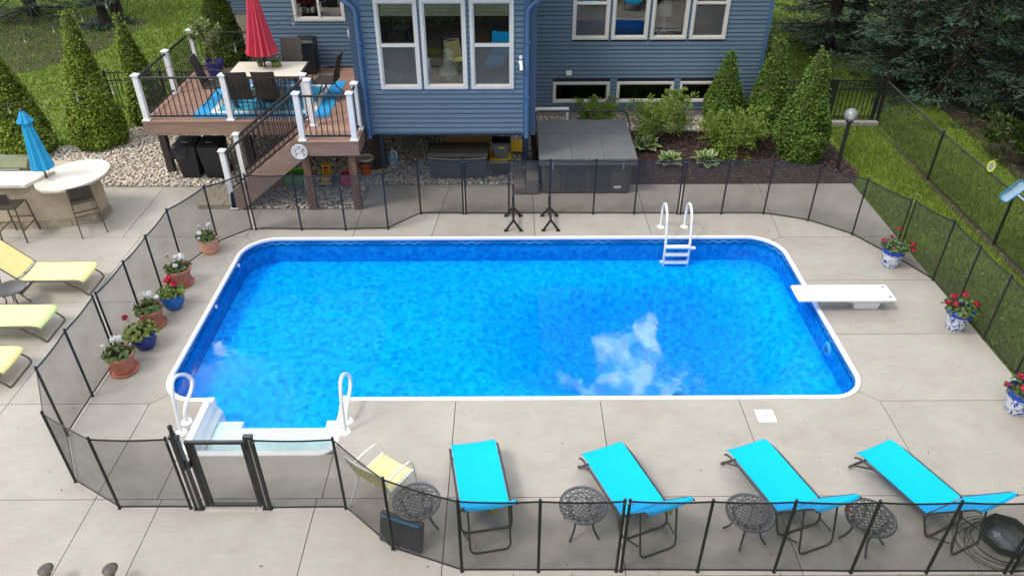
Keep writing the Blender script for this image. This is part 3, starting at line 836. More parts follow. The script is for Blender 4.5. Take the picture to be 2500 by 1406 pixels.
# white step unit in its bay
st = MB()
def lip(poly, prof): st.add(*sweep(poly, prof))
bay = [(SX0, PY0 - 0.08)] + arc(SX0 + 0.16, SY0 + 0.16, 0.16, 180, 270, 5) + arc(SX1 - 0.16, SY0 + 0.16, 0.16, 270, 360, 5) + [(SX1, PY0 - 0.08)]
lip(bay, [(-0.02, -0.6), (-0.02, -0.01), (-0.01, 0.008), (0.03, 0.014), (0.075, 0.012), (0.085, 0.0), (0.085, -0.6)])
tr = MB(); tr.bb(SX0 + 0.02, SX1 - 0.02, SY0 + 0.02, 7.82, -0.62, -0.25); tr.build('step_tread', MT['step_tread'], pool, bevel=0.012)
MB().bb(SX0 + 0.02, SX0 + 0.50, 7.822, 7.97, -0.62, -0.26).build('step_bench', MT['step_tread'], pool, bevel=0.012)
MB().bb(SX1 - 0.24, SX1 - 0.02, 7.822, 7.98, -0.62, -0.26).build('step_bench', MT['step_tread'], pool, bevel=0.012)
st.add([(SX0 + .02, 7.14, -.04), (SX0 + .05, 7.14, -.10), (SX0 + .07, 7.14, -.18), (SX0 + .13, 7.14, -.234), (SX0 + .02, 8.2, -.04), (SX0 + .05, 8.19, -.10), (SX0 + .07, 8.18, -.18), (SX0 + .13, 8.17, -.234), (SX0 + .14, 8.17, -.6), (SX0 + .14, 7.9, -.6), (SX0 + .13, 7.9, -.234)],
       [(0, 1, 5, 4), (1, 2, 6, 5), (2, 3, 7, 6), (10, 7, 8, 9)])
st.bb(SX1 - 0.03, SX1 + 0.07, PY0 - 0.20, PY0 + 0.05, -0.5, 0.018)
st.bb(SX0 - 0.07, SX0 + 0.06, PY0 - 0.07, PY0 + 0.03, -0.5, 0.014)
so = st.build('entry_steps', MT['white_plastic'], pool, bevel=0.012)
# fittings
for (x, y) in ((PX0 + 0.006, 11.95), (PX0 + 0.006, 10.62)):
    b = MB(); b.tube([(x, y, -0.10), (x + 0.03, y, -0.10)], 0.035, 12); b.build('return_jet', MT['white_plastic'], pool)
b = MB(); b.tube([(PX1 - 0.03, 9.62, -0.30), (PX1 - 0.001, 9.62, -0.30)], [0.10, 0.13], 20); pl = b.build('underwater_light', MT['umb_blue'], pool)
b = MB(); b.tube([(PX1 - 0.038, 9.62, -0.30), (PX1 - 0.028, 9.62, -0.30)], [0.06, 0.07], 16); b.build('lens', MT['net_blue'], pl)
for (x, y) in ((2.62, 9.3), (2.66, 8.72)):
    b = MB(); b.lathe([(0.13, 0), (0.13, 0.02), (0.08, 0.035)], 18, (x, y, floor_z(x, y))); b.build('main_drain', MT['liner'], pool)
# water
def water_mat():
    m, nt, out = nm('pool_water')
    N, L = nt.nodes, nt.links
    t = N.new("ShaderNodeBsdfTransparent"); t.inputs['Color'].default_value = (1, 1, 1, 1)
    gl = N.new("ShaderNodeBsdfGlossy"); gl.inputs['Roughness'].default_value = 0.02
    f = N.new("ShaderNodeFresnel"); f.inputs['IOR'].default_value = 1.33
    g = N.new("ShaderNodeNewGeometry")
    n1 = N.new("ShaderNodeTexNoise"); n1.inputs['Scale'].default_value = 3.0; n1.inputs['Detail'].default_value = 3
    n2 = N.new("ShaderNodeTexNoise"); n2.inputs['Scale'].default_value = 12.0; n2.inputs['Detail'].default_value = 3; n2.inputs['Distortion'].default_value = 0.8
    for n in (n1, n2): L.new(g.outputs['Position'], n.inputs['Vector'])
    # choppy where the return jet stirs the water by the steps
    dv = N.new("ShaderNodeVectorMath"); dv.operation = 'DISTANCE'; dv.inputs[1].default_value = (-4.1, 8.1, -0.13)
    L.new(g.outputs['Position'], dv.inputs[0])
    mr = N.new("ShaderNodeMapRange"); mr.inputs['From Min'].default_value = 0.3; mr.inputs['From Max'].default_value = 1.3; mr.inputs['To Min'].default_value = 1.6; mr.inputs['To Max'].default_value = 0.012
    L.new(dv.outputs['Value'], mr.inputs['Value'])
    mu = N.new("ShaderNodeMath"); mu.operation = 'MULTIPLY'; L.new(n2.outputs['Fac'], mu.inputs[0]); L.new(mr.outputs[0], mu.inputs[1])
    ad = N.new("ShaderNodeMath"); ad.operation = 'MULTIPLY_ADD'; ad.inputs[1].default_value = 0.06; L.new(n1.outputs['Fac'], ad.inputs[0]); L.new(mu.outputs[0], ad.inputs[2])
    bp = N.new("ShaderNodeBump"); bp.inputs['Strength'].default_value = 0.5; bp.inputs['Distance'].default_value = 0.03
    L.new(ad.outputs[0], bp.inputs['Height'])
    L.new(bp.outputs['Normal'], gl.inputs['Normal']); L.new(bp.outputs['Normal'], f.inputs['Normal'])
    hf = N.new("ShaderNodeMath"); hf.operation = 'MULTIPLY'; hf.inputs[1].default_value = 0.26; L.new(f.outputs[0], hf.inputs[0])
    mx = N.new("ShaderNodeMixShader"); L.new(hf.outputs[0], mx.inputs['Fac']); L.new(t.outputs[0], mx.inputs[1]); L.new(gl.outputs[0], mx.inputs[2])
    L.new(mx.outputs[0], out.inputs['Surface'])
    va = N.new("ShaderNodeVolumeAbsorption"); va.inputs['Color'].default_value = (0.35, 0.74, 0.97, 1); va.inputs['Density'].default_value = 0.60
    L.new(va.outputs[0], out.inputs['Volume'])
    return m
MT['water'] = water_mat()
wo = []
for p in wall_out: wo.append((p[0] + 0.008 * (1 if p[0] > 0 else -1), p[1] + 0.008 * (1 if p[1] > 10 else -1)))
iN = [i for i, p in enumerate(wall_out) if abs(p[1] - PY0) < 1e-6 and p[0] > 0][0]
w_poly = wo[iN:] + wo[:iN]
w_poly = w_poly + [(SX0 + 0.03, PY0 - 0.008), (SX0 + 0.03, SY0 + 0.18), (SX0 + 0.18, SY0 + 0.03), (SX1 - 0.18, SY0 + 0.03), (SX1 - 0.03, SY0 + 0.18), (SX1 - 0.03, PY0 - 0.008)]
w_poly = [p for p in w_poly]
tag(MB().prism(w_poly, -1.6, -0.13).build('water', MT['water']), kind='structure')
# ================================================================== HOUSE
BX0, BX1, BY = -2.97, 0.44, 14.65      # bay that stands forward on posts
WY = 18.40                              # main rear wall
EX = 0.1016                             # siding exposure
house = thing('house', 'dark blue lap sided house with white framed windows and a projecting bay', 'house', (0, 18.4, 0))

_board_cache = {}
def siding(y, x0, x1, z0, z1, openings=(), mat='siding'):
    k = 0; z = z0
    while z < z1 - 1e-4:
        zt = min(z + EX, z1)
        segs = [(x0, x1)]
        for a, b, c, d in openings:
            if c < zt - 0.01 and d > z + 0.01:
                ns = []
                for s0, s1 in segs:
                    if a > s0: ns.append((s0, min(a, s1)))
                    if b < s1: ns.append((max(b, s0), s1))
                    if b <= s0 or a >= s1: pass
                segs = [q for q in ns if q[1] - q[0] > 0.02]
        for s0, s1 in segs:
            w = s1 - s0; key = (round(w, 3), round(zt - z, 3), mat)
            if key in _board_cache:
                o = bpy.data.objects.new('siding_board', _board_cache[key]); COL.objects.link(o); o.parent = house
            else:
                h = zt - z; m = MB()
                b_ = 0.017  # gap at each lap bares the dark backing as a painted shadow line
                m.add([(0, -0.026, b_), (w, -0.026, b_), (w, -0.012, h), (0, -0.012, h), (0, 0, b_), (w, 0, b_), (0, 0, h), (w, 0, h)],
                      [(0, 1, 2, 3), (1, 0, 4, 5), (0, 3, 6, 4), (1, 5, 7, 2), (3, 2, 7, 6)])
                o = m.build('siding_board', MT[mat], house, world=False)
                _board_cache[key] = o.data
            o.location = (s0, y - WY, z)
        z = zt

def slab_wall(name, mat, x0, x1, y0, y1, z0, z1, openings=()):
    """solid wall in the xz plane, built of pieces around its openings"""
    m = MB()
    xs = sorted({x0, x1, *[v for o in openings for v in o[:2]]}); zs = sorted({z0, z1, *[v for o in openings for v in o[2:]]})
    for a, b in zip(xs[:-1], xs[1:]):
        for c, d in zip(zs[:-1], zs[1:]):
            mx, mz = (a + b) / 2, (c + d) / 2
            if any(o[0] < mx < o[1] and o[2] < mz < o[3] for o in openings): continue
            m.bb(a, b, y0, y1, c, d)
    return m.build(name, mat, house)

def window(x0, x1, z0, z1, y, kind='double', screen=False, glass='glass', fw=0.065):
    w = MB(); d0, d1 = y - 0.045, y + 0.09
    w.bb(x0, x1, d0, d1, z0, z0 + fw); w.bb(x0, x1, d0, d1, z1 - fw, z1)
    w.bb(x0, x0 + fw, d0, d1, z0 + fw, z1 - fw); w.bb(x1 - fw, x1, d0, d1, z0 + fw, z1 - fw)
    # stepped inner sash
    i = fw; s = 0.025
    w.bb(x0 + i, x1 - i, y - 0.015, y + 0.05, z0 + i, z0 + i + s); w.bb(x0 + i, x1 - i, y - 0.015, y + 0.05, z1 - i - s, z1 - i)
    w.bb(x0 + i, x0 + i + s, y - 0.015, y + 0.05, z0 + i + s, z1 - i - s); w.bb(x1 - i - s, x1 - i, y - 0.015, y + 0.05, z0 + i + s, z1 - i - s)
    o = w.build('window', MT['frame_white'], house, bevel=0.004)
    a, b, c, d = x0 + fw + s, x1 - fw - s, z0 + fw + s, z1 - fw - s
    def pane(p0, p1, q0, q1, yy):
        MB().bb(p0, p1, yy, yy + 0.006, q0, q1).build('pane', MT[glass], o, world=True)
    if kind == 'double':
        zm = z0 + (z1 - z0) * 0.5
        MB().bb(x0 + fw, x1 - fw, y - 0.03, y + 0.055, zm - 0.03, zm + 0.03).build('meeting_rail', MT['frame_white'], o)
        pane(a, b, c, zm - 0.03, y + 0.03); pane(a, b, zm + 0.03, d, y + 0.012)
        if screen:
            MB().add([(a - .02, y - .011, c - .02), (b + .02, y - .011, c - .02), (b + .02, y - .011, zm - .03), (a - .02, y - .011, zm - .03)], [(0, 1, 2, 3)]).build('insect_screen', MT['screen'], o)
    elif kind == 'slider':
        xm = (x0 + x1) / 2
        MB().bb(xm - 0.028, xm + 0.028, y - 0.03, y + 0.055, z0 + fw, z1 - fw).build('meeting_rail', MT['frame_white'], o)
        pane(a, xm - 0.028, c, d, y + 0.03); pane(xm + 0.028, b, c, d, y + 0.012)
    else:
        pane(a, b, c, d, y + 0.02)
    return o

bay_win = [(-2.56, -1.74, 2.37, 4.10), (-1.69, -0.82, 2.37, 4.10), (-0.75, 0.10, 2.37, 4.10)]
up_win = [(1.535, 2.42, 2.25, 3.95), (2.485, 3.365, 2.25, 3.95), (3.43, 4.31, 2.25, 3.95), (4.38, 5.26, 2.25, 3.95)]
low_win = [(1.11, 2.54, 0.665, 1.20), (2.72, 4.16, 0.665, 1.20), (4.31, 5.76, 0.665, 1.20)]
deck_win = [(-5.12, -3.90, 2.71, 3.75)]
DZ = 1.58
HX1 = 6.30
# courses in view, then the plain wall above the picture
siding(BY, BX0 + 0.16, BX1 - 0.16, 1.44, 4.35, bay_win)
siding(WY, BX1 + 0.06, HX1 - 0.09, 0.47, 3.55, up_win + low_win)
siding(WY, -5.95, BX0 - 0.02, DZ + 0.02, 3.55, deck_win)
siding(25.5, -9.3, -6.0, 1.06, 2.4)
slab_wall('bay_front_wall', MT['shade_backing'], BX0 + 0.005, BX1 - 0.005, BY + 0.001, BY + 0.14, 1.44, 4.55, bay_win)
slab_wall('rear_wall', MT['shade_backing'], BX1 + 0.001, HX1, WY + 0.001, WY + 0.14, 0.34, 4.6, up_win + low_win)
slab_wall('rear_wall', MT['shade_backing'], -6.0, BX0 - 0.001, WY + 0.001, WY + 0.14, 0.0, 4.6, deck_win)
m = MB(); m.bb(BX0, BX0 + 0.12, BY + 0.142, WY, 1.44, 4.55); m.bb(BX1 - 0.12, BX1, BY + 0.142, WY, 1.44, 4.55)
m.build('bay_side_wall', MT['siding'], house)
m = MB(); m.bb(-6.0, -5.86, WY + 0.142, 29, 0, 4.6); m.bb(HX1 - 0.14, HX1, WY + 0.142, 29, 0.3, 4.6); m.bb(-9.3, HX1, 29, 29.14, 0, 4.6); m.bb(-9.3, -6.001, 25.501, 25.64, 1.05, 4.6); m.bb(-9.3, -9.16, 25.642, 28.99, 1.05, 4.6)
m.build('outer_wall', MT['siding'], house)
m = MB(); m.bb(-9.28, -6.02, 25.49, 25.62, -0.1, 1.055); m.build('foundation', MT['foundation'], house)
m = MB(); m.bb(BX1 + 0.002, HX1 - 0.01, WY - 0.006, WY + 0.12, -0.1, 0.466); m.build('foundation', MT['foundation'], house)
m = MB(); m.bb(BX0 - 0.02, BX1 + 0.001, WY - 0.004, WY + 0.12, -0.1, 1.6); m.build('foundation', MT['shade_backing'], house)  # foundation under the bay coloured near black for the shade there
m = MB(); m.bb(BX0 + 0.002, BX1 - 0.002, BY + 0.02, WY - 0.01, 1.36, 1.438); m.build('bay_underside', MT['wood_dark'], house)
m = MB(); m.bb(BX0 + 0.02, BX1 - 0.02, 15.95, 16.2, 1.12, 1.358); m.build('bay_beam', MT['wood_dark'], house)
m = MB(); m.bb(-3.10, -2.97, 15.92, 16.08, -0.06, 1.358); m.build('bay_post', MT['wood_dark'], house)
m = MB(); m.bb(-2.955, -2.86, 15.88, 16.0, -0.06, 1.119); m.build('bay_post', MT['trim_dark'], house)
m = MB(); m.bb(0.30, 0.45, 16.0, 16.18, -0.06, 1.119); m.build('bay_post', MT['trim_dark'], house)
# corner boards, bottom trim and downspouts
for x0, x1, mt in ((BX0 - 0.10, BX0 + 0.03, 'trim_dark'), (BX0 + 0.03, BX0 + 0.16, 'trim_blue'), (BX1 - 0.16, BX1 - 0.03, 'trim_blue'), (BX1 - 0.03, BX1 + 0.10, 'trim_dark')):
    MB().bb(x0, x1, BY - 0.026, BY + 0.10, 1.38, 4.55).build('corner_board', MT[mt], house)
MB().bb(BX0 + 0.161, BX1 - 0.161, BY - 0.022, BY + 0.02, 1.415, 1.448).build('starter_strip', MT['trim_blue'], house)
MB().bb(HX1 - 0.09, HX1 + 0.012, WY - 0.022, WY + 0.10, 0.46, 4.6).build('corner_board', MT['trim_blue'], house)
def downspout(x, sgn):
    d = MB(); y = BY - 0.075
    d.tube(fillet([(x + sgn * 0.9, y, 4.42), (x + sgn * 0.25, y, 4.12), (x, y, 3.95), (x, y, 1.42), (x, y - 0.02, 1.34)], 0.12), 0.045, 8)
    o = d.build('downspout', MT['trim_blue'], house, smooth=True)
    for z in (3.3, 2.2): MB().bb(x - 0.055, x + 0.055, y - 0.05, BY - 0.02, z, z + 0.03).build('bracket', MT['trim_blue'], o)
downspout(BX0 + 0.075, -1); downspout(BX1 - 0.075, 1)
# windows
for i, (a, b, c, d) in enumerate(bay_win):
    window(a, b, c, d, BY, 'single' if i == 1 else 'double', screen=(i != 1))
for i, (a, b, c, d) in enumerate(up_win):
    window(a, b, c, d, WY, 'double' if i in (0, 3) else 'single', screen=(i in (0, 3)))
for a, b, c, d in low_win: window(a, b, c, d, WY, 'single', glass='glass_dark', fw=0.055)
for a, b, c, d in deck_win: window(a, b, c, d, WY, 'slider')
# blinds behind the bay windows
for a, b, c, d in bay_win:
    m = MB()
    for k in range(4): m.bb(a + 0.10, b - 0.10, BY + 0.055 + 0.005 * k, BY + 0.075 + 0.005 * k, d - 0.33 + k * 0.07, d - 0.265 + k * 0.07)
    m.build('roman_blind', MT['blind'], house)
# rooms behind the glass
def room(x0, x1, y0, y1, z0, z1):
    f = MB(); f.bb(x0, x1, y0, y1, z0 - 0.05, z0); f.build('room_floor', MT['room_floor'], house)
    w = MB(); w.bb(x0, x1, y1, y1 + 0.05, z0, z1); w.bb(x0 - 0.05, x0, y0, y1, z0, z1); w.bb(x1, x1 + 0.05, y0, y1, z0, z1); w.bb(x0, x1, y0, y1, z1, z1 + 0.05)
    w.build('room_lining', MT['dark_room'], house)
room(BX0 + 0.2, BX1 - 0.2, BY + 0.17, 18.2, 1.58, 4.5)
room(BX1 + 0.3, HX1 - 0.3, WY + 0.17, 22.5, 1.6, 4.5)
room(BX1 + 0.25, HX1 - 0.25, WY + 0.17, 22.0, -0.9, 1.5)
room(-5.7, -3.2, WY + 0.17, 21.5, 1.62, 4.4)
# roof
def gable(x0, x1, y0, y1, z, rise, along='x'):
    m = MB(); ym = (y0 + y1) / 2; xm = (x0 + x1) / 2
    if along == 'x':
        m.add([(x0, y0, z), (x1, y0, z), (x1, ym, z + rise), (x0, ym, z + rise), (x1, y1, z), (x0, y1, z)], [(0, 1, 2, 3), (3, 2, 4, 5), (0, 3, 5), (1, 4, 2), (0, 5, 4, 1)])
    else:
        m.add([(x0, y0, z), (x0, y1, z), (xm, y1, z + rise), (xm, y0, z + rise), (x1, y0, z), (x1, y1, z)], [(0, 3, 2, 1), (3, 4, 5, 2), (0, 4, 3), (1, 2, 5), (0, 1, 5, 4)])
    return m
rf = gable(-9.7, HX1 + 0.4, 18.1, 29.4, 4.6, 2.3).build('roof', MT['roof'], house)
gable(BX0 - 0.35, BX1 + 0.35, BY - 0.35, 20.2, 4.55, 0.9, 'y').build('bay_roof', MT['roof'], house)
# small fixtures on the walls
m = MB(); m.bb(1.43, 1.565, WY - 0.05, WY - 0.012, 1.37, 1.49)
for k in range(3): m.bb(1.44, 1.555, WY - 0.062, WY - 0.05, 1.385 + k * 0.035, 1.405 + k * 0.035)
tag(m.build('wall_vent', MT['white_plastic'], bevel=0.004), 'small white square vent cover on blue siding above low window', 'vent')
cm = thing('security_camera', 'white wall camera with round base beside the bay window', 'camera', (0.235, BY, 2.98))
b = MB(); b.tube([(0.235, BY - 0.02, 3.005), (0.235, BY - 0.045, 3.005)], 0.035, 14); b.build('mount', MT['white_plastic'], cm, smooth=True)
b = MB(); b.tube([(0.235, BY - 0.03, 2.90), (0.235, BY - 0.10, 2.885)], 0.022, 10); b.tube([(0.24, BY - 0.06, 2.93), (0.25, BY - 0.17, 2.78)], 0.034, 12); b.tube([(0.235, BY - 0.02, 2.90), (0.235, BY - 0.04, 2.90)], 0.045, 14); b.build('body', MT['white_plastic'], cm, smooth=True)
b = MB(); b.tube([(0.25, BY - 0.171, 2.779), (0.2505, BY - 0.178, 2.770)], 0.026, 12); b.build('lens', MT['black_plastic'], cm)
wl_ = thing('wall_light', 'slim grey wall light on blue siding over the deck', 'wall light', (-3.83, WY, 2.4))
b = MB(); b.bb(-3.88, -3.79, WY - 0.05, WY - 0.012, 2.36, 2.56); b.build('backplate', MT['grey_pl'], wl_)
b = MB(); b.lathe([(0.03, 0), (0.045, 0.02), (0.045, 0.17), (0.03, 0.19)], 12, (-3.835, WY - 0.095, 2.33)); b.build('shade', MT['lampshade'], wl_, smooth=True)
# furniture seen through the windows
def lamp(name, label, x, y, z, prof_shade, prof_base):
    t = thing(name, label, 'lamp', (x, y, z))
    MB().lathe(prof_base, 16, (x, y, z)).build('base', MT['lampshade'], t, smooth=True)
    MB().lathe(prof_shade, 20, (x, y, z), False, False).build('lamp_shade', MT['lampshade'], t, smooth=True)
    return t
def round_table(label, x, y, z0, h, r, mat):
    t = thing('round_table', label, 'table', (x, y, z0))
    MB().lathe([(r, h - 0.035), (r, h)], 28, (x, y, z0)).build('tabletop', MT[mat], t)
    MB().lathe([(0.28, 0), (0.25, 0.03), (0.05, 0.06), (0.05, h - 0.036)], 16, (x, y, z0)).build('pedestal', MT[mat], t)
round_table('round wooden table with a bell lamp behind the middle bay window', -1.25, 15.30, 1.58, 0.72, 0.48, 'beige')
lamp('bell_lamp', 'white bell shaped lamp behind the middle bay window', -1.24, 15.06, 2.30,
     [(0.20, 0.24), (0.205, 0.30), (0.17, 0.34), (0.11, 0.46), (0.085, 0.66), (0.08, 0.72)], [(0.09, 0), (0.08, 0.02), (0.025, 0.06), (0.045, 0.14), (0.02, 0.24), (0.015, 0.45)])
def easy_chair(label, x, y, z, rz, mat, group=None):
    t = thing('easy_chair', label, 'armchair', (x, y, z), rz, group)
    MB().box((0, 0, 0.28), (0.66, 0.66, 0.30)).build('seat', MT[mat], t, bevel=0.05, world=False)
    b = MB(); b.box((0, 0.33, 0.62), (0.66, 0.16, 0.72)); b.box((-0.37, 0.05, 0.40), (0.14, 0.70, 0.46)); b.box((0.37, 0.05, 0.40), (0.14, 0.70, 0.46))
    b.build('backrest', MT[mat], t, bevel=0.06, world=False)
    for sx in (-1, 1):
        for sy in (-1, 1): MB().box((sx * 0.3, sy * 0.28, 0.06), (0.05, 0.05, 0.12)).build('leg', MT['wood_dark'], t, world=False)
easy_chair('beige armchair with curved back inside the bay, by the downspout nearest the deck', -2.2, 15.4, 1.58, 2.4, 'beige')
easy_chair('beige armchair inside the bay, next to the wall camera', -0.25, 15.5, 1.58, -2.5, 'beige')
easy_chair('blue armchair behind the tall window above the first basement window', 2.95, 19.15, 1.6, PI, 'blue_chair')
round_table('dark side table under the drum lamp behind a tall window', 3.88, 19.0, 1.6, 0.66, 0.42, 'wood_dark')
lamp('drum_lamp', 'white drum shade table lamp behind the third tall window', 3.86, 18.98, 2.26,
     [(0.17, 0.40), (0.16, 0.70)], [(0.09, 0), (0.07, 0.02), (0.02, 0.06), (0.06, 0.18), (0.02, 0.30), (0.012, 0.55)])

# ================================================================== DECK
deck = thing('raised_deck', 'brown raised composite deck with white posts, black balusters and stairs', 'deck', (-5.4, 14.0, 0))
DX0, DX1, DY0, DY1 = -7.72, -3.02, 14.93, 18.38
LX0, LX1, LY0 = -4.16, -2.99, 13.86
_dk = {}
def deckboard(x0, x1, y0, y1, z, h=0.026, mat='deck'):
    key = (round(x1 - x0, 3), round(y1 - y0, 3), round(h, 3), mat)
    if key in _dk:
        o = bpy.data.objects.new('deck_board', _dk[key]); COL.objects.link(o); o.parent = deck
    else:
        o = MB().bb(0, x1 - x0, 0, y1 - y0, -h, 0).build('deck_board', MT[mat], deck, world=False); _dk[key] = o.data
    o.location = (x0 - deck.location.x, y0 - deck.location.y, z)
bw = 0.14
y = DY0
while y < DY1 - 0.05:
    y1 = min(y + bw - 0.006, DY1)
    deckboard(DX0 + (0.0 if y == DY0 else 0.0), DX1, y, y1, DZ); y += bw
y = LY0
while y < DY0 - 0.05:
    y1 = min(y + bw - 0.006, DY0 - 0.005)
    deckboard(LX0, LX1, y, y1, DZ); y += bw
def fascia(x0, x1, y0, y1, z0, z1):
    MB().bb(x0, x1, y0, y1, z0, z1).build('fascia_board', MT['deck_fascia'], deck)
fascia(DX0 + 0.01, LX0 - 0.002, DY0 + 0.012, DY0 + 0.04, DZ - 0.31, DZ - 0.028)
fascia(DX0 + 0.01, DX0 + 0.038, DY0 + 0.042, DY1, DZ - 0.31, DZ - 0.028)
fascia(LX0 + 0.01, LX1 - 0.01, LY0 + 0.012, LY0 + 0.04, DZ - 0.31, DZ - 0.028)
fascia(LX1 - 0.038, LX1 - 0.01, LY0 + 0.042, BY - 0.03, DZ - 0.31, DZ - 0.028)
fascia(LX0 + 0.01, LX0 + 0.038, LY0 + 0.042, DY0 + 0.01, DZ - 0.31, DZ - 0.028)
m = MB()
for k in range(9): m.bb(DX0 + 0.3 + k * 0.52, DX0 + 0.34 + k * 0.52, DY0 + 0.05, DY1, DZ - 0.25, DZ - 0.03)
m.build('joists', MT['wood_dark'], deck)
for x, y in ((-7.79, 15.81), (-5.9, 15.81), (-7.79, 18.1), (-5.9, 18.1)):
    MB().bb(x - 0.075, x + 0.075, y - 0.075, y + 0.075, -0.06, DZ - 0.252 if x > -7.7 else DZ - 0.03).build('support_post', MT['wood_dark'], deck)
for x in (-4.13, -3.19):
    MB().bb(x - 0.075, x + 0.075, 13.945, 14.095, -0.06, DZ - 0.03).build('support_post', MT['wood_post'], deck)
# railings
def rail_post(x, y, z0, h=0.95):
    w = 0.055
    o = MB().bb(x - w, x + w, y - w, y + w, z0, z0 + h).build('railing_post', MT['white_vinyl'], deck, bevel=0.006)
    c = MB(); c.bb(x - 0.075, x + 0.075, y - 0.075, y + 0.075, z0 + h, z0 + h + 0.02)
    c.add([(x - .07, y - .07, z0 + h + .02), (x + .07, y - .07, z0 + h + .02), (x + .07, y + .07, z0 + h + .02), (x - .07, y + .07, z0 + h + .02), (x, y, z0 + h + .06)], [(0, 1, 4), (1, 2, 4), (2, 3, 4), (3, 0, 4)])
    c.build('post_cap', MT['white_vinyl'], o)
    s = MB(); s.bb(x - 0.085, x + 0.085, y - 0.085, y + 0.085, z0, z0 + 0.03); s.build('base_skirt', MT['white_vinyl'], o, bevel=0.008)
_bal = {}
def baluster(p, h, parent):
    key = round(h, 3)
    if key in _bal:
        o = bpy.data.objects.new('baluster', _bal[key]); COL.objects.link(o); o.parent = parent
    else:
        o = MB().tube([(0, 0, 0), (0, 0, h)], 0.0105, 6).build('baluster', MT['black_metal'], parent, world=False); _bal[key] = o.data
    o.location = Vector(p) - parent.location
def railing(a, b, z0a, z0b=None, n=None, h=0.90):
    a, b = Vector(a), Vector(b); z0b = z0a if z0b is None else z0b
    L = (b - a).length
    MB().tube([(a.x, a.y, z0a + h), (b.x, b.y, z0b + h)], 0.026, 8).build('top_rail', MT['black_metal'], deck, smooth=True)
    MB().bar((a.x, a.y, z0a + 0.085), (b.x, b.y, z0b + 0.085), 0.032, 0.032).build('bottom_rail', MT['black_metal'], deck)
    n = n or int(L / 0.115)
    for k in range(1, n):
        t = k / n; p = a.lerp(b, t); z = z0a + (z0b - z0a) * t
        baluster((p.x, p.y, z + 0.09), h - 0.10, deck)
FY = DY0 + 0.09
for x, y in ((-7.62, FY), (-5.85, FY), (-4.21, FY), (-7.62, 16.63), (-7.66, 18.28), (-4.05, 14.70), (-4.10, LY0 + 0.08), (-3.07, LY0 + 0.08), (-3.07, 14.50)):
    rail_post(x, y, DZ)
railing((-7.55, FY), (-5.91, FY), DZ); railing((-5.79, FY), (-4.27, FY), DZ)
railing((-7.62, FY + 0.06), (-7.62, 16.57), DZ); railing((-7.62, 16.69), (-7.65, 18.22), DZ)
railing((-7.59, 18.28), (-6.05, 18.28), DZ)
railing((-4.04, LY0 + 0.08), (-3.13, LY0 + 0.08), DZ, n=8); railing((-3.07, LY0 + 0.14), (-3.07, 14.44), DZ, n=5)
# stairs down towards the patio
NSTEP = 7; SXT, SXB, SZB = LX0, -5.72, 0.12
run = (SXT - SXB) / (NSTEP - 1); rise = (DZ - SZB) / NSTEP
for k in range(1, NSTEP):
    z = DZ - rise * k; x1 = SXT - run * (k - 1)
    deckboard(x1 - run - 0.01, x1 + 0.01, 14.01, 14.83, z, 0.03)
    MB().bb(x1 - 0.012, x1 - 0.002, 14.02, 14.82, z + 0.001, z + rise - 0.031).build('riser', MT['deck_fascia'], deck)
for y0, y1 in ((13.965, 14.0), (14.84, 14.875)):
    m = MB()
    pts = [(SXT + 0.0, DZ - 0.0), (SXT - 0.10, DZ + 0.02), (SXB - 0.10, SZB + rise + 0.06), (SXB - 0.14, SZB - 0.1), (SXB + 0.05, SZB - 0.14), (SXT + 0.0, DZ - 0.42)]
    n = len(pts); vs = [(x, y0, z) for x, z in pts] + [(x, y1, z) for x, z in pts]
    m.add(vs, [tuple(range(n)), tuple(range(2 * n - 1, n - 1, -1))] + [(i, n + i, n + (i + 1) % n, (i + 1) % n) for i in range(n)])
    m.build('stringer', MT['deck_fascia'], deck)
rail_post(-5.80, 14.02, 0.02, 1.30); rail_post(-5.77, 14.86, 0.02, 1.30)
slope = (DZ - SZB - rise) / (SXT - SXB)
for yy in (14.0, 14.86):
    railing((SXT - 0.02, yy), (-5.74, yy), DZ + 0.05, 0.42, n=14, h=0.86)
# pale tan landing pavers at the stair foot
pf = thing('paver_landing', 'low tan paver landing at the foot of the deck stairs', 'landing', (-6.2, 14.4, 0))
MB().bb(-6.58, -5.88, 14.0, 14.93, 0.0, 0.055).build('edging', MT['stone_trim'], pf)
for r_ in range(5):
    y0 = 14.0 + r_ * 0.186
    xs = [-6.585, -6.2, -5.875] if r_ % 2 else [-6.585, -6.36, -6.05, -5.875]
    for a, b in zip(xs[:-1], xs[1:]):
        MB().bb(a + 0.004, b - 0.004, y0 + 0.004, y0 + 0.182, 0.056, 0.11).build('paver', MT['paver'], pf, bevel=0.006)
# rug on the deck
rug = thing('outdoor_rug', 'blue outdoor rug with a cream border line on the deck', 'rug', (-5.3, 16.2, DZ))
rx0, rx1, ry0, ry1 = -6.75, -3.85, 15.12, 17.38
MB().bb(rx0, rx1, ry0, ry1, DZ + 0.001, DZ + 0.009).build('field', MT['rug_blue'], rug)
m = MB(); i0, w = 0.32, 0.13; a, b, c, d = rx0 + i0, rx1 - i0, ry0 + i0 * 0.75, ry1 - i0 * 0.75
m.bb(a, b, c, c + w, DZ + .009, DZ + .0125); m.bb(a, b, d - w, d, DZ + .009, DZ + .0125); m.bb(a, a + w, c + w, d - w, DZ + .009, DZ + .0125); m.bb(b - w, b, c + w, d - w, DZ + .009, DZ + .0125)
m.build('border_line', MT['rug_white'], rug)
MB().bb(a + w, b - w, c + w, d - w, DZ + .009, DZ + .0115).build('centre', MT['rug_mid'], rug)
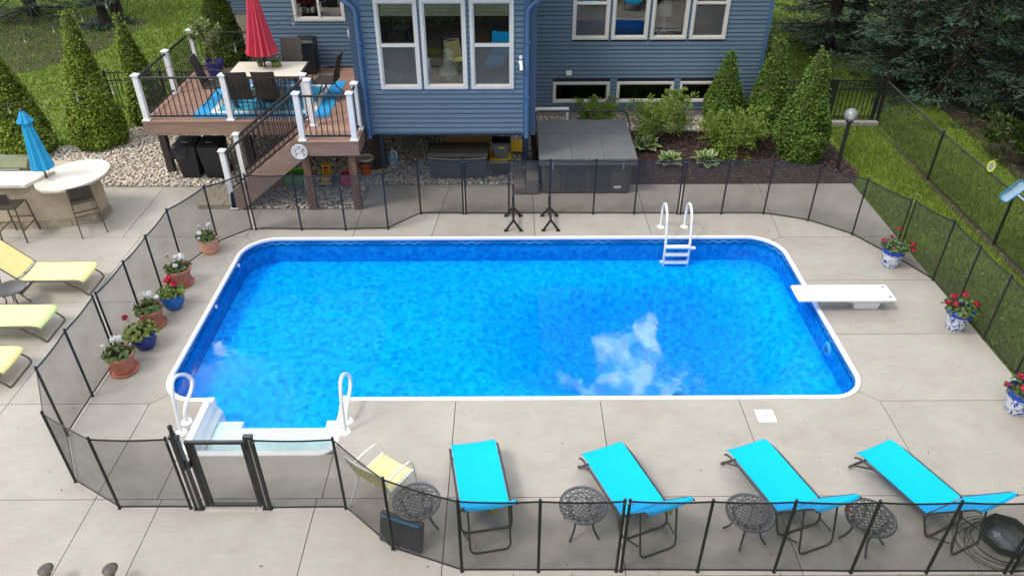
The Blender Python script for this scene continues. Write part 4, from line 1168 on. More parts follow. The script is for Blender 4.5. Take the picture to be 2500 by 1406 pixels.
# thermometer dial on the landing fascia
dl = thing('dial_thermometer', 'round white dial thermometer with red needle on the deck landing', 'thermometer', (-4.2, LY0, 1.36))
cx, cz, yy = -4.19, 1.37, LY0 - 0.02
MB().tube([(cx, yy + 0.03, cz), (cx, yy, cz)], [0.155, 0.16], 32).build('case', MT['white_plastic'], dl, smooth=True)
m = MB()
for k in range(28):
    a = R(-50 + 280 * k / 27); r0, r1 = (0.105, 0.135) if k % 3 == 0 else (0.12, 0.135)
    m.bar((cx + r0 * math.cos(a), yy - 0.003, cz + r0 * math.sin(a)), (cx + r1 * math.cos(a), yy - 0.003, cz + r1 * math.sin(a)), 0.006, 0.004)
m.tube([(cx + 0.075 * math.cos(R(-40 + 260 * k / 24)), yy - 0.003, cz + 0.075 * math.sin(R(-40 + 260 * k / 24))) for k in range(25)], 0.004, 5)
m.build('scale_marks', MT['tube_dark'], dl)
m = MB(); m.bar((cx - 0.07, yy - 0.007, cz - 0.045), (cx + 0.09, yy - 0.007, cz + 0.055), 0.009, 0.004); m.build('needle', MT['petal_red'], dl)
for k, ch in enumerate(("-40", "0", "40", "80", "120")):
    c_ = bpy.data.curves.new('numeral', 'FONT'); c_.body = ch; c_.size = 0.038; c_.align_x = 'CENTER'; c_.align_y = 'CENTER'; c_.extrude = 0.0005
    c_.materials.append(MT['tube_dark']); tmp = bpy.data.objects.new('numeral', c_); COL.objects.link(tmp); bpy.context.view_layer.update(); me_ = bpy.data.meshes.new_from_object(tmp); bpy.data.objects.remove(tmp); bpy.data.curves.remove(c_)
    o = bpy.data.objects.new('numeral', me_); COL.objects.link(o)
    a = R(215 - 250 * k / 4); o.parent = dl
    o.location = (cx + 0.092 * math.cos(a) - dl.location.x, yy - 0.004 - dl.location.y, cz + 0.092 * math.sin(a) - dl.location.z); o.rotation_euler = (R(90), 0, 0)
# ================================================================== FENCES
def pool_fence(label, pts, ends=(True, True)):
    x0, y0 = pts[0]
    t = thing('pool_fence', label, 'fence', (x0, y0, 0), 0, 'removable mesh fence sections around the pool')
    H = 1.215
    for i, (x, y) in enumerate(pts):
        m = MB(); m.tube([(x, y, -0.02), (x, y, H + 0.025), (x, y, H + 0.026), (x, y, H + 0.045)], [0.018, 0.018, 0.02, 0.012], 8)
        o = m.build('post', MT['black_metal'], t, smooth=True)
        MB().lathe([(0.024, 0), (0.024, 0.006)], 10, (x, y, 0.001)).build('deck_cap', MT['black_plastic'], o)
    for (xa, ya), (xb, yb) in zip(pts[:-1], pts[1:]):
        L = math.hypot(xb - xa, yb - ya); n = 8; vs = []
        nx, ny = -(yb - ya) / L, (xb - xa) / L
        bul = random.uniform(-0.018, 0.018)
        top, bot = [], []
        for k in range(n + 1):
            s = k / n; u = 0.014 / L + s * (1 - 0.028 / L); q = math.sin(PI * s)
            zt, zb = H - 0.02 * q, 0.035 + 0.004 * q
            x, y = xa + (xb - xa) * u, ya + (yb - ya) * u
            for j in range(4):
                w = j / 3; b = bul * q * math.sin(PI * w)
                vs.append((x + nx * b, y + ny * b, zb + (zt - zb) * w))
            top.append((x, y, zt)); bot.append((x, y, zb))
        m = MB().add(vs, [(k * 4 + j, (k + 1) * 4 + j, (k + 1) * 4 + j + 1, k * 4 + j + 1) for k in range(n) for j in range(3)])
        o = m.build('mesh_panel', MT['fence_mesh'], t, smooth=True)
        for pts_, nm_ in ((top, 'top_hem'), (bot, 'bottom_hem')):
            vs = [(px_ + nx * sx_ * .003, py_ + ny * sx_ * .003, pz_ + dz_) for px_, py_, pz_ in pts_ for sx_, dz_ in ((-1, -.013), (1, -.013), (1, .013), (-1, .013))]
            MB().add(vs, [(k * 4 + j, k * 4 + (j + 1) % 4, k * 4 + 4 + (j + 1) % 4, k * 4 + 4 + j) for k in range(n) for j in range(4)]).build(nm_, MT['black_plastic'], o)
    for (x, y), on in ((pts[0], ends[0]), (pts[-1], ends[1])):
        if on:
            MB().bar((x - 0.01, y - 0.016, 1.19), (x + 0.05 if on == 1 else x - 0.05, y - 0.018, 1.205), 0.008).build('hook_latch', MT['steel'], t)
    return t
pool_fence('mesh pool fence section behind the terracotta flower pots, ending at the stair newel', [(-5.20, 13.13), (-5.72, 12.62), (-6.08, 11.72), (-6.09, 10.80), (-6.12, 10.00), (-6.165, 9.14)])
pool_fence('creased mesh pool fence section between the lowest flower pot and the gate latch', [(-6.175, 9.06), (-6.185, 8.24), (-6.17, 7.44), (-5.66, 6.61), (-4.905, 6.18), (-4.01, 6.175)])
pool_fence('mesh pool fence section from the gate hinge past the yellow chair and first turquoise lounger', [(-3.0, 6.155), (-2.065, 6.16), (-1.40, 5.56), (-0.565, 5.255), (0.315, 5.248), (1.215, 5.245)])
pool_fence('mesh pool fence section in front of the three turquoise loungers farthest from the gate', [(1.268, 5.245), (2.15, 5.235), (3.03, 5.225), (3.91, 5.21), (4.78, 5.205), (5.68, 5.20)])
pool_fence('mesh pool fence section cut by the frame beside the black basin', [(5.755, 5.2), (6.65, 5.2), (7.5, 5.3)])
pool_fence('mesh pool fence section in front of the deck stairs and toys', [(-5.12, 13.12), (-4.19, 13.10), (-3.30, 13.09), (-2.45, 13.12), (-1.85, 13.75), (-0.96, 13.74)])
pool_fence('mesh pool fence section in front of the hot tub and black stands', [(-0.905, 13.74), (-0.01, 13.72), (0.83, 13.73), (1.745, 13.72), (2.60, 13.71), (3.50, 13.70)])
pool_fence('mesh pool fence section curving from the pool ladder to the first blue and white pot', [(3.56, 13.69), (4.42, 13.70), (5.30, 13.69), (6.13, 13.39), (6.82, 12.82), (7.28, 11.98)])
pool_fence('mesh pool fence section behind the diving board with grass behind it', [(7.325, 11.92), (7.67, 11.20), (7.68, 10.36), (7.70, 9.50), (7.72, 8.62), (7.72, 7.72)])
# gate
gt = thing('pool_gate', 'framed black mesh pool gate with tall latch in front of the white steps', 'gate', (-3.9, 6.17, 0))
m = MB()
gx0, gx1, gy = -3.80, -3.10, 6.165
m.bb(gx0, gx0 + 0.045, gy - 0.022, gy + 0.022, 0.06, 1.20); m.bb(gx1 - 0.045, gx1, gy - 0.022, gy + 0.022, 0.06, 1.20)
m.bb(gx0 + 0.045, gx1 - 0.045, gy - 0.02, gy + 0.02, 1.155, 1.198); m.bb(gx0 + 0.045, gx1 - 0.045, gy - 0.02, gy + 0.02, 0.062, 0.105)
m.bb(gx0 + 0.046, gx0 + 0.10, gy - 0.018, gy + 0.018, 0.106, 1.154)
m.build('gate_frame', MT['black_plastic'], gt, bevel=0.005)
MB().add([(gx0 + .10, gy, .105), (gx1 - .045, gy, .105), (gx1 - .045, gy, 1.155), (gx0 + .10, gy, 1.155)], [(0, 1, 2, 3)]).build('mesh_panel', MT['fence_mesh'], gt)
for xs in ((-3.93, -3.865), (-3.07, -3.015)):
    for x in xs:
        MB().bb(x - 0.018, x + 0.018, gy - 0.018, gy + 0.018, -0.02, 1.24).build('gate_post', MT['black_metal'], gt)
    xm = (xs[0] + xs[1]) / 2
    MB().bb(xs[0] + 0.019, xs[1] - 0.019, gy - 0.014, gy + 0.014, -0.01, 1.19).build('aluminium_insert', MT['steel'], gt)
    MB().bb(xs[0] - 0.03, xs[1] + 0.03, gy - 0.03, gy + 0.03, 1.241, 1.285).build('post_cap', MT['black_plastic'], gt, bevel=0.006)
    MB().bb(xs[0] - 0.03, xs[1] + 0.03, gy - 0.028, gy + 0.028, 0.0, 0.028).build('post_foot', MT['black_plastic'], gt)
m = MB(); m.bb(-3.90, -3.845, gy - 0.075, gy - 0.02, 0.78, 1.36); m.tube([(-3.872, gy - 0.048, 1.36), (-3.872, gy - 0.048, 1.46)], [0.03, 0.022], 10); m.ball((-3.872, gy - 0.048, 1.475), 0.03)
m.bb(-3.845, -3.79, gy - 0.065, gy - 0.023, 0.80, 0.90)
m.build('latch', MT['black_plastic'], gt, bevel=0.006)
for z in (0.12, 1.05): MB().bb(gx1 - 0.002, -3.09, gy - 0.03, gy + 0.03, z, z + 0.09).build('hinge', MT['black_plastic'], gt)
# black chain link fence down the shaded side
cl = thing('chain_link_fence', 'black chain link fence along the shaded lawn under the spruces', 'fence', (9.6, 18.7, 0))
cpts = [(9.72, 18.72), (9.52, 15.36), (9.50, 12.52), (9.49, 9.7), (9.48, 6.9)]
for i, (x, y) in enumerate(cpts):
    w = 0.05 if i == 0 else 0.028
    o = MB().tube([(x, y, -0.06), (x, y, 1.30 if i == 0 else 1.10)], w, 10).build('post', MT['black_metal'], cl, smooth=True)
    m = MB(); m.lathe([(w * 1.2, 0), (w * 1.1, 0.03), (0.01, 0.06)], 10, (x, y, 1.30 if i == 0 else 1.10)); m.build('post_cap', MT['black_metal'], o)
MB().tube([(x, y, 1.075) for x, y in cpts], 0.02, 8).build('top_rail', MT['tube_dark'], cl, smooth=True)
for (xa, ya), (xb, yb) in zip(cpts[:-1], cpts[1:]):
    MB().add([(xa, ya, -0.03), (xb, yb, -0.03), (xb, yb, 1.07), (xa, ya, 1.07)], [(0, 1, 2, 3)]).build('wire_mesh', MT['chain_mesh'], cl)
# black picket fences
def picket(label, x0, x1, y, posts, H=1.10, z0=0.0):
    t = thing('picket_fence', label, 'fence', (x0, y, 0))
    for px, w in posts: MB().bb(px - w, px + w, y - w, y + w, -0.06, H + 0.05).build('post', MT['black_metal'], t)
    for z in (0.14, H - 0.22, H): MB().bb(x0, x1, y - 0.014, y + 0.014, z - 0.014, z + 0.014).build('rail', MT['black_metal'], t)
    n = int((x1 - x0) / 0.112); sh = None
    for k in range(n):
        x = x0 + 0.06 + k * 0.112
        if sh is None: o = MB().bb(-0.009, 0.009, -0.009, 0.009, 0.06, H).build('picket', MT['black_metal'], t, world=False); sh = o.data
        else:
            o = bpy.data.objects.new('picket', sh); COL.objects.link(o); o.parent = t
        o.location = (x - x0, 0, 0)
picket('black metal picket fence with a wide post between house corner and chain link fence', 6.36, 9.60, 18.70, [(6.38, 0.03), (8.36, 0.075), (9.56, 0.04)])
picket('black metal picket fence on the lawn behind the tall conifers', -10.75, -7.75, 19.55, [(-10.72, 0.03), (-9.25, 0.03), (-7.78, 0.03)])
kb = thing('stone_kerb', 'row of tan kerb stones under the black picket fence', 'kerb', (8.3, 18.6, 0))
for a, b in ((8.05, 8.58), (8.59, 9.14), (9.15, 9.66)):
    MB().bb(a, b, 18.46, 18.62, -0.06, 0.075 + random.uniform(-.01, .01)).build('kerb_stone', MT['kerb'], kb, bevel=0.015)

# ================================================================== POOL HARDWARE
def handrail(x, label):
    t = thing('pool_handrail', label, 'handrail', (x, 7.6, 0), 0, 'white handrails by the pool steps')
    path = bez([(x, 7.48, 0.0), (x, 7.53, 0.35), (x, 7.59, 0.62), (x, 7.68, 0.77), (x, 7.84, 0.74), (x, 8.02, 0.60), (x, 8.15, 0.42), (x, 8.09, 0.29), (x, 7.86, 0.235), (x, 7.72, 0.17), (x, 7.69, 0.0)], 7)
    MB().tube(path, 0.026, 10).build('rail', MT['white_plastic'], t, smooth=True)
    for y in (7.48, 7.69): MB().lathe([(0.082, 0.001), (0.08, 0.012), (0.045, 0.028), (0.03, 0.03)], 18, (x, y, 0)).build('flange', MT['white_plastic'], t, smooth=True)
handrail(-4.60, 'white looped handrail beside the gate latch at the pool steps')
handrail(-2.31, 'white looped handrail beside the pool steps, nearer the yellow chair')
ld = thing('pool_ladder', 'white pool ladder with two looped rails and steps into the water', 'ladder', (3.3, 13.0, 0))
for x in (3.07, 3.55):
    path = bez([(x, 13.18, 0.0), (x, 13.20, 0.3), (x, 13.16, 0.50), (x, 12.98, 0.62), (x, 12.76, 0.52), (x, 12.66, 0.28), (x, 12.58, 0.0), (x, 12.56, -0.30), (x, 12.56, -0.62)], 6)
    MB().tube(path, 0.026, 10).build('rail', MT['white_plastic'], ld, smooth=True)
    MB().lathe([(0.082, 0.001), (0.08, 0.012), (0.045, 0.028), (0.03, 0.03)], 18, (x, 13.18, 0)).build('flange', MT['white_plastic'], ld, smooth=True)
for z in (-0.09, -0.27, -0.45): MB().bb(3.08, 3.54, 12.50, 12.60, z - 0.02, z + 0.02).build('tread', MT['white_plastic'], ld, bevel=0.008)
m = MB(); m.bb(3.0, 3.06, 12.53, 12.60, -0.47, -0.43); m.bb(3.56, 3.66, 12.53, 12.60, -0.14, -0.11); m.build('bumper', MT['white_plastic'], ld)
db = thing('diving_board', 'white diving board on a low moulded stand', 'diving board', (5.8, 10.45, 0))
m = MB(); m.prism(inset([(4.87, 10.22), (6.53, 10.22), (6.53, 10.68), (4.87, 10.68)], 0.0), 0.225, 0.275)
m.build('board', MT['white_plastic'], db, bevel=0.02)
for y in (10.30, 10.60): MB().lathe([(0.025, 0), (0.02, 0.012)], 12, (6.44, y, 0.276)).build('bolt', MT['steel'], db)
m = MB()
b0, b1 = [(5.92, 10.34), (6.32, 10.34), (6.32, 10.57), (5.92, 10.57)], [(5.72, 10.25), (6.44, 10.25), (6.44, 10.65), (5.72, 10.65)]
m.add([(*p, 0.0) for p in b0] + [(*p, 0.13) for p in [(5.88, 10.32), (6.34, 10.32), (6.34, 10.59), (5.88, 10.59)]] + [(*p, 0.20) for p in b1] + [(*p, 0.223) for p in b1],
      [(i + 4 * j, (i + 1) % 4 + 4 * j, (i + 1) % 4 + 4 * (j + 1), i + 4 * (j + 1)) for j in range(3) for i in range(4)] + [(12, 13, 14, 15)])
m.build('stand', MT['white_plastic'], db, bevel=0.012)
sk = thing('skimmer_lid', 'square white skimmer lid set in the concrete by the pool', 'lid', (3.66, 7.76, 0))
MB().bb(3.53, 3.79, 7.635, 7.885, -0.02, 0.006).build('cover', MT['white_plastic'], sk, bevel=0.003)
MB().lathe([(0.014, 0), (0.014, 0.002)], 12, (3.665, 7.76, 0.0062)).build('finger_hole', MT['black_plastic'], sk)
# two black stands beside the fence
def stand(x, label):
    t = thing('cover_stand', label, 'stand', (x, 13.35, 0), 0, 'black floor stands at the far pool edge')
    m = MB(); m.bar((x, 13.10, 0.20), (x, 13.74, 0.23), 0.05, 0.055); m.build('beam', MT['black_metal'], t, bevel=0.004)
    m = MB(); m.bar((x, 13.755, 0.20), (x, 13.765, 0.69), 0.034); m.build('upright', MT['black_metal'], t)
    m = MB(); m.bar((x, 13.74, 0.23), (x, 13.752, 0.40), 0.052); m.build('sleeve', MT['black_metal'], t)
    for y0, y1 in ((13.12, 13.03), (13.66, 13.64)):
        for s in (-1, 1):
            MB().bar((x, y0, 0.20), (x + s * 0.145, y1, 0.03), 0.034).build('leg', MT['black_metal'], t)
            MB().box((x + s * 0.15, y1, 0.015), (0.075, 0.055, 0.03)).build('foot', MT['black_plastic'], t)
stand(0.08, 'black upright stand with splayed feet nearest the hot tub steps')
stand(0.83, 'black upright stand with splayed feet in front of the hot tub louvres')
# globe lamp post
lp = thing('lamp_post', 'short black lamp post with a clear glass globe at the lawn edge', 'lamp post', (7.54, 15.68, 0))
m = MB(); m.tube([(7.54, 15.68, -0.05), (7.54, 15.68, 1.20)], 0.042, 12); m.lathe([(0.09, 0), (0.08, 0.05), (0.042, 0.09)], 14, (7.54, 15.68, 0)); m.build('post', MT['black_metal'], lp, smooth=True)
MB().tube([(7.41, 15.68, 0.92), (7.67, 15.68, 0.92)], 0.009, 6).build('crossbar', MT['black_metal'], lp)
MB().lathe([(0.05, 1.20), (0.085, 1.215), (0.085, 1.235), (0.05, 1.24)], 16, (7.54, 15.68, 0)).build('globe_holder', MT['black_metal'], lp, smooth=True)
MB().ball((7.54, 15.68, 1.375), 0.15, 24, 16).build('globe', MT['globe'], lp, smooth=True)
MB().tube([(7.54, 15.68, 1.24), (7.54, 15.68, 1.33), (7.54, 15.68, 1.41)], [0.018, 0.03, 0.02], 10).build('bulb', MT['lampshade'], lp, smooth=True)
# solar path lights at the near lawn edge
def solar(x, y, label):
    t = thing('solar_light', label, 'path light', (x, y, 0), 0, 'solar path lights at the near patio edge')
    MB().tube([(x, y, -0.05), (x, y, 0.16)], 0.012, 8).build('stake', MT['tube_dark'], t)
    MB().lathe([(0.03, 0.16), (0.036, 0.17), (0.036, 0.235), (0.03, 0.245)], 12, (x, y, 0)).build('lens', MT['steel'], t, smooth=True)
    MB().lathe([(0.082, 0.25), (0.085, 0.262), (0.055, 0.285), (0.05, 0.288)], 20, (x, y, 0)).build('cap', MT['tube_brown'], t, smooth=True)
    MB().bb(x - 0.026, x + 0.026, y - 0.026, y + 0.026, 0.2885, 0.292).build('solar_panel', MT['resin'], t)
solar(-5.21, 5.13, 'small bronze solar path light with round cap, nearer the photo corner')
solar(-4.49, 5.13, 'small bronze solar path light with round cap, nearer the gate')
# leaf skimmer hung on the chain link fence
sn = thing('leaf_skimmer', 'blue rimmed pool skimmer net on a silver pole on the chain link fence', 'skimmer net', (9.30, 12.3, 1.2))
cx, cy, cz = 9.28, 12.28, 1.24
ax = Vector((0.74, 0.16, 0.64)).normalized(); ay = Vector((-0.55, -0.70, 0.45)).cross(ax).normalized()
if ay.x > 0: ay = -ay
C0 = Vector((cx, cy, cz))
ring_ = fillet([C0 + ax * a + ay * b for a, b in ((0, -.09), (-.23, -.09), (-.26, .02), (-.2, .09), (.2, .09), (.26, .02), (.23, -.09), (0, -.09))], 0.06)
MB().tube(ring_, 0.016, 7).build('rim', MT['net_blue'], sn, smooth=True)
dn = ax.cross(ay).normalized(); dn = dn if dn.z < 0 else -dn
grid = []
for j in range(5):
    for i in range(9):
        u, v = i / 8 * 2 - 1, j / 4 * 2 - 1
        grid.append(C0 + ax * u * .235 + ay * v * .085 + dn * (0.07 * (1 - u * u) * (1 - v * v) ** 0.5) + Vector((0, 0, random.uniform(-.006, .006))))
MB().add(grid, [(j * 9 + i, j * 9 + i + 1, (j + 1) * 9 + i + 1, (j + 1) * 9 + i) for j in range(4) for i in range(8)]).build('net', MT['net_white'], sn, smooth=True)
pd = Vector((9.33, 9.4, 1.10)) - (C0 - ay * 0.09)
MB().tube([C0 - ay * 0.09, C0 - ay * 0.09 + pd * 0.06, Vector((9.33, 9.4, 1.10))], 0.015, 8).build('pole', MT['silver_pole'], sn, smooth=True)
p2 = thing('vacuum_pole', 'cobalt blue pole hanging beside the skimmer net', 'pole', (9.42, 12.2, 1.2))
MB().tube([(9.40, 12.38, 1.17), (9.40, 9.5, 1.12)], 0.015, 8).build('shaft', MT['cobalt_pole'], p2, smooth=True)
MB().tube([(9.40, 12.42, 1.17), (9.40, 12.30, 1.17)], 0.024, 8).build('grip', MT['net_blue'], p2, smooth=True)
rf_ = thing('round_reflector', 'small yellow rimmed oval disc clipped on the chain link fence', 'reflector', (9.5, 13.42, 1.1))
ct = Vector((9.49, 13.42, 1.20)); nn = Vector((-0.45, -0.75, 0.35)).normalized(); t1 = nn.cross(Vector((0, 0, 1))).normalized(); t2 = t1.cross(nn)
MB().tube([ct + (t1 * 0.058 * math.cos(a) + t2 * 0.10 * math.sin(a)) for a in [2 * PI * k / 24 for k in range(24)]], 0.013, 6, closed=True).build('rim', MT['lime'], rf_, smooth=True)
dv_ = [ct] + [ct + (t1 * 0.055 * math.cos(a) + t2 * 0.095 * math.sin(a)) for a in [2 * PI * k / 24 for k in range(24)]]
MB().add(dv_, [(0, i + 1, (i + 1) % 24 + 1) for i in range(24)]).build('face', MT['grey_pl'], rf_)
MB().bar(ct - t2 * 0.1, (9.5, 13.42, 1.07), 0.02).build('clip', MT['tube_dark'], rf_)
# ================================================================== LOUNGERS
def make_lounger(name, label, sling, tube, group, back=52):
    t = thing(name, label, 'sun lounger', (0, 0, 0), 0, group)
    W, Lf, Hs = 0.29, 1.10, 0.345
    for s in (-1, 1):
        MB().tube(fillet([(s * (W + .025), -0.02, Hs - .03), (s * (W + .025), Lf - 0.24, Hs - .03), (s * (W + .025), Lf - .08, Hs - .055), (s * (W + .025), Lf - 0.02, Hs - .10)], 0.08), 0.014, 8).build('side_rail', MT[tube], t, smooth=True, world=False)
    # foot loop
    MB().tube(fillet([(-(W + .025), Lf - 0.30, Hs - .035), (-(W + .025), Lf - 0.02, 0.10), (-(W + .02), Lf + 0.03, 0.014), ((W + .02), Lf + 0.03, 0.014), ((W + .025), Lf - 0.02, 0.10), ((W + .025), Lf - 0.30, Hs - .035)], 0.07), 0.014, 8).build('foot_leg', MT[tube], t, smooth=True, world=False)
    # rear loops
    MB().tube(fillet([(-(W + .025), 0.02, Hs - .03), (-(W + .02), -0.10, 0.02), ((W + .02), -0.10, 0.02), ((W + .025), 0.02, Hs - .03)], 0.09), 0.014, 8).build('rear_leg', MT[tube], t, smooth=True, world=False)
    bt = R(back); cb, sb = math.cos(bt), math.sin(bt)
    def bk(l, x=0, o=0): return (x, -l * cb + o * sb, Hs + l * sb + o * cb)
    m = MB(); q = bk(0.42, 0, -0.03)
    m.tube(fillet([(-(W - .05), q[1], q[2]), (-(W - .05), -0.40, 0.012), ((W - .05), -0.40, 0.012), ((W - .05), q[1], q[2])], 0.09), 0.012, 8)
    m.bar((-(W + .02), -0.08, 0.06), (-(W - .05), -0.33, 0.16), 0.014); m.bar(((W + .02), -0.08, 0.06), ((W - .05), -0.33, 0.16), 0.014)
    m.build('back_support', MT[tube], t, smooth=True, world=False)
    for s in (-1, 1):
        m = MB(); a = [(s * (W + .005), *bk(l)[1:]) for l in (0.0, 0.35, 0.70)]; e = bk(0.76); a.append((s * (W + .005), e[1] - 0.03, e[2] - 0.03))
        m.tube(fillet(a, 0.06), 0.012, 8); m.build('back_rail', MT[tube], t, smooth=True, world=False)
    # slings: seat with a rolled foot end, back with a rolled head end
    def sheet(rows, name):
        vs = []; nx = 4
        for y, z in rows:
            for i in range(nx + 1):
                u = i / nx * 2 - 1; vs.append((u * W, y, z - (0.020 + 0.006 * math.sin(9 * y)) * (1 - u * u)))
        n0 = len(vs); vs += [(x, y, z - 0.006) for x, y, z in vs]
        fs = []
        for j in range(len(rows) - 1):
            for i in range(nx):
                a = j * (nx + 1) + i
                fs.append((a, a + 1, a + nx + 2, a + nx + 1)); fs.append((n0 + a, n0 + a + nx + 1, n0 + a + nx + 2, n0 + a + 1))
        MB().add(vs, fs).build(name, MT[sling], t, smooth=True, world=False)
    sheet([(0.02, Hs - .01), (0.3, Hs - .012), (0.6, Hs - .012), (Lf - .16, Hs - .008), (Lf - .05, Hs - .018), (Lf, Hs - .045), (Lf + .012, Hs - .07)], 'seat_sling')
    sheet([(bk(l)[1], bk(l)[2] + .008) for l in (0.03, 0.2, 0.4, 0.6, 0.70)] + [(bk(.76)[1], bk(.75)[2] - .006), (bk(.78)[1] - .008, bk(.75)[2] - .03)], 'back_sling')
    MB().tube([(-(W + .02), 0, Hs - .03), ((W + .02), 0, Hs - .03)], 0.011, 8).build('hinge_bar', MT[tube], t, world=False)
    return t
GL = 'turquoise loungers lined up along the near pool edge'
lg = make_lounger('sun_lounger', 'turquoise sling lounger beside the yellow chair', 'sling_blue', 'tube_dark', GL)
spots = [((-0.49, 6.96), (-0.305, 5.91), 'turquoise sling lounger nearest the yellow chair with a lime clip'), ((1.195, 6.865), (1.59, 5.86), 'turquoise sling lounger with lime clip, second from the yellow chair'),
         ((3.10, 6.915), (3.47, 5.895), 'turquoise sling lounger just below the white skimmer lid, coral ribbon hanging from its back'), ((4.76, 6.89), (5.215, 5.88), 'turquoise sling lounger nearest the black basin with coiled cable')]
for i, (f, h, lb) in enumerate(spots):
    dx, dy = f[0] - h[0], f[1] - h[1]
    place(lg, i, (h[0], h[1], 0), math.atan2(-dx, dy), lb)
GC = 'yellow and green chaises by the outdoor bar'
cy1 = make_lounger('chaise', 'yellow sling chaise with raised back next to the stone bar', 'sling_yellow', 'tube_brown', GC, 45); cy1.location = (-8.56, 11.13, 0); cy1.rotation_euler.z = -PI / 2
cg = make_lounger('chaise', 'pale green sling chaise between the two yellow ones', 'sling_green', 'tube_brown', GC, 45); cg.location = (-8.63, 9.81, 0); cg.rotation_euler.z = -PI / 2
cy2 = place(cy1, 1, (-8.62, 8.72, 0), -PI / 2, 'yellow sling chaise cut by the frame, nearest the fence corner')
# clips and ribbon on the loungers
for x, y, z, lb in ((-0.19, 5.60, 0.70, 'lime clip on the lounger nearest the yellow chair'), (1.80, 5.58, 0.70, 'lime clip on the lounger between two lattice tables')):
    t = thing('towel_clip', lb, 'clip', (x, y, z))
    MB().box((x, y, z - 0.02), (0.07, 0.04, 0.05), 0.5).build('jaw', MT['lime'], t, bevel=0.01); MB().box((x + .02, y - .02, z - 0.06), (0.04, 0.025, 0.06), 0.2).build('tail', MT['lime'], t, bevel=0.008)
t = thing('ribbon', 'coral ribbon tied to the back of a turquoise lounger below the skimmer lid', 'ribbon', (3.87, 5.66, 0.66))
MB().tube(bez([(3.86, 5.68, 0.73), (3.89, 5.65, 0.66), (3.90, 5.64, 0.55)], 4), [0.018] * 9, 6).build('strip', MT['pink'], t)

# ================================================================== LATTICE SIDE TABLES
def lattice_table():
    t = thing('side_table', 'round cast lattice side table', 'side table', (0, 0, 0), 0, 'cast lattice side tables between the loungers')
    H, r0 = 0.45, 0.285
    m = MB()
    prof = [(r0 - .028, -0.012), (r0, -0.014), (r0 + .004, 0.0), (r0 - .01, 0.008), (r0 - .028, 0.004)]
    n = 40; vs = []; fs = []
    for k in range(n):
        a = 2 * PI * k / n
        for r, z in prof: vs.append((r * math.cos(a), r * math.sin(a), H + z))
    for k in range(n):
        for q in range(5): fs.append((k * 5 + q, ((k + 1) % n) * 5 + q, ((k + 1) % n) * 5 + (q + 1) % 5, k * 5 + (q + 1) % 5))
    m.add(vs, fs); m.build('rim', MT['cast'], t, smooth=True, world=False)
    m = MB(); Rl = 0.185
    for s in (1, -1):
        k = -0.176
        while k < 0.18:
            h = math.sqrt(max(Rl * Rl - k * k, 0.0004))
            d = Vector((1, s, 0)).normalized(); p = Vector((-d.y, d.x, 0)) * k
            m.bar(p - d * h + Vector((0, 0, H + (0.001 if s > 0 else -0.004))), p + d * h + Vector((0, 0, H + (0.001 if s > 0 else -0.004))), 0.0165, 0.008); k += 0.044
    m.build('lattice', MT['cast'], t, world=False)
    m = MB()
    m.tube([(Rl * math.cos(2 * PI * k / 32), Rl * math.sin(2 * PI * k / 32), H) for k in range(32)], 0.0085, 6, closed=True)
    for k in range(16):
        a = 2 * PI * k / 16; c = Vector((0.224 * math.cos(a), 0.224 * math.sin(a), H)); rr = 0.027
        m.tube([c + Vector((rr * math.cos(b), rr * math.sin(b), 0)) for b in [2 * PI * q / 10 for q in range(10)]], 0.0075, 5, closed=True)
        a2 = a + PI / 16; m.bar((0.19 * math.cos(a2), 0.19 * math.sin(a2), H), (0.26 * math.cos(a2), 0.26 * math.sin(a2), H), 0.012, 0.008)
    m.build('scrollwork', MT['cast'], t, world=False)
    m = MB(); m.tube([(0.17 * math.cos(2 * PI * k / 24), 0.17 * math.sin(2 * PI * k / 24), H - .075) for k in range(24)], 0.01, 6, closed=True); m.build('stretcher_ring', MT['cast'], t, world=False)
    for k in range(4):
        a = PI / 4 + PI / 2 * k; c, s_ = math.cos(a), math.sin(a)
        MB().tube(bez([(0.20 * c, 0.20 * s_, H - .012), (0.185 * c, 0.185 * s_, H - .10), (0.15 * c, 0.15 * s_, H - .22), (0.19 * c, 0.19 * s_, 0.10), (0.25 * c, 0.25 * s_, 0.02)], 5), [0.014] * 20 + [0.018], 8).build('leg', MT['cast'], t, smooth=True, world=False)
    return t
ltb = lattice_table()
for i, (x, y, rz, lb) in enumerate(((-1.12, 5.90, 0.5, 'round cast lattice table beside the yellow chair'), (0.86, 5.83, 0.1, 'round cast lattice table between the lounger nearest the yellow chair and the next one'), (2.81, 5.71, 0.3, 'round cast lattice table by the lounger below the skimmer lid, on its yellow chair side'), (4.19, 5.63, 0.6, 'round cast lattice table between the ribboned lounger and the lounger by the black basin'))):
    place(ltb, i, (x, y, 0), rz, lb)
t = thing('side_table', 'low round smoked top table by the yellow chaise', 'side table', (-8.50, 10.50, 0))
MB().lathe([(0.25, 0.385), (0.255, 0.40), (0.24, 0.405)], 30, (-8.50, 10.50, 0)).build('tabletop', MT['tube_dark'], t, smooth=True)
for k in range(4):
    a = PI / 4 + k * PI / 2
    MB().tube(bez([(-8.5 + .2 * math.cos(a), 10.5 + .2 * math.sin(a), .385), (-8.5 + .12 * math.cos(a), 10.5 + .12 * math.sin(a), .22), (-8.5 + .21 * math.cos(a), 10.5 + .21 * math.sin(a), .01)], 5), 0.011, 6).build('leg', MT['tube_dark'], t, smooth=True)

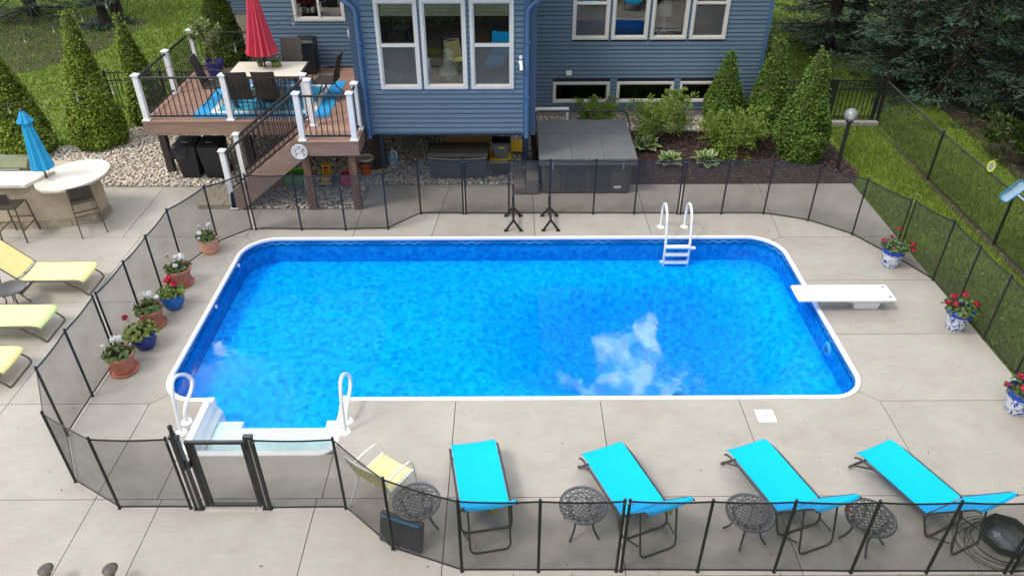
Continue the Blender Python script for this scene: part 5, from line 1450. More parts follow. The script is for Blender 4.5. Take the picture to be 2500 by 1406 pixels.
# ================================================================== CHAIR, PAD AND BASIN BY THE NEAR FENCE
t = thing('patio_chair', 'white framed patio chair with yellow sling by the mesh fence', 'chair', (-1.57, 6.40, 0), math.atan2(-0.235, 0.35))
vs = []
def sling(rows, w, name):
    vs = []; nx = 4
    for y, z in rows:
        for i in range(nx + 1):
            u = i / nx * 2 - 1; vs.append((u * w, y, z - 0.015 * (1 - u * u)))
    MB().add(vs, [(j * (nx + 1) + i, j * (nx + 1) + i + 1, (j + 1) * (nx + 1) + i + 1, (j + 1) * (nx + 1) + i) for j in range(len(rows) - 1) for i in range(nx)]).build(name, MT['sling_yellow'], t, smooth=True, world=False)
sling([(0.25, .355), (.22, .385), (.1, .395), (-.1, .385), (-.20, .375)], .24, 'seat_sling')
sling([(-.215, .385), (-.25, .5), (-.30, .66), (-.345, .80), (-.36, .83)], .24, 'back_sling')
for s in (-1, 1):
    MB().tube(fillet([(s * .27, .27, .012), (s * .27, .24, .40), (s * .275, .20, .59), (s * .275, -.05, .62), (s * .27, -.28, .60)], .09), .014, 8).build('front_leg', MT['white_plastic'], t, smooth=True, world=False)
    MB().tube(fillet([(s * .255, -.42, .012), (s * .255, -.20, .36), (s * .255, -.26, .52), (s * .255, -.37, .85)], .08), .014, 8).build('rear_leg', MT['white_plastic'], t, smooth=True, world=False)
    MB().tube([(s * .255, .25, .375), (s * .255, -.21, .37)], .012, 8).build('seat_rail', MT['white_plastic'], t, world=False)
MB().tube(bez([(-.255, -.37, .85), (0, -.40, .865), (.255, -.37, .85)], 5), .014, 8).build('top_rail', MT['white_plastic'], t, smooth=True, world=False)
t = thing('foam_pad', 'dark blue slab leaning inside the mesh fence by the first lattice table', 'pad', (-1.30, 5.62, 0), math.atan2(-0.32, 0.84))
Mx = Matrix.Rotation(R(-14), 3, 'X')
MB().box((0, 0.03, 0.215), (0.56, 0.07, 0.42), M=Mx).build('slab', MT['resin'], t, bevel=0.02, world=False)
MB().box((0, 0.005, 0.427), (0.50, 0.035, 0.012), M=Mx).build('piping', MT['net_blue'], t, world=False)
t = thing('black_basin', 'glossy black faceted basin by the near fence', 'basin', (5.90, 5.62, 0))
m = MB(); m.lathe([(0.22, 0.0), (0.27, 0.05), (0.30, 0.16), (0.285, 0.17), (0.25, 0.08), (0.20, 0.035)], 8, (5.90, 5.62, 0)); m.build('shell', MT['black_plastic'], t, bevel=0.008)
m = MB(); m.lathe([(0.20, 0.036), (0.14, 0.075), (0.07, 0.10)], 8, (5.90, 5.62, 0), False, True); m.build('inner_dome', MT['basin_grey'], t, bevel=0.01)
t = thing('cable_coil', 'thin black cable coiled on the concrete around the basin', 'cable', (5.75, 5.6, 0))
for k in range(7):
    r = 0.33 + 0.022 * k; cx, cy = 5.86 + random.uniform(-.03, .03) - .012 * k, 5.58 + random.uniform(-.03, .03)
    pts = [(cx + r * math.cos(a) * (1 + .05 * math.sin(3 * a + k)), cy + .85 * r * math.sin(a), .012 + .01 * (k % 4)) for a in [2 * PI * q / 28 for q in range(28)]]
    MB().tube(pts, .0036, 5, closed=True).build('cable_loop', MT['black_plastic'], t)
MB().tube(bez([(5.55, 5.55, .02), (5.6, 5.72, .2), (5.66, 5.86, .02), (5.35, 5.7, .02), (5.2, 5.5, .012)], 6), .005, 5).build('cable_end', MT['black_plastic'], t)

# ================================================================== HOT TUB
tb = thing('hot_tub', 'square grey hot tub with folded cover', 'hot tub', (1.68, 15.62, 0))
tx0, tx1, ty0, ty1 = 0.68, 2.68, 14.62, 16.66
m = MB(); m.bb(tx0 + .03, tx1 - .03, ty0 + .03, ty1 - .03, 0.0, 0.74); m.build('cabinet', MT['tub_side'], tb, bevel=0.06)
for a, b in ((tx0 + .12, tx0 + .42), (tx0 + .46, tx0 + .96), (tx0 + 1.02, tx0 + 1.50), (tx0 + 1.54, tx1 - .12)):
    MB().bb(a, b, ty0 + .012, ty0 + .04, .05, .70).build('side_panel', MT['tub_side'], tb, bevel=0.01)
for a, b in ((tx0 + .49, tx0 + .93), (tx0 + 1.05, tx0 + 1.47)):
    for k in range(7): MB().bb(a, b, ty0 + .004, ty0 + .014, .12 + k * .075, .165 + k * .075).build('louvre', MT['resin'], tb)
m = MB(); m.add([(x + 2.26, ty0 + 0.003, z) for x, z in ((0, .17), (.05, .21), (.05, .20), (.17, .20), (.17, .14), (.05, .14), (.05, .13))], [(0, 1, 2, 3, 4, 5, 6)]); m.build('badge', MT['white_plastic'], tb)
m = MB(); m.bb(tx0, tx1, ty0, ty1, .745, .79); m.build('shell_lip', MT['grey_pl'], tb, bevel=0.02)
ym = ty0 + 1.16
def coverhalf(y0, y1, z0, z1, nm_):
    m = MB(); e = .05
    a = [(tx0 - e, y0, .80), (tx1 + e, y0, .80), (tx1 + e, y1, .80), (tx0 - e, y1, .80)]
    b = [(tx0 - e, y0, z0), (tx1 + e, y0, z0), (tx1 + e, y1, z1), (tx0 - e, y1, z1)]
    m.add(a + b, [(0, 3, 2, 1), (4, 5, 6, 7), (0, 1, 5, 4), (1, 2, 6, 5), (2, 3, 7, 6), (3, 0, 4, 7)])
    return m.build(nm_, MT['tub_cover'], tb, bevel=0.025)
coverhalf(ty0 - .05, ym - .006, .88, .925, 'cover_half'); coverhalf(ym + .006, ty1 + .05, .925, .88, 'cover_half')
MB().bb(tx0 - .03, tx1 + .03, ym - .02, ym + .02, .905, .927).build('fold_strip', MT['tub_cover'], tb)
MB().bb(tx0 - .045, tx1 + .045, ty0 - .062, ty0 - .052, .72, .86).build('cover_skirt', MT['tub_cover'], tb)
for x in (tx0 + .25, tx1 - .25): MB().bb(x - .02, x + .02, ty0 - .07, ty0 - .063, .62, .84).build('strap', MT['grey_pl'], tb)
m = MB(); m.tube(bez([(1.63, ty0 - .07, .85), (1.68, ty0 - .10, .82), (1.73, ty0 - .07, .85)], 4), .012, 6); m.build('strap_handle', MT['grey_pl'], tb)
m = MB(); m.tube(fillet([(tx0 - .09, 15.3, .25), (tx0 - .09, 16.3, .98), (tx0 - .05, 16.78, 1.06), (tx1 + .05, 16.78, 1.06), (tx1 + .09, 16.3, .98), (tx1 + .09, 15.3, .25)], .14), .02, 8); m.build('cover_lifter', MT['black_metal'], tb, smooth=True)
m = MB()
for x in (tx0 + .66, tx0 + 1.34): m.bar((x, ty0 - .045, .886), (x, ym - .03, .925), .008, .004)
m.build('cover_seam', MT['tub_side'], tb)['kind'] = 'stuff'
t = thing('white_pipe', 'white rolled tube lying behind the grey hot tub', 'pipe', (0.9, 17.2, 0.9))
MB().tube([(0.55, 17.25, 0.92), (1.42, 17.0, 1.02)], 0.05, 10).build('tube', MT['white_plastic'], t, smooth=True)
MB().bb(1.36, 1.42, 16.97, 17.03, 0.1, 0.98).build('prop', MT['white_plastic'], t)
ts = thing('tub_steps', 'taupe two step plastic stair beside the hot tub', 'step', (0.37, 15.0, 0))
MB().bb(0.10, 0.37, 14.60, 15.55, 0, .19).build('lower_step', MT['grey_step'], ts, bevel=0.03)
MB().bb(0.372, 0.64, 14.60, 15.55, 0, .38).build('upper_step', MT['grey_step'], ts, bevel=0.03)

# ================================================================== STORAGE UNDER THE BAY AND DECK
t = thing('deck_box', 'dark resin storage box with domed lid under the bay', 'storage box', (-1.15, 15.65, 0))
MB().bb(-1.79, -0.51, 15.36, 15.96, 0, .52).build('body', MT['resin'], t, bevel=.02)
lv, lf = [], []
for i in range(7):
    a = PI * i / 6; y, z = 15.66 - .33 * math.cos(a), .56 + .15 * math.sin(a)
    lv += [(-1.82, y, z), (-0.48, y, z)]
lf = [(2 * i, 2 * i + 1, 2 * i + 3, 2 * i + 2) for i in range(6)] + [(0, 12, 13, 1), tuple(range(0, 14, 2))[::-1], tuple(range(1, 14, 2))]
MB().add(lv, lf).build('lid', MT['resin_lid'], t)
MB().tube(bez([(-1.8, 15.32, .545), (-1.15, 15.31, .52), (-.5, 15.32, .545)], 5), .014, 6).build('lid_edge', MT['grey_pl'], t, smooth=True)
MB().bb(-1.28, -1.02, 15.325, 15.355, .44, .50).build('latch', MT['black_plastic'], t)
def tote(name, label, x0, x1, y0, y1, z0, h, body, lid, lab='storage tote', lip=.03):
    t = thing(name, label, lab, ((x0 + x1) / 2, (y0 + y1) / 2, z0))
    m = MB(); k = .035
    m.add([(x0 + k, y0 + k, z0), (x1 - k, y0 + k, z0), (x1 - k, y1 - k, z0), (x0 + k, y1 - k, z0), (x0, y0, z0 + h), (x1, y0, z0 + h), (x1, y1, z0 + h), (x0, y1, z0 + h)], [(0, 3, 2, 1), (4, 5, 6, 7), (0, 1, 5, 4), (1, 2, 6, 5), (2, 3, 7, 6), (3, 0, 4, 7)])
    m.build('body', MT[body], t, bevel=.015)
    MB().bb(x0 - lip, x1 + lip, y0 - lip, y1 + lip, z0 + h + .001, z0 + h + .045).build('lid', MT[lid], t, bevel=.01)
    return t
tote('storage_tote', 'black tote with yellow lid under the bay corner', -.42, .02, 15.52, 15.95, 0, .34, 'black_plastic', 'yellow_pl')
gt_ = tote('storage_tote', 'grey tote standing on a yellow lidded tote', -.36, .0, 15.60, 15.93, .386, .36, 'grey_tote', 'black_plastic')
MB().bb(-.24, -.10, 15.575, 15.59, .66, .69).build('handle', MT['lime'], gt_)
t = thing('yellow_sled', 'yellow plastic sheet on the gravel between bay post and totes', 'plastic sheet', (.2, 16.9, .05))
MB().bb(.04, .36, 16.7, 17.4, .05, .08).build('sheet', MT['yellow_pl'], t, bevel=.01)
t = thing('plywood_board', 'plywood board leaning behind the dark storage box', 'board', (-.9, 16.3, 0))
m = MB(); m.add([(-1.5, 16.15, 0), (-.45, 16.15, 0), (-.45, 16.5, .72), (-1.5, 16.5, .72), (-1.5, 16.17, 0), (-.45, 16.17, 0), (-.45, 16.52, .72), (-1.5, 16.52, .72)], [(0, 1, 2, 3), (7, 6, 5, 4), (0, 4, 5, 1), (1, 5, 6, 2), (2, 6, 7, 3), (3, 7, 4, 0)]); m.build('sheet', MT['ply'], t)
# wheelie bins
def bin_(x, y, label):
    t = thing('wheelie_bin', label, 'bin', (x, y, 0), 0, 'black wheelie bins beside the deck post')
    m = MB(); w0, w1 = .20, .25
    m.add([(x - w0, y - .20, .04), (x + w0, y - .20, .04), (x + w0, y + .22, .04), (x - w0, y + .22, .04), (x - w1, y - .27, .78), (x + w1, y - .27, .78), (x + w1, y + .28, .78), (x - w1, y + .28, .78)], [(0, 3, 2, 1), (4, 5, 6, 7), (0, 1, 5, 4), (1, 2, 6, 5), (2, 3, 7, 6), (3, 0, 4, 7)])
    m.build('body', MT['black_plastic'], t, bevel=.015)
    m = MB(); m.add([(x - .265, y - .30, .79), (x + .265, y - .30, .79), (x + .265, y + .29, .79), (x - .265, y + .29, .79), (x - .24, y - .24, .84), (x + .24, y - .24, .84), (x + .24, y + .24, .88), (x - .24, y + .24, .88)], [(0, 3, 2, 1), (4, 5, 6, 7), (0, 1, 5, 4), (1, 2, 6, 5), (2, 3, 7, 6), (3, 0, 4, 7)])
    l = m.build('lid', MT['black_plastic'], t, bevel=.015)
    MB().box((x, y - .12, .868), (.13, .035, .012)).build('label_plate', MT['grey_pl'], l)
    MB().tube([(x - .2, y + .32, .80), (x + .2, y + .32, .80)], .018, 8).build('handle', MT['black_plastic'], t)
    for s in (-1, 1): MB().tube([(x + s * .21, y + .2, .09), (x + s * .26, y + .2, .09)], .09, 14).build('wheel', MT['black_plastic'], t)
    return t
bin_(-7.20, 15.62, 'black wheelie bin with a bag hanging out, beside the timber deck post')
b2 = bin_(-6.66, 15.62, 'black wheelie bin nearer the stairs, lid shut tight')
t = thing('bin_bag', 'black bag corner hanging from a wheelie bin', 'bag', (-7.40, 15.30, .7))
m = MB(); m.add([(-7.47, 15.32, .79), (-7.1, 15.31, .79), (-7.16, 15.27, .60), (-7.35, 15.25, .55), (-7.52, 15.29, .62), (-7.54, 15.5, .6), (-7.47, 15.5, .79)], [(0, 2, 1), (0, 3, 2), (0, 4, 3), (0, 5, 4), (0, 6, 5)]); m.build('flap', MT['bag'], t)
# tall bin against the wall on the deck
t = thing('deck_bin', 'tall black lidded bin against the blue siding on the deck', 'bin', (-4.87, 18.05, DZ))
m = MB(); m.add([(-5.05, 17.87, DZ + .01), (-4.66, 17.87, DZ + .01), (-4.66, 18.22, DZ + .01), (-5.05, 18.22, DZ + .01), (-5.10, 17.82, DZ + .76), (-4.62, 17.82, DZ + .76), (-4.62, 18.26, DZ + .76), (-5.10, 18.26, DZ + .76)], [(0, 3, 2, 1), (4, 5, 6, 7), (0, 1, 5, 4), (1, 2, 6, 5), (2, 3, 7, 6), (3, 0, 4, 7)]); m.build('body', MT['black_plastic'], t, bevel=.012)
m = MB(); m.add([(-5.12, 17.80, DZ + .765), (-4.60, 17.80, DZ + .765), (-4.60, 18.28, DZ + .765), (-5.12, 18.28, DZ + .765), (-5.05, 17.87, DZ + .82), (-4.67, 17.87, DZ + .82), (-4.67, 18.22, DZ + .84), (-5.05, 18.22, DZ + .84)], [(0, 3, 2, 1), (4, 5, 6, 7), (0, 1, 5, 4), (1, 2, 6, 5), (2, 3, 7, 6), (3, 0, 4, 7)]); m.build('lid', MT['black_plastic'], t, bevel=.01)
# toys under the landing
t = tote('toy_crate', 'lime green toy crate with a grey slatted front under the landing', -4.92, -4.50, 14.78, 15.12, 0, .36, 'green_pl', 'green_pl', 'toy crate', .012)
for k in range(5): MB().bb(-4.86, -4.52, 14.765 + .004 * k, 14.785 + .004 * k, .03 + k * .036, .058 + k * .036).build('slat', MT['grey_pl'], t)
MB().bb(-4.49, -4.46, 14.79, 15.1, 0, .40).build('side_board', MT['white_plastic'], t)
t = thing('toy_digger', 'yellow toy digger with a front blade under the landing', 'toy digger', (-4.06, 15.0, 0))
MB().bb(-4.16, -3.96, 14.95, 15.3, .12, .26).build('chassis', MT['yellow_pl'], t, bevel=.015)
m = MB(); m.bb(-4.14, -3.98, 15.12, 15.28, .45, .48)
for x in (-4.13, -3.99): m.bar((x, 15.13, .26), (x, 15.13, .45), .02); m.bar((x, 15.27, .26), (x, 15.27, .45), .02)
m.build('cab', MT['yellow_pl'], t)
MB().bb(-4.12, -4.0, 15.14, 15.24, .262, .40).build('seat', MT['orange_pl'], t, bevel=.02)
MB().bar((-4.22, 14.84, .17), (-3.90, 14.84, .17), .05, .03).build('blade', MT['yellow_pl'], t)
m = MB(); m.bar((-4.14, 14.84, .16), (-4.12, 14.97, .18), .02); m.bar((-3.98, 14.84, .16), (-4.0, 14.97, .18), .02); m.build('blade_arm', MT['grey_pl'], t)
for x in (-4.2, -3.92):
    for y in (15.0, 15.24): MB().tube([(x - .03, y, .09), (x + .03, y, .09)], .09, 14).build('wheel', MT['black_plastic'], t)
t = thing('toy_chest', 'ribbed red toy chest under the landing beside the digger', 'toy', (-3.58, 15.05, 0))
MB().bb(-3.73, -3.43, 14.95, 15.2, .05, .30).build('body', MT['red_pl'], t, bevel=.03)
for k in range(3): MB().bb(-3.74, -3.42, 14.93, 14.955, .09 + k * .07, .125 + k * .07).build('rib', MT['red_pl'], t, bevel=.006)
MB().tube(bez([(-3.64, 15.08, .30), (-3.58, 15.08, .38), (-3.52, 15.08, .30)], 4), .014, 6).build('handle', MT['red_pl'], t)
t = thing('toy_bucket', 'orange toy bucket by the bay post', 'bucket', (-3.28, 15.62, 0))
MB().lathe([(.10, 0), (.13, .19), (.145, .20), (.125, .19), (.10, .03)], 18, (-3.28, 15.62, 0)).build('shell', MT['orange_pl'], t, smooth=True)
t = thing('grey_tub', 'upturned blue grey tub behind the orange bucket', 'tub', (-3.30, 15.98, 0))
MB().lathe([(.21, 0), (.16, .22)], 18, (-3.30, 15.98, 0)).build('shell', MT['resin'], t, smooth=True)
t = thing('pale_bucket', 'pale round lid lying on the upturned tub', 'lid', (-3.32, 15.98, .22))
MB().lathe([(.17, .222), (.19, .235), (.19, .29), (.165, .29), (.15, .25)], 18, (-3.32, 15.98, 0)).build('rim', MT['cream'], t, smooth=True)
t = thing('jug', 'white and blue plastic jug standing on gravel under the bay', 'jug', (-2.72, 16.15, 0))
MB().lathe([(.11, 0), (.13, .05), (.13, .22), (.06, .30), (.05, .33)], 14, (-2.72, 16.15, 0)).build('body', MT['blue_pl'], t, smooth=True)
MB().tube(fillet([(-2.75, 16.1, .32), (-2.70, 16.02, .44), (-2.62, 16.05, .36), (-2.62, 16.08, .2)], .05), .02, 7).build('handle', MT['white_plastic'], t, smooth=True)
t = thing('orange_cone', 'faded orange toy tub in the shade of the stairs', 'toy tub', (-5.1, 15.0, 0))
MB().lathe([(.14, 0), (.17, .28), (.15, .28), (.12, .03)], 14, (-5.15, 15.05, 0)).build('shell', MT['orange_pl'], t, smooth=True)

# ================================================================== DINING SET ON THE DECK
tab = thing('dining_table', 'rectangular dining table with cream top on the blue rug', 'dining table', (-5.24, 16.09, DZ))
tx0, tx1, ty0, ty1, tz = -6.03, -4.45, 15.58, 16.60, DZ + .73
for a, b in ((ty0 + .03, 16.086), (16.094, ty1 - .03)): MB().bb(tx0 + .03, tx1 - .03, a, b, tz - .018, tz).build('top_panel', MT['cream'], tab, bevel=.003)
m = MB(); m.bb(tx0, tx1, ty0, ty0 + .028, tz - .05, tz - .003); m.bb(tx0, tx1, ty1 - .028, ty1, tz - .05, tz - .003); m.bb(tx0, tx0 + .028, ty0 + .029, ty1 - .029, tz - .05, tz - .003); m.bb(tx1 - .028, tx1, ty0 + .029, ty1 - .029, tz - .05, tz - .003); m.bb(tx0 + .03, tx1 - .03, ty0 + .03, ty1 - .03, tz - .045, tz - .02); m.build('frame', MT['tube_dark'], tab)
for x in (tx0 + .1, tx1 - .1):
    for y in (ty0 + .1, ty1 - .1): MB().bar((x, y, DZ + .012), (x, y, tz - .051), .055).build('leg', MT['tube_dark'], tab)
def wicker_chair():
    t = thing('dining_chair', 'dark wicker dining chair', 'chair', (0, 0, 0), 0, 'wicker chairs around the cream table')
    MB().box((0, 0.02, .415), (.50, .48, .05)).build('seat', MT['wicker'], t, bevel=.02, world=False)
    vs = []
    for j in range(7):
        z = .43 + .60 * j / 6; y = -.20 - .16 * (j / 6) ** 1.3
        for i in range(6):
            u = i / 5 * 2 - 1; vs.append((u * .235, y - .03 * (1 - u * u), z))
    n0 = len(vs); vs += [(x, y - .025, z) for x, y, z in vs]
    fs = []
    for j in range(6):
        for i in range(5):
            a = j * 6 + i; fs += [(a, a + 1, a + 7, a + 6), (n0 + a, n0 + a + 6, n0 + a + 7, n0 + a + 1)]
    for i in range(5): fs += [(36 + i, 37 + i, n0 + 37 + i, n0 + 36 + i)]
    for j in range(6): fs += [(j * 6, j * 6 + 6, n0 + j * 6 + 6, n0 + j * 6), (j * 6 + 5, n0 + j * 6 + 5, n0 + j * 6 + 11, j * 6 + 11)]
    MB().add(vs, fs).build('backrest', MT['wicker'], t, smooth=True, world=False)
    for s in (-1, 1):
        MB().tube(fillet([(s * .26, .22, .40), (s * .275, .24, .60), (s * .275, -.02, .645), (s * .26, -.24, .66)], .06), .013, 7).build('armrest', MT['tube_dark'], t, smooth=True, world=False)
        MB().tube(fillet([(s * .25, .05, .39), (s * .24, .12, .20), (s * .25, .24, .015)], .08), .013, 7).build('leg', MT['tube_dark'], t, smooth=True, world=False)
        MB().tube(fillet([(s * .25, -.03, .39), (s * .24, -.10, .20), (s * .25, -.30, .015)], .08), .013, 7).build('leg', MT['tube_dark'], t, smooth=True, world=False)
    MB().tube([(-.24, .11, .21), (.24, .11, .21)], .010, 6).build('stretcher', MT['tube_dark'], t, world=False)
    return t
wc = wicker_chair()
for i, (x, y, rz, lb) in enumerate(((-5.58, 15.35, 0, 'dark wicker chair with its back to the railing, next to a white post'), (-5.03, 15.36, .03, 'dark wicker chair with its back to the railing, above the stair rail'), (-6.42, 16.02, -PI / 2 + .1, 'brown wicker chair at the table end by the blue pot'),
                                    (-4.03, 16.28, PI / 2 - .1, 'dark wicker chair at the table end towards the house bay'), (-5.0, 16.98, PI, 'dark wicker chair with tall ribbed back in front of the deck bin'), (-5.62, 16.95, PI, 'dark wicker chair half hidden behind the red umbrella'))):
    place(wc, i, (x, y, DZ + .0), rz, lb)
def folded_canopy(z0, z1, r0, r1, folds, cx, cy, nz=10, depth=.22, waist=None):
    n = folds * 4; vs, fs = [], []
    for j in range(nz + 1):
        q = j / nz; z = z0 + (z1 - z0) * q
        rr = r0 + (r1 - r0) * q ** (0.85)
        for k in range(n):
            a = 2 * PI * k / n; w = 1 + depth * math.cos(folds * a + .6 * math.sin(3 * a)) * (1 - .5 * q)
            dz = (.02 * math.cos(folds * a)) if j == 0 else 0
            vs.append((cx + rr * w * math.cos(a + .15 * q), cy + rr * w * math.sin(a + .15 * q), z + dz))
    for j in range(nz):
        for k in range(n): fs.append((j * n + k, j * n + (k + 1) % n, (j + 1) * n + (k + 1) % n, (j + 1) * n + k))
    return MB().add(vs, fs)
u = thing('patio_umbrella', 'closed red patio umbrella standing through the cream table', 'umbrella', (-5.32, 16.19, DZ))
MB().tube([(-5.32, 16.19, DZ + .02), (-5.32, 16.19, 4.15)], .022, 8).build('pole', MT['tube_dark'], u, smooth=True)
folded_canopy(2.62, 4.15, .30, .05, 15, -5.32, 16.19, depth=.2).build('canopy', MT['umb_red'], u, smooth=True)
MB().lathe([(.055, 0), (.06, .03), (.02, .10)], 12, (-5.32, 16.19, 4.13)).build('finial', MT['tube_dark'], u)
MB().lathe([(.05, 0), (.06, .02), (.06, .10), (.035, .14)], 12, (-5.32, 16.19, tz + .12)).build('crank_hub', MT['black_plastic'], u)
MB().lathe([(.20, 0), (.20, .03), (.05, .05)], 20, (-5.32, 16.19, DZ + .014)).build('base', MT['black_metal'], u)
u2 = thing('bar_umbrella', 'closed turquoise umbrella standing in the round stone counter', 'umbrella', (-9.16, 13.47, 1.0))
MB().tube([(-9.16, 13.47, .90), (-9.16, 13.47, 2.42)], .019, 8).build('pole', MT['tube_brown'], u2, smooth=True)
folded_canopy(1.22, 2.24, .185, .075, 8, -9.16, 13.47, depth=.22).build('canopy', MT['umb_blue'], u2, smooth=True)
folded_canopy(2.17, 2.40, .135, .03, 8, -9.16, 13.47, nz=4, depth=.2).build('vent_cap', MT['umb_blue'], u2, smooth=True)
MB().lathe([(.04, 0), (.03, .03), (.008, .05)], 10, (-9.16, 13.47, 2.39)).build('finial', MT['tube_dark'], u2)

# ================================================================== STONE BAR
br = thing('stone_bar', 'tan stucco outdoor bar with travertine counter and round end', 'bar', (-9.3, 13.7, 0))
base = [(-11.6, 13.22), (-9.36, 13.22), (-8.47, 13.46), (-8.40, 13.62), (-8.40, 13.95), (-8.58, 14.24), (-9.3, 14.42), (-11.6, 14.42)]
MB().prism(base, .165, .93).build('stucco_wall', MT['stucco'], br)
bp_ = inset(base, -.025)
for i in (0, 1, 2, 3):
    a, b = bp_[i], bp_[i + 1]; L = math.hypot(b[0] - a[0], b[1] - a[1]); k = max(1, int(L / .42))
    for q in range(k):
        p0 = (a[0] + (b[0] - a[0]) * q / k, a[1] + (b[1] - a[1]) * q / k); p1 = (a[0] + (b[0] - a[0]) * (q + 1) / k, a[1] + (b[1] - a[1]) * (q + 1) / k)
        d = Vector((p1[0] - p0[0], p1[1] - p0[1])).normalized(); nrm = Vector((-d.y, d.x)); g_ = .003
        pl_ = [(p0[0] + d.x * g_, p0[1] + d.y * g_), (p1[0] - d.x * g_, p1[1] - d.y * g_), (p1[0] - d.x * g_ + nrm.x * .06, p1[1] - d.y * g_ + nrm.y * .06), (p0[0] + d.x * g_ + nrm.x * .06, p0[1] + d.y * g_ + nrm.y * .06)]
        MB().prism(pl_, 0.0, .16).build('plinth_stone', MT['stone_trim'], br, bevel=.006)
ov = []
for k in range(40):
    a = 2 * PI * k / 40; ex, ey = .60 * math.cos(a), .74 * math.sin(a); c_, s_ = math.cos(R(-24)), math.sin(R(-24))
    ov.append((-8.73 + ex * c_ - ey * s_, 13.63 + ex * s_ + ey * c_))
MB().prism(ov, .931, .955).build('counter_underlay', MT['stone_trim'], br)
# round counter laid in travertine tiles
def clip_poly(poly, x0, x1, y0, y1):
    def cut(P, f, inter):
        out = []
        for i in range(len(P)):
            a, b = P[i - 1], P[i]
            if f(b):
                if not f(a): out.append(inter(a, b))
                out.append(b)
            elif f(a): out.append(inter(a, b))
        return out
    for ax_, v, sg in ((0, x0, 1), (0, x1, -1), (1, y0, 1), (1, y1, -1)):
        f = (lambda p, ax_=ax_, v=v, sg=sg: sg * (p[ax_] - v) >= 0)
        inter = (lambda a, b, ax_=ax_, v=v: tuple(a[i] + (b[i] - a[i]) * (v - a[ax_]) / (b[ax_] - a[ax_]) for i in range(2)))
        poly = cut(poly, f, inter)
        if not poly: return []
    return poly
for i in range(5):
    for j in range(7):
        x0, y0 = -9.46 + i * .31 + (.155 if j % 2 else 0) - .1, 12.85 + j * .24
        p = clip_poly(ov, x0 + .002, x0 + .308, y0 + .002, y0 + .238)
        if len(p) > 2 and abs(area2(p)) > .002: MB().prism(p, .956, 1.0 + random.uniform(0, .002)).build('counter_tile', MT['travertine'], br)
for a, b in ((-11.6, -11.0), (-10.995, -10.4), (-10.395, -9.9), (-9.895, -9.37)):
    MB().prism([(a, 13.06), (b, 13.06), (b + (.28 if b > -9.5 else 0), 13.68), (a, 13.68)], .985, 1.055).build('counter_slab', MT['travertine'], br, bevel=.008)
MB().prism([(-11.6, 13.2), (-9.36, 13.2), (-9.1, 13.68), (-11.6, 13.68)], .931, .983).build('counter_support', MT['stucco'], br)
gr = thing('built_in_grill', 'olive and steel grill hood behind the stone counter', 'grill', (-10.2, 14.0, .93))
m = MB(); hv = []
for k in range(8):
    a = PI * k / 7; hv += [(-11.0, 14.05 - .27 * math.cos(a), .95 + .27 * math.sin(a)), (-9.72, 14.05 - .27 * math.cos(a), .95 + .27 * math.sin(a))]
m.add(hv, [(2 * k, 2 * k + 1, 2 * k + 3, 2 * k + 2) for k in range(7)] + [tuple(range(0, 16, 2))[::-1], tuple(range(1, 16, 2))]); m.build('hood', MT['olive'], gr)
MB().bb(-11.0, -9.72, 13.74, 13.77, .935, 1.02).build('front_panel', MT['steel'], gr)
for k in range(6): MB().bb(-10.95 + k * .2, -10.85 + k * .2, 13.772, 13.785, 1.03, 1.04).build('vent_slot', MT['steel'], gr)
MB().tube([(-10.9, 13.73, 1.06), (-9.82, 13.73, 1.06)], .014, 8).build('handle', MT['steel'], gr)
t = thing('grill_tongs', 'two long handled grill tools hanging by the grill', 'tools', (-9.55, 13.9, 1.0))
for x in (-9.62, -9.52): MB().tube([(x, 13.76, 1.06), (x - .1, 13.92, 1.18)], .012, 6).build('handle', MT['tube_brown'], t)
def stool():
    t = thing('bar_stool', 'brown metal bar stool', 'bar stool', (0, 0, 0), 0, 'bar stools at the stone bar')
    MB().box((0, 0, .70), (.40, .40, .03)).build('seat', MT['wicker'], t, bevel=.012, world=False)
    vs = [(u * .19, -.235 - .02 * (1 - u * u) - .05 * w, .83 + .24 * w) for w in (0, .5, 1) for u in (-1, -.5, 0, .5, 1)]
    n0 = 15; vs += [(x, y - .018, z) for x, y, z in vs]
    fs = []
    for j in range(2):
        for i in range(4):
            a = j * 5 + i; fs += [(a, a + 1, a + 6, a + 5), (n0 + a, n0 + a + 5, n0 + a + 6, n0 + a + 1)]
    fs += [(10 + i, 11 + i, n0 + 11 + i, n0 + 10 + i) for i in range(4)]
    MB().add(vs, fs).build('backrest', MT['wicker'], t, smooth=True, world=False)
    for s in (-1, 1):
        MB().bar((s * .23, -.29, 0), (s * .21, -.21, .72), .022).build('rear_leg', MT['tube_brown'], t, world=False)
        MB().bar((s * .21, -.21, .70), (s * .205, -.30, 1.08), .022).build('back_post', MT['tube_brown'], t, world=False)
        MB().bar((s * .23, .25, 0), (s * .21, .20, .70), .022).build('front_leg', MT['tube_brown'], t, world=False)
        MB().bar((s * .225, -.26, .25), (s * .225, .235, .25), .016).build('side_stretcher', MT['tube_brown'], t, world=False)
    MB().bar((-.22, .235, .32), (.22, .235, .32), .018).build('foot_rest', MT['tube_brown'], t, world=False)
    MB().bar((-.22, -.25, .45), (.22, -.25, .45), .016).build('rear_stretcher', MT['tube_brown'], t, world=False)
    return t
sp = stool()
for i, (x, y, rz, lb) in enumerate(((-8.43, 13.17, math.atan2(.305, .475), 'brown bar stool at the round end of the stone bar'), (-9.72, 12.92, .06, 'brown bar stool at the straight counter, cut by the frame'))):
    place(sp, i, (x, y, 0), rz, lb)
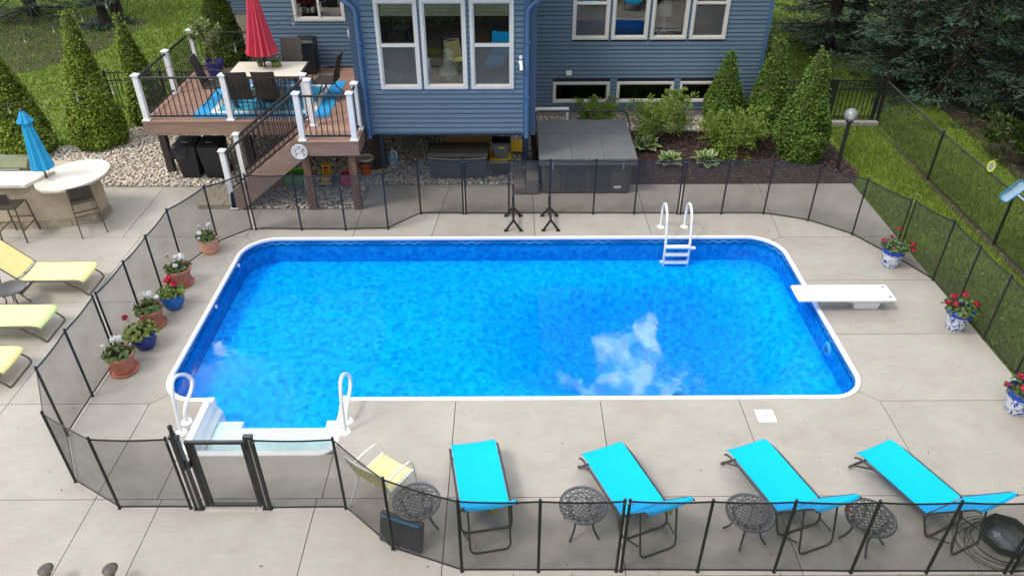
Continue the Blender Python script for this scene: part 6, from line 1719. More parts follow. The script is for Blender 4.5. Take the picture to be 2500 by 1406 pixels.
# ================================================================== PLANTS
def leaf_cards(name, base, tip_dir, side, length, width, mat, parent=None, fold=0.12, world_off=None):
    """many pointed leaves: four corners each (base, two shoulders, tip), folded a little along the rib"""
    n = len(base)
    td = tip_dir / np.linalg.norm(tip_dir, axis=1, keepdims=True)
    sd = side - td * (side * td).sum(1, keepdims=True); sd /= np.maximum(np.linalg.norm(sd, axis=1, keepdims=True), 1e-6)
    nr = np.cross(td, sd)
    L, W = np.reshape(length, (-1, 1)), np.reshape(width, (-1, 1))
    mid = base + td * L * 0.5
    V = np.stack([base, mid + sd * W * .5 + nr * W * fold, base + td * L, mid - sd * W * .5 + nr * W * fold], 1).reshape(-1, 3)
    if world_off is not None: V = V - np.array(world_off)
    F = np.stack([np.arange(n) * 4, np.arange(n) * 4 + 1, np.arange(n) * 4 + 2, np.arange(n) * 4 + 3], 1)
    return np_mesh(name, V, F, mat, parent)

def unit(v): return v / np.maximum(np.linalg.norm(v, axis=-1, keepdims=True), 1e-9)

def arborvitae(label, x, y, z0, h, r, seed, mat, group, n=6500, round_bot=0.14, sway=0.0):
    g = np.random.default_rng(seed)
    t = thing('arborvitae', label, 'conifer', (x, y, z0), 0, group)
    ph = g.uniform(0, 6.28, 8)
    def rad(q, a):
        base = np.where(q < round_bot, 0.62 + 0.38 * np.sqrt(np.clip(q / round_bot, 0, 1)), ((1 - q) / (1 - round_bot)) ** 0.86)
        bump = 1 + .07 * np.sin(3 * a + ph[0] + 5 * q) + .06 * np.sin(5 * a + ph[1] - 9 * q) + .08 * np.sin(11 * q + ph[2] + 2 * a) + .05 * np.sin(23 * q + ph[3] + 4 * a)
        return r * base * bump + .012
    def axis(q): return np.stack([sway * np.sin(3.2 * q + ph[4]), sway * np.sin(2.6 * q + ph[5]), q * h], -1)
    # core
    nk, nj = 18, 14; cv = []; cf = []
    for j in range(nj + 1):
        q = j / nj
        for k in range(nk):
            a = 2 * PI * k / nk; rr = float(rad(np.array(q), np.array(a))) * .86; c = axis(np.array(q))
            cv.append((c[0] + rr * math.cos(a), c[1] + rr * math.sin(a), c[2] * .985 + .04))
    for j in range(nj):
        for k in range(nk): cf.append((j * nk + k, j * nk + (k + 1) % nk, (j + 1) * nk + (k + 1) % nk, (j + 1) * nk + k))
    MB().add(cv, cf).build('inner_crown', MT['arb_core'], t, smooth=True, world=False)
    MB().tube([(0, 0, -.1), (0, 0, h * .3)], .05, 8).build('trunk', MT['bark'], t, world=False)
    # fronds: flat fans in little shelves
    nc = int(n * 1.3) // 11
    q = 1 - np.sqrt(g.uniform(0.0004, 1, nc)); q = np.clip(q * 1.02 - .01, 0, .995); a = g.uniform(0, 2 * PI, nc)
    rr = rad(q, a) * g.uniform(.92, 1.03, nc); C = axis(q); C = C + np.stack([rr * np.cos(a), rr * np.sin(a), 0 * q], 1)
    out = np.stack([np.cos(a), np.sin(a), 0 * a], 1); tan = np.stack([-np.sin(a), np.cos(a), 0 * a], 1); up = np.array([0, 0, 1.])
    C = np.repeat(C, 11, 0); out = np.repeat(out, 11, 0); tan = np.repeat(tan, 11, 0); qq = np.repeat(q, 11)
    k = len(C); sp = g.normal(0, 1, (k, 3)); s = (.75 + .35 * (1 - qq))
    P = C + tan * (sp[:, :1] * .07) + up * (sp[:, 1:2] * .016 + .02 * np.sin(sp[:, :1] * 2.5)) - out * .05
    dr = np.where(g.random(k) < .62, g.uniform(-.55, -.1, k), g.uniform(.3, .9, k))
    tip = out * .75 + up * (dr + .25 * qq)[:, None] + tan * (sp[:, :1] * .55) + g.normal(0, .15, (k, 3))
    side = tan + up * g.normal(0, .35, (k, 1)) + g.normal(0, .15, (k, 3))
    leaf_cards('crown', P, tip, side, g.uniform(.05, .09, k) * s, g.uniform(.033, .058, k) * s, mat, t, fold=.22)
    return t
GA, GB = 'tall golden green conifers on the gravel edge', 'clipped green conifers in the shrub bed'
arborvitae('broad golden green conifer behind the turquoise umbrella, cut by the frame', -11.72, 16.95, 0, 3.1, .66, 1, MT['arb_l'], GA, 13500, .10, .04)
arborvitae('tall pointed golden green conifer on gravel between lawn and deck', -10.02, 17.45, 0, 3.30, .61, 2, MT['arb_l'], GA, 14250, .12, .06)
arborvitae('narrow golden green conifer behind the outer deck corner post', -9.52, 18.85, 0, 2.85, .50, 3, MT['arb_l'], GA, 9750, .12, .07)
arborvitae('dark conifer behind the potted plant at the back of the deck', -7.62, 20.3, 0, 3.75, .78, 4, MT['arb_l'], GA, 11250, .12, .05)
arborvitae('plump egg shaped conifer in front of the third basement window', 5.33, 17.85, .2, 1.95, .46, 5, MT['arb_r'], GB, 9000, .30)
arborvitae('slim conifer at the blue house corner', 6.42, 17.75, .15, 2.40, .50, 6, MT['arb_r'], GB, 9750, .24)
arborvitae('largest conifer of the shrub bed, nearest the globe lamp post', 6.86, 16.35, .05, 2.65, .58, 7, MT['arb_r'], GB, 12000, .24)

def shrub(name, label, x, y, z0, r, h, n, mat, seed, leaf=(.05, .09), cat='shrub', group=None, stems=9, gaps=True):
    g = np.random.default_rng(seed)
    t = thing(name, label, cat, (x, y, z0), 0, group)
    m = MB(); tips = []
    for k in range(stems):
        a = 2 * PI * k / stems + g.uniform(-.3, .3); rr = r * g.uniform(.45, .95); zz = h * g.uniform(.55, 1.0)
        p = [(0.03 * math.cos(a), 0.03 * math.sin(a), 0), (rr * .4 * math.cos(a), rr * .4 * math.sin(a), zz * .6), (rr * math.cos(a), rr * math.sin(a), zz)]
        m.tube(bez(p, 3), [.012] * 3 + [.009] * 3 + [.005], 5); tips.append(p)
    m.build('stems', MT['twig'], t, world=False)
    P, T = [], []
    tp = np.array([q[2] for q in tips]); md = np.array([q[1] for q in tips])
    nc = max(6, n // 26)
    cc = []
    for i in range(nc):
        k = g.integers(stems); u = g.uniform(.25, 1.05)
        cc.append(md[k] * (1 - u) + tp[k] * u + g.normal(0, .09 * r / .5, 3))
    cc = np.array(cc); cc[:, 2] = np.clip(cc[:, 2], .06, h * 1.05)
    k = nc * 26
    C = np.repeat(cc, 26, 0); d = unit(g.normal(0, 1, (k, 3)) + np.array([0, 0, .35]))
    base = C + d * g.uniform(.01, .06, (k, 1)) * (r / .5) ** .5
    tip = d + unit(C * np.array([1, 1, .4])) * .6 + np.array([0, 0, .25])
    leaf_cards('foliage', base, tip, g.normal(0, 1, (k, 3)) * .4 + np.cross(tip, np.array([0, 0, 1.])), g.uniform(*leaf, k), g.uniform(*leaf, k) * .5, mat, t, fold=.15)
    return t
GS = 'light green shrubs in the bed by the hot tub'
shrub('garden_shrub', 'light green shrub behind the hot tub under the first basement window', 2.15, 17.75, .22, .66, .66, 2400, MT['shrub'], 21, group=GS)
shrub('garden_shrub', 'bushy light green shrub below the middle basement window', 3.75, 17.35, .18, .86, .88, 5200, MT['shrub'], 22, group=GS)
shrub('garden_shrub', 'wide light green shrub in front of the slim conifer', 5.35, 16.75, .12, .95, .72, 5600, MT['shrub'], 23, group=GS)
shrub('garden_shrub', 'thin upright green sapling between two basement windows', 4.22, 18.05, .24, .2, .95, 330, MT['shrub'], 24, group=GS, stems=3)

def hosta_mat():
    m, nt, out = nm('variegated_hosta_leaf')
    N, L = nt.nodes, nt.links
    b = N.new("ShaderNodeBsdfPrincipled"); b.inputs['Roughness'].default_value = .5
    uv = N.new("ShaderNodeUVMap"); s = N.new("ShaderNodeSeparateXYZ"); L.new(uv.outputs['UV'], s.inputs['Vector'])
    nz = N.new("ShaderNodeTexNoise"); nz.inputs['Scale'].default_value = 30
    tc = N.new("ShaderNodeTexCoord"); L.new(tc.outputs['Object'], nz.inputs['Vector'])
    ad = N.new("ShaderNodeMath"); ad.operation = 'MULTIPLY_ADD'; ad.inputs[1].default_value = .25; L.new(nz.outputs['Fac'], ad.inputs[0]); L.new(s.outputs['X'], ad.inputs[2])
    gt = N.new("ShaderNodeMapRange"); gt.inputs['From Min'].default_value = .80; gt.inputs['From Max'].default_value = .92; L.new(ad.outputs[0], gt.inputs['Value'])
    mx = N.new("ShaderNodeMixRGB"); mx.inputs['Color1'].default_value = (.085, .17, .05, 1); mx.inputs['Color2'].default_value = (.55, .56, .27, 1)
    L.new(gt.outputs[0], mx.inputs['Fac']); L.new(mx.outputs['Color'], b.inputs['Base Color'])
    L.new(b.outputs[0], out.inputs['Surface']); return m
MT['hosta'] = hosta_mat()
def hosta_leaf():
    """heart shaped blade with a stalk side arch; uv x runs 0 at the rib to 1 at the margin"""
    rows = [(0, .02), (.12, .55), (.35, .95), (.6, .85), (.82, .45), (1.0, .03)]
    vs, fs, uv = [], [], []
    for y, w in rows:
        for u in (-1, -.62, 0, .62, 1): vs.append((u * w * .5, y, .10 * math.sin(PI * y) - .06 * y * y - .02 * abs(u)))
    us = (1, .6, 0, .6, 1)
    for j in range(5):
        for i in range(4):
            a = j * 5 + i; fs.append((a, a + 1, a + 6, a + 5)); uv += [us[i], us[i + 1], us[i + 1], us[i]]
    me = bpy.data.meshes.new('leaf'); me.from_pydata(vs, [], fs); l = me.uv_layers.new(name='UVMap')
    for i, c in enumerate(uv):
        vi = me.loops[i].vertex_index; row = vi // 5
        l.data[i].uv = (max(c, 1.0 if row in (0, 5) else c), 0)
    me.polygons.foreach_set("use_smooth", [True] * len(me.polygons))
    me.materials.append(MT['hosta']); return me
HL = hosta_leaf()
def hosta(label, x, y, z0, r, seed):
    g = random.Random(seed)
    t = thing('hosta', label, 'hosta', (x, y, z0), 0, 'variegated hostas at the edge of the shrub bed')
    for ringn, (cnt, el, ln, zz) in enumerate(((10, 12, 1.0, .08), (9, 32, .9, .13), (6, 58, .75, .16))):
        for k in range(cnt):
            a = 2 * PI * k / cnt + g.uniform(-.25, .25) + ringn * .3
            o = bpy.data.objects.new('leaf', HL); COL.objects.link(o); o.parent = t
            L_ = r * .78 * ln * g.uniform(.85, 1.15); st_ = r * .30 * g.uniform(.8, 1.2)
            o.scale = (L_ * .72, L_, L_)
            o.rotation_euler = (R(el + g.uniform(-12, 12)), R(g.uniform(-14, 14)), a - PI / 2)
            o.location = (st_ * math.cos(a), st_ * math.sin(a), zz)
    m = MB()
    for k in range(12):
        a = 2 * PI * k / 12; m.tube([(0, 0, 0), (r * .3 * math.cos(a), r * .3 * math.sin(a), .13)], .007, 4)
    m.build('stalks', MT['stem'], t, world=False)
hosta('round variegated hosta beside the hot tub corner', 3.28, 16.72, .12, .34, 1)
hosta('variegated hosta against the mesh fence, nearer the hot tub', 3.72, 15.95, .06, .31, 2)
hosta('spiky pale hosta against the mesh fence below the wide shrub', 4.58, 15.98, .06, .33, 3)

# ------------------------------------------------------------------ flower pots
def delft_mat():
    m, nt, out = nm('blue_white_pottery')
    N, L = nt.nodes, nt.links
    b = N.new("ShaderNodeBsdfPrincipled"); b.inputs['Roughness'].default_value = .22
    tc = N.new("ShaderNodeTexCoord")
    v = N.new("ShaderNodeTexVoronoi"); v.inputs['Scale'].default_value = 9.0
    nz = N.new("ShaderNodeTexNoise"); nz.inputs['Scale'].default_value = 16; nz.inputs['Detail'].default_value = 3
    L.new(tc.outputs['Object'], nz.inputs['Vector'])
    mxv = N.new("ShaderNodeMixRGB"); mxv.inputs['Fac'].default_value = .10; L.new(tc.outputs['Object'], mxv.inputs['Color1']); L.new(nz.outputs['Color'], mxv.inputs['Color2'])
    L.new(mxv.outputs['Color'], v.inputs['Vector'])
    w = N.new("ShaderNodeMath"); w.operation = 'SINE'
    k = N.new("ShaderNodeMath"); k.operation = 'MULTIPLY'; k.inputs[1].default_value = 15.0; L.new(v.outputs['Distance'], k.inputs[0]); L.new(k.outputs[0], w.inputs[0])
    th = N.new("ShaderNodeMapRange"); th.inputs['From Min'].default_value = .30; th.inputs['From Max'].default_value = .45; L.new(w.outputs[0], th.inputs['Value'])
    n2 = N.new("ShaderNodeTexNoise"); n2.inputs['Scale'].default_value = 7; L.new(tc.outputs['Object'], n2.inputs['Vector'])
    t2 = N.new("ShaderNodeMapRange"); t2.inputs['From Min'].default_value = .40; t2.inputs['From Max'].default_value = .46; L.new(n2.outputs['Fac'], t2.inputs['Value'])
    mm = N.new("ShaderNodeMath"); mm.operation = 'MULTIPLY'; L.new(th.outputs[0], mm.inputs[0]); L.new(t2.outputs[0], mm.inputs[1])
    mx = N.new("ShaderNodeMixRGB"); mx.inputs['Color1'].default_value = (.66, .70, .74, 1); mx.inputs['Color2'].default_value = (.015, .075, .45, 1)
    L.new(mm.outputs[0], mx.inputs['Fac']); L.new(mx.outputs['Color'], b.inputs['Base Color']); L.new(b.outputs[0], out.inputs['Surface'])
    return m
MT['delft'] = delft_mat()
MT['rim_blue'] = M('pottery_rim_blue', (.012, .06, .42), .22, var=.15)
def leaf_discs(name, P, nrm, r, mat, parent):
    n = len(P); nrm = unit(nrm); ref = np.where(np.abs(nrm[:, 2:3]) < .9, np.array([[0, 0, 1.]]), np.array([[1., 0, 0]]))
    sx = unit(np.cross(nrm, ref)); sy = np.cross(nrm, sx); V = []
    for k in range(7):
        a = 2 * PI * k / 7; w = 1.0 if k % 2 else .82
        V.append(P + (sx * math.cos(a) + sy * math.sin(a)) * (r * w)[:, None] + nrm * (r * .22)[:, None])
    V = np.stack([P] + V, 1).reshape(-1, 3)
    F = np.concatenate([np.stack([np.arange(n) * 8, np.arange(n) * 8 + 1 + k, np.arange(n) * 8 + 1 + (k + 1) % 7], 1) for k in range(7)])
    return np_mesh(name, V, F, mat, parent)
def geranium(label, x, y, kind, flowers, fcol, seed, leafmat='leaf_ger', scale=1.0, nleaf=130):
    g = np.random.default_rng(seed)
    t = thing('flower_pot', label, 'flower pot', (x, y, 0), g.uniform(0, 6), 'potted geraniums around the pool')
    if kind in ('terracotta', 'light'):
        mat = MT['terracotta' if kind == 'terracotta' else 'terracotta_light']; Rr, H = (.205, .33) if kind == 'terracotta' else (.175, .31)
        prof = [(Rr * .74, .0), (Rr * .80, .05), (Rr * .93, H - .07), (Rr * .95, H - .065), (Rr * 1.05, H - .06), (Rr * 1.07, H - .01), (Rr * 1.02, H), (Rr * .94, H - .005), (Rr * .90, H - .05)]
        if kind == 'light':
            prof = [(Rr * .76, 0), (Rr * .84, .04)]
            for k in range(5): z = .06 + k * .042; prof += [(Rr * (.88 + .03 * k), z), (Rr * (.93 + .03 * k), z + .015), (Rr * (.89 + .03 * k), z + .03)]
            prof += [(Rr * 1.06, H - .03), (Rr * 1.05, H), (Rr * .96, H), (Rr * .92, H - .05)]
        o = MB().lathe(prof, 30, cap1=False).build('pot', mat, t, smooth=True, world=False)
        if kind == 'terracotta':
            MB().lathe([(Rr * .86, .001), (Rr * 1.02, .012), (Rr * 1.06, .038), (Rr * 1.01, .038), (Rr * .95, .015)], 30).build('saucer', mat, t, smooth=True, world=False)
            for v in o.data.vertices: v.co.z += .014
    elif kind in ('blue', 'cobalt'):
        mat = MT['glaze_blue' if kind == 'blue' else 'glaze_cobalt']; Rr, H = .195, .30
        o = MB().lathe([(Rr * .62, 0), (Rr * .72, .03), (Rr * .95, .12), (Rr * 1.04, .20), (Rr * 1.0, .265), (Rr * .97, .275), (Rr * 1.05, .29), (Rr * 1.03, H), (Rr * .94, H - .005), (Rr * .90, .25)], 32, cap1=False).build('pot', mat, t, smooth=True, world=False)
    else:
        Rr, H = .20, .40
        o = MB().lathe([(Rr * .66, 0), (Rr * .70, .01), (Rr * .92, H - .105), (Rr * .90, H - .1)], 32, cap1=False).build('pot', MT['delft'], t, smooth=True, world=False)
        MB().lathe([(Rr * .91, H - .10), (Rr * 1.02, H - .098), (Rr * 1.08, H - .01), (Rr * 1.04, H), (Rr * .95, H - .004), (Rr * .90, H - .06)], 32, cap0=False, cap1=False).build('rim', MT['rim_blue'], t, smooth=True, world=False)
    MB().lathe([(Rr * .93, H - .04), (.02, H - .025)], 20, cap0=False).build('soil', MT['soil'], t, world=False)
    a = g.uniform(0, 6.28, nleaf); rr = Rr * 1.12 * np.sqrt(g.uniform(0, 1, nleaf)) * scale; hz = g.uniform(.0, .15, nleaf) * scale * (1.15 - rr / (Rr * 1.4))
    P = np.stack([rr * np.cos(a), rr * np.sin(a), H + hz], 1)
    leaf_discs('foliage', P, np.stack([np.cos(a) * .6, np.sin(a) * .6, np.full(nleaf, .9)], 1) + g.normal(0, .45, (nleaf, 3)), g.uniform(.022, .042, nleaf), MT[leafmat], t)
    for i, (fa, fr, fz, fs) in enumerate(flowers):
        fa -= t.rotation_euler.z
        c = Vector((Rr * fr * math.cos(fa), Rr * fr * math.sin(fa), H + fz))
        fo_ = MB().tube(bez([(c.x * .4, c.y * .4, H - .01), (c.x * .7, c.y * .7, H + fz * .6), tuple(c)], 3), .0045, 5).build('flower_stem', MT['stem'], t, world=False)
        k = 46; d = unit(g.normal(0, 1, (k, 3)) + np.array([0, 0, .35])); R_ = fs * .05
        leaf_discs('flower_head', np.array(c)[None] + d * R_ * g.uniform(.55, 1.0, (k, 1)) * np.array([1, 1, .7]), d + g.normal(0, .3, (k, 3)), np.full(k, R_ * .38), MT[fcol], fo_)
W_ = [(2.6, .95, .20, 1.0), (3.9, .75, .15, .95), (1.2, .65, .23, .95), (4.2, 1.05, .08, .6)]
geranium('ringed pale terracotta pot of white geraniums at the pool fence corner', -5.76, 12.30, 'light', W_, 'petal_white', 31, nleaf=95)
geranium('terracotta pot of white geraniums second from the ringed pale pot', -5.92, 11.20, 'terracotta', [(2.7, .9, .22, .9), (1.1, .6, .20, 1.2), (.4, .5, .20, 1.0), (4.9, .5, .12, .9), (1.8, .3, .2, 1.0)], 'petal_white', 32, nleaf=85)
geranium('bright blue glazed pot of red geraniums between two terracotta pots', -5.79, 10.48, 'blue', [(1.9, .35, .20, 1.25), (1.2, .45, .15, 1.15), (.2, .5, .16, 1.0), (1.6, .5, .24, 1.0)], 'petal_red', 33, 'leaf_ger_lime', 1.1)
geranium('terracotta pot of white geraniums between the bright blue and cobalt pots', -5.96, 9.99, 'terracotta', [(2.2, .6, .20, 1.1), (1.4, .5, .22, 1.2), (.5, .8, .17, .9), (3.4, 1.0, .12, .6)], 'petal_white', 34, nleaf=100)
geranium('cobalt blue glazed pot of lime geraniums with one crimson bloom', -5.85, 9.40, 'cobalt', [(2.9, 1.15, .24, 1.0), (.6, .5, .24, .5)], 'petal_crimson', 35, 'leaf_ger_lime', 1.25, 170)
geranium('terracotta pot of white geraniums nearest the entry steps', -5.95, 8.82, 'terracotta', [(2.2, .6, .20, 1.2), (1.5, .45, .22, 1.2), (3.1, 1.0, .14, .7)], 'petal_white', 36, nleaf=100)
geranium('blue and white painted pot of crimson geraniums where the grass meets the mesh fence', 7.10, 11.72, 'delft', [(3.0, 1.15, .12, .9), (2.2, .6, .16, .7), (4.3, .7, .04, .7), (1.2, .7, .30, .8), (.0, 1.55, .04, 1.25), (-.5, 1.5, .0, .9)], 'petal_crimson', 37, 'leaf_ger', 1.15, 120)
geranium('blue and white painted pot full of crimson geraniums beyond the diving board', 7.36, 9.80, 'delft', [(3.0, 1.2, .10, 1.0), (2.4, .8, .16, 1.1), (1.1, .6, .2, 1.0), (.0, 1.05, .08, 1.1), (4.4, .9, -.02, 1.2), (3.5, .9, .14, .9)], 'petal_crimson', 38, 'leaf_ger', 1.3, 140)
geranium('blue and white painted pot cut by the photo edge', 7.28, 7.85, 'delft', [(3.1, 1.4, .10, .7), (3.9, .7, .12, 1.2), (2.6, .6, .2, 1.0)], 'petal_crimson', 39, 'leaf_ger', 1.2, 120)

# potted shrub on the deck
t = thing('potted_shrub', 'leggy pale green potted shrub in a cobalt pot at the deck corner', 'potted plant', (-7.05, 17.78, DZ))
MB().lathe([(.13, 0), (.16, .02), (.215, .30), (.225, .31), (.235, .36), (.215, .365), (.20, .31)], 28, cap1=False).build('pot', MT['glaze_cobalt'], t, smooth=True, world=False)
MB().lathe([(.205, .31), (.02, .325)], 18, cap0=False).build('soil', MT['soil'], t, world=False)
g = np.random.default_rng(77); m = MB(); tips = []
def branch(p, d, L, r, lvl):
    q = p + d * L; m.tube([p, p + d * L * .5 + Vector(g.normal(0, .03, 3)), q], [r, r * .85, r * .65], 5)
    if lvl == 0: tips.append((p, q)); return
    for k in range(3):
        nd = (d + Vector(g.normal(0, .55, 3)) + Vector((0, 0, .12))).normalized(); branch(q, nd, L * g.uniform(.6, .9), r * .62, lvl - 1)
    if lvl < 3: tips.append((p, q))
branch(Vector((0, 0, .31)), Vector((.03, 0, 1)), .36, .022, 3)
m.build('branches', MT['twig'], t, world=False)
k = 950; ii = g.integers(len(tips), size=k); u = g.uniform(.3, 1.1, (k, 1))
A = np.array([np.array(tips[i][0]) for i in ii]); B = np.array([np.array(tips[i][1]) for i in ii])
d = unit(g.normal(0, 1, (k, 3)) + np.array([0, 0, .2]))
leaf_cards('foliage', A * (1 - u) + B * u, d, g.normal(0, 1, (k, 3)), g.uniform(.07, .12, k), g.uniform(.035, .06, k), MT['hibiscus'], t)
# little pots on the table
t = thing('table_planter', 'green glazed succulent bowl on a terracotta saucer on the cream table', 'planter', (-5.08, 16.24, tz))
MB().lathe([(.115, 0), (.12, .015), (.115, .018)], 20, (-5.08, 16.24, tz + .001)).build('saucer', MT['terracotta'], t)
MB().lathe([(.09, .019), (.11, .12), (.10, .12), (.095, .09)], 20, (-5.08, 16.24, tz), cap1=True).build('bowl', M('green_glaze', (.10, .17, .04), .3), t, smooth=True)
k = 26; a = g.uniform(0, 6.28, k)
leaf_cards('leaves', np.stack([-5.08 + .05 * np.cos(a), 16.24 + .05 * np.sin(a), np.full(k, tz + .10)], 1), np.stack([np.cos(a), np.sin(a), g.uniform(.2, 1.2, k)], 1), g.normal(0, 1, (k, 3)), g.uniform(.05, .09, k), np.full(k, .025), MT['shrub'], t, world_off=(-5.08, 16.24, tz))
t = thing('table_planter', 'small green pot beside the umbrella pole on the cream table', 'planter', (-5.44, 16.26, tz))
MB().lathe([(.05, .001), (.07, .11), (.06, .11)], 18, (-5.44, 16.26, tz)).build('bowl', M('dark_green_glaze', (.09, .12, .04), .3), t, smooth=True)
k = 18; a = g.uniform(0, 6.28, k)
leaf_cards('leaves', np.stack([-5.44 + .03 * np.cos(a), 16.26 + .03 * np.sin(a), np.full(k, tz + .10)], 1), np.stack([np.cos(a), np.sin(a), g.uniform(.6, 1.6, k)], 1), g.normal(0, 1, (k, 3)), g.uniform(.05, .09, k), np.full(k, .02), MT['shrub'], t, world_off=(-5.44, 16.26, tz))

# ================================================================== TREES
def spruce(label, x, y, h, rb, seed, z0=.3, group='dark spruces beyond the chain link fence', dens=1.0, mat='spruce'):
    g = np.random.default_rng(seed)
    t = thing('spruce_tree', label, 'spruce', (x, y, 0), 0, group)
    MB().tube([(0, 0, -.1), (.05, .03, h * .5), (0, 0, h)], [.24, .15, .03], 9).build('trunk', MT['bark'], t, smooth=True, world=False)
    m = MB(); P, T, Sd, Ln = [], [], [], []
    nt_ = int(15 * h / 10); up = np.array([0, 0, 1.])
    for i in range(nt_):
        q = i / nt_; z = z0 + (h - z0) * q; rl = rb * (1 - q) ** .8 + .15
        nb = int(10 - 4 * q); a0 = g.uniform(0, 6.28)
        for b in range(nb):
            a = a0 + 2 * PI * b / nb + g.uniform(-.25, .25); L = rl * g.uniform(.75, 1.1)
            o = np.array([math.cos(a), math.sin(a), 0]); tn = np.array([-math.sin(a), math.cos(a), 0])
            dr = -.22 - .18 * (1 - q) + g.uniform(-.08, .08)
            def pt(u): return np.array([0, 0, z]) + o * L * u + up * L * (dr * u + .30 * u * u)
            m.tube([pt(0), pt(.5), pt(1)], [.03, .02, .006], 4)
            k = int((26 + 80 * L / rb) * dens); u = g.uniform(.15, 1.02, k); sd = g.choice([-1, 1], k); w = (.42 * L * (1.05 - u) * g.uniform(.1, 1, k))
            C = np.array([pt(v) for v in u]) + tn * (sd * w)[:, None] - up * (.10 * w)[:, None] + g.normal(0, .03, (k, 3))
            P.append(C); T.append(o * .8 + tn * (sd * .6)[:, None] + up * g.uniform(-.25, .25, (k, 1)) + g.normal(0, .15, (k, 3)))
            Sd.append(np.cross(T[-1], up) + up * g.normal(0, .5, (k, 1))); Ln.append(g.uniform(.11, .21, k) * (1 + .6 * (dens < 1)))
    m.build('limbs', MT['bark'], t, world=False)['kind'] = 'stuff'
    P, T, Sd, Ln = map(np.concatenate, (P, T, Sd, Ln))
    leaf_cards('crown', P, T, Sd, Ln, Ln * .26, MT[mat], t, fold=.05)
spruce('tall blue green spruce with low limbs just beyond the chain link corner', 12.6, 20.8, 16, 3.3, 41, .35, dens=2.2)
spruce('tall blue green spruce beyond the picket fence at the top of the shaded lawn', 11.9, 26.2, 16, 3.6, 42, .5, dens=2.2)
spruce('tall spruce deep in shade behind the maple leaves', 16.0, 23.5, 16, 3.6, 43, .4, dens=1.6)
spruce('tall spruce set out of view for shade, past the skimmer net, outside the fence', 13.6, 14.0, 21, 3.4, 44, 2.0, dens=1.0)  # this one and the next stand out of view, made tall for shade
spruce('tall spruce set out of view for shade, farthest down the chain link fence', 12.9, 9.0, 21, 3.6, 45, 2.6, dens=1.0)
spruce('tall spruce in shade behind the first row of spruces', 17.5, 17.0, 16, 3.6, 49, .8)
for i, (x, y, h, rb, lb) in enumerate(((12.6, 4.0, 21, 3.8, 'tall spruce added for shade beside the near patio, outside the chain link fence'), (13.2, -1.0, 21, 3.8, 'tall spruce added for shade behind the lounger row, past the lawn'), (16.5, 11.5, 22, 4.2, 'tall spruce added for shade deep behind the skimmer net'), (18.5, 29.0, 20, 4.2, 'tall spruce added for shade in the far dark corner of the shaded lawn'), (20.0, 20.5, 20, 4.2, 'tall spruce added for shade farthest out behind the maple'))):  # spruces added, mostly out of view, to darken the chain link side
    spruce(lb, x, y, h, rb, 60 + i, 2.4 if y < 15 else .8, 'spruces added to shade the chain link side', .8)
spruce('dark spruce at the far edge of the sunlit lawn', -18.2, 29.6, 11, 3.0, 46, .3, 'dark spruces at the far edge of the sunlit lawn', 1.6)
spruce('thick trunked dark spruce at the far lawn, above the tallest golden conifer', -15.0, 29.6, 12, 2.8, 47, 2.6, 'dark spruces at the far edge of the sunlit lawn', 1.6)
spruce('low young spruce at the foot of the thick trunk', -14.9, 28.3, 1.6, .75, 48, .1, 'dark spruces at the far edge of the sunlit lawn', 1.6)
for i, (x, y, h, rb, lb) in enumerate(((11.3, 21.6, 4.6, 1.9, 'young soft green spruce beyond the corner of the chain link fence'), (13.3, 18.9, 4.0, 1.7, 'young soft green spruce beside the maple leaves'), (10.6, 25.0, 5.0, 2.0, 'young soft green spruce on the shaded lawn behind the picket fence'), (13.7, 22.7, 5.0, 2.0, 'young soft green spruce between two dark trunks'), (12.4, 24.6, 4.2, 1.8, 'young soft green spruce at the edge of the brown ground'))):
    spruce(lb, x, y, h, rb, 80 + i, .1, 'young spruces on the shaded side', 2.0)
def maple(label, x, y, h, r, zc, seed, n, leaf):
    g = np.random.default_rng(seed)
    t = thing('maple_tree', label, 'maple', (x, y, 0))
    MB().tube([(0, 0, -.1), (.1, .05, h * .4), (.05, 0, h * .75)], [.2, .15, .06], 9).build('trunk', MT['bark'], t, smooth=True, world=False)
    nc = n // 40; d = unit(g.normal(0, 1, (nc, 3))); C = d * (r * g.uniform(.35, 1, nc) ** .6)[:, None] * np.array([1, 1, (h - zc) / r * .62]); C[:, 2] += zc + (h - zc) * .45
    m = MB()
    for c in C[:60]: m.tube(bez([(.05, .02, h * .42), (c[0] * .5, c[1] * .5, c[2] * .5 + h * .2), tuple(c)], 3), [.05] * 3 + [.03] * 3 + [.008], 4)
    m.build('limbs', MT['bark'], t, world=False)['kind'] = 'stuff'
    k = nc * 40; CC = np.repeat(C, 40, 0) + g.normal(0, .30, (k, 3)) * np.array([1.2, 1.2, .55])
    out = unit(CC - np.array([0, 0, zc]))
    leaf_cards('crown', CC, out + g.normal(0, .6, (k, 3)) + np.array([0, 0, -.25]), np.cross(out, np.array([0, 0, 1.])) + g.normal(0, .3, (k, 3)), g.uniform(*leaf, k), g.uniform(*leaf, k) * .75, MT['maple'], t, fold=.12)
maple('leafy maple reaching over the fence from beyond the frame', 15.1, 19.2, 8.5, 2.7, 1.3, 51, 5200, (.14, .24))
shrub('undergrowth_bush', 'low bright leaved bush in the brown shade beyond the chain link fence', 12.0, 16.2, 0, .9, .8, 1500, MT['maple'], 52, (.10, .18), 'bush')
shrub('undergrowth_bush', 'broken twiggy bush under the spruce limbs', 12.6, 17.8, 0, 1.0, .55, 700, MT['hedge'], 53, (.06, .12), 'bush')

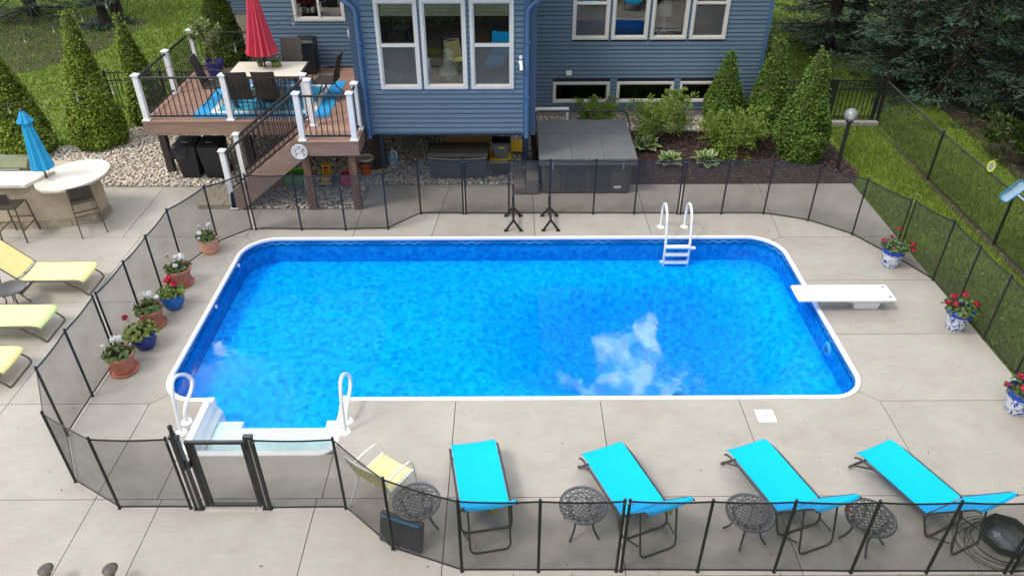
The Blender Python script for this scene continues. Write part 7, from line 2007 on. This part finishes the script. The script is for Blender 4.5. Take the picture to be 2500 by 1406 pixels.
# dark bed and hedge added under the camera to darken the upper bay panes
pb = MB(); pb.add([(-9, -7, 0), (9, -7, 0), (9, 3.9, 0), (-9, 4.0, 0)], [(0, 1, 2, 3)])
pb_o = pb.build('added_dark_bed', MT['soil_bare']); pb_o.location.z = -0.05; pb_o['kind'] = 'structure'
k = 9000; gh = np.random.default_rng(90); hx = gh.uniform(-8, 8, k); hy = 1.6 + .5 * np.sin(hx * 1.3) + gh.normal(0, .55, k); hz = np.abs(gh.normal(.35, .3, k))
d = unit(gh.normal(0, 1, (k, 3)) + np.array([0, 0, .4]))
tag(leaf_cards('hedge', np.stack([hx, hy, hz], 1), d, gh.normal(0, 1, (k, 3)), gh.uniform(.10, .18, k), gh.uniform(.06, .10, k), MT['hedge']), 'unseen dark hedge added to darken the bay panes', 'hedge', kind='stuff')
# ================================================================== STRING LIGHTS
def string_lights(label, cord, bulbs, loc):
    t = thing('string_lights', label, 'string lights', loc)
    MB().tube(bez(cord, 5), .006, 5).build('cord', MT['tube_dark'], t)
    for (x, y, z) in bulbs:
        b = MB().tube([(x, y, z + .16), (x, y, z + .07)], [.006, .006], 5)
        b.tube([(x, y, z + .10), (x, y, z + .045)], .016, 7); so_ = b.build('socket', MT['grey_pl'], t)
        MB().lathe([(.012, .045), (.022, .02), (.032, -.015), (.022, -.045), (.006, -.055)], 10, (x, y, z)).build('bulb', MT['bulb'], so_, smooth=True)
        MB().ball((x, y, z - .005), .013, 6, 5).build('filament', MT['cream'], so_)
string_lights('string of clear bulbs crossing above the far lawn', [(-14.4, 19.0, 1.56), (-12.78, 19, 2.04), (-11.2, 19, 2.56), (-9.69, 19, 3.07), (-8.0, 18.8, 3.68), (-6.02, 18.42, 4.4)], [(-12.13, 19, 2.06), (-11.32, 19, 2.31), (-10.52, 19, 2.58), (-9.83, 19, 2.89), (-9.0, 18.95, 3.12)], (-12, 19, 2))
string_lights('string of clear bulbs from the deck corner past the red umbrella to the house', [(-7.55, 15.05, 2.53), (-7.16, 15.9, 2.45), (-6.65, 16.4, 2.54), (-6.22, 16.8, 2.62), (-5.6, 17.3, 2.77), (-4.97, 17.8, 2.98), (-4.25, 18.3, 3.22), (-3.6, 18.38, 3.5)], [(-5.58, 17.3, 2.60), (-5.0, 17.8, 2.79), (-4.4, 18.2, 3.01), (-6.14, 16.9, 2.46), (-6.69, 16.4, 2.36)], (-6, 16.5, 2.5))
string_lights('string of clear bulbs draped along the golden green conifers to the deck corner', [(-13.2, 16.6, 1.3), (-11.42, 16.2, 1.49), (-10.52, 16.0, 1.66), (-9.64, 15.8, 1.85), (-8.56, 15.4, 2.17), (-7.62, 15.0, 2.50)], [(-11.23, 16.15, 1.33), (-10.24, 15.9, 1.54), (-9.35, 15.7, 1.77), (-8.31, 15.3, 2.07)], (-10, 16, 1.6))

# ================================================================== LITTER
g = np.random.default_rng(99)
def flecks(name, label, poly, per, s0, s1, z, mat):
    P = scatter(poly, per); n = len(P); a = g.uniform(0, 6.28, n)
    P3 = np.stack([P[:, 0], P[:, 1], np.full(n, z)], 1)
    o = leaf_cards(name, P3, np.stack([np.cos(a), np.sin(a), g.uniform(-.05, .12, n)], 1), np.stack([-np.sin(a), np.cos(a), g.normal(0, .1, n)], 1), g.uniform(s0, s1, n), g.uniform(s0, s1, n) * .5, MT[mat])
    tag(o, label, 'debris', kind='stuff')
flecks('seed_litter', 'dark seeds and leaf bits scattered on the concrete', [(-7.5, 5.2), (7.6, 5.2), (7.6, 8.0), (-7.5, 8.0)], 1.1, .015, .045, .006, 'speck')
flecks('seed_litter', 'dark seeds and leaf bits on the concrete beyond the pool', [(-7, 12.9), (7.6, 12.9), (7.6, 15), (-3, 15), (-3, 13.9), (-7, 13.9)], 1.0, .015, .05, .006, 'speck')
flecks('seed_litter', 'dark seeds and leaf bits on the concrete by the diving board', [(5.5, 8.0), (7.6, 8.0), (7.6, 12.7), (5.5, 12.7)], 1.2, .015, .045, .006, 'speck')
flecks('leaf_litter', 'pale dry leaves lying on the grass along the chain link fence', [(8.2, 10), (9.6, 10), (9.6, 17), (8.2, 17)], 1.2, .05, .10, .03, 'litter')
flecks('leaf_litter', 'dry leaves lying on the brown ground under the spruces', [(10.3, 14), (14, 12), (14.5, 24), (10.8, 19)], 2.5, .06, .12, -.02, 'litter')
flecks('leaf_litter', 'small dry leaf bits on the grey hot tub cover', [(.8, 14.75), (2.6, 14.75), (2.6, 16.4), (.8, 16.4)], 5, .02, .05, .935, 'litter')
flecks('seed_litter', 'dark leaf bits scattered on the concrete by the chaises', [(-9, 8), (-6.3, 8), (-6.3, 13), (-9, 13)], 1.2, .015, .04, .006, 'speck')
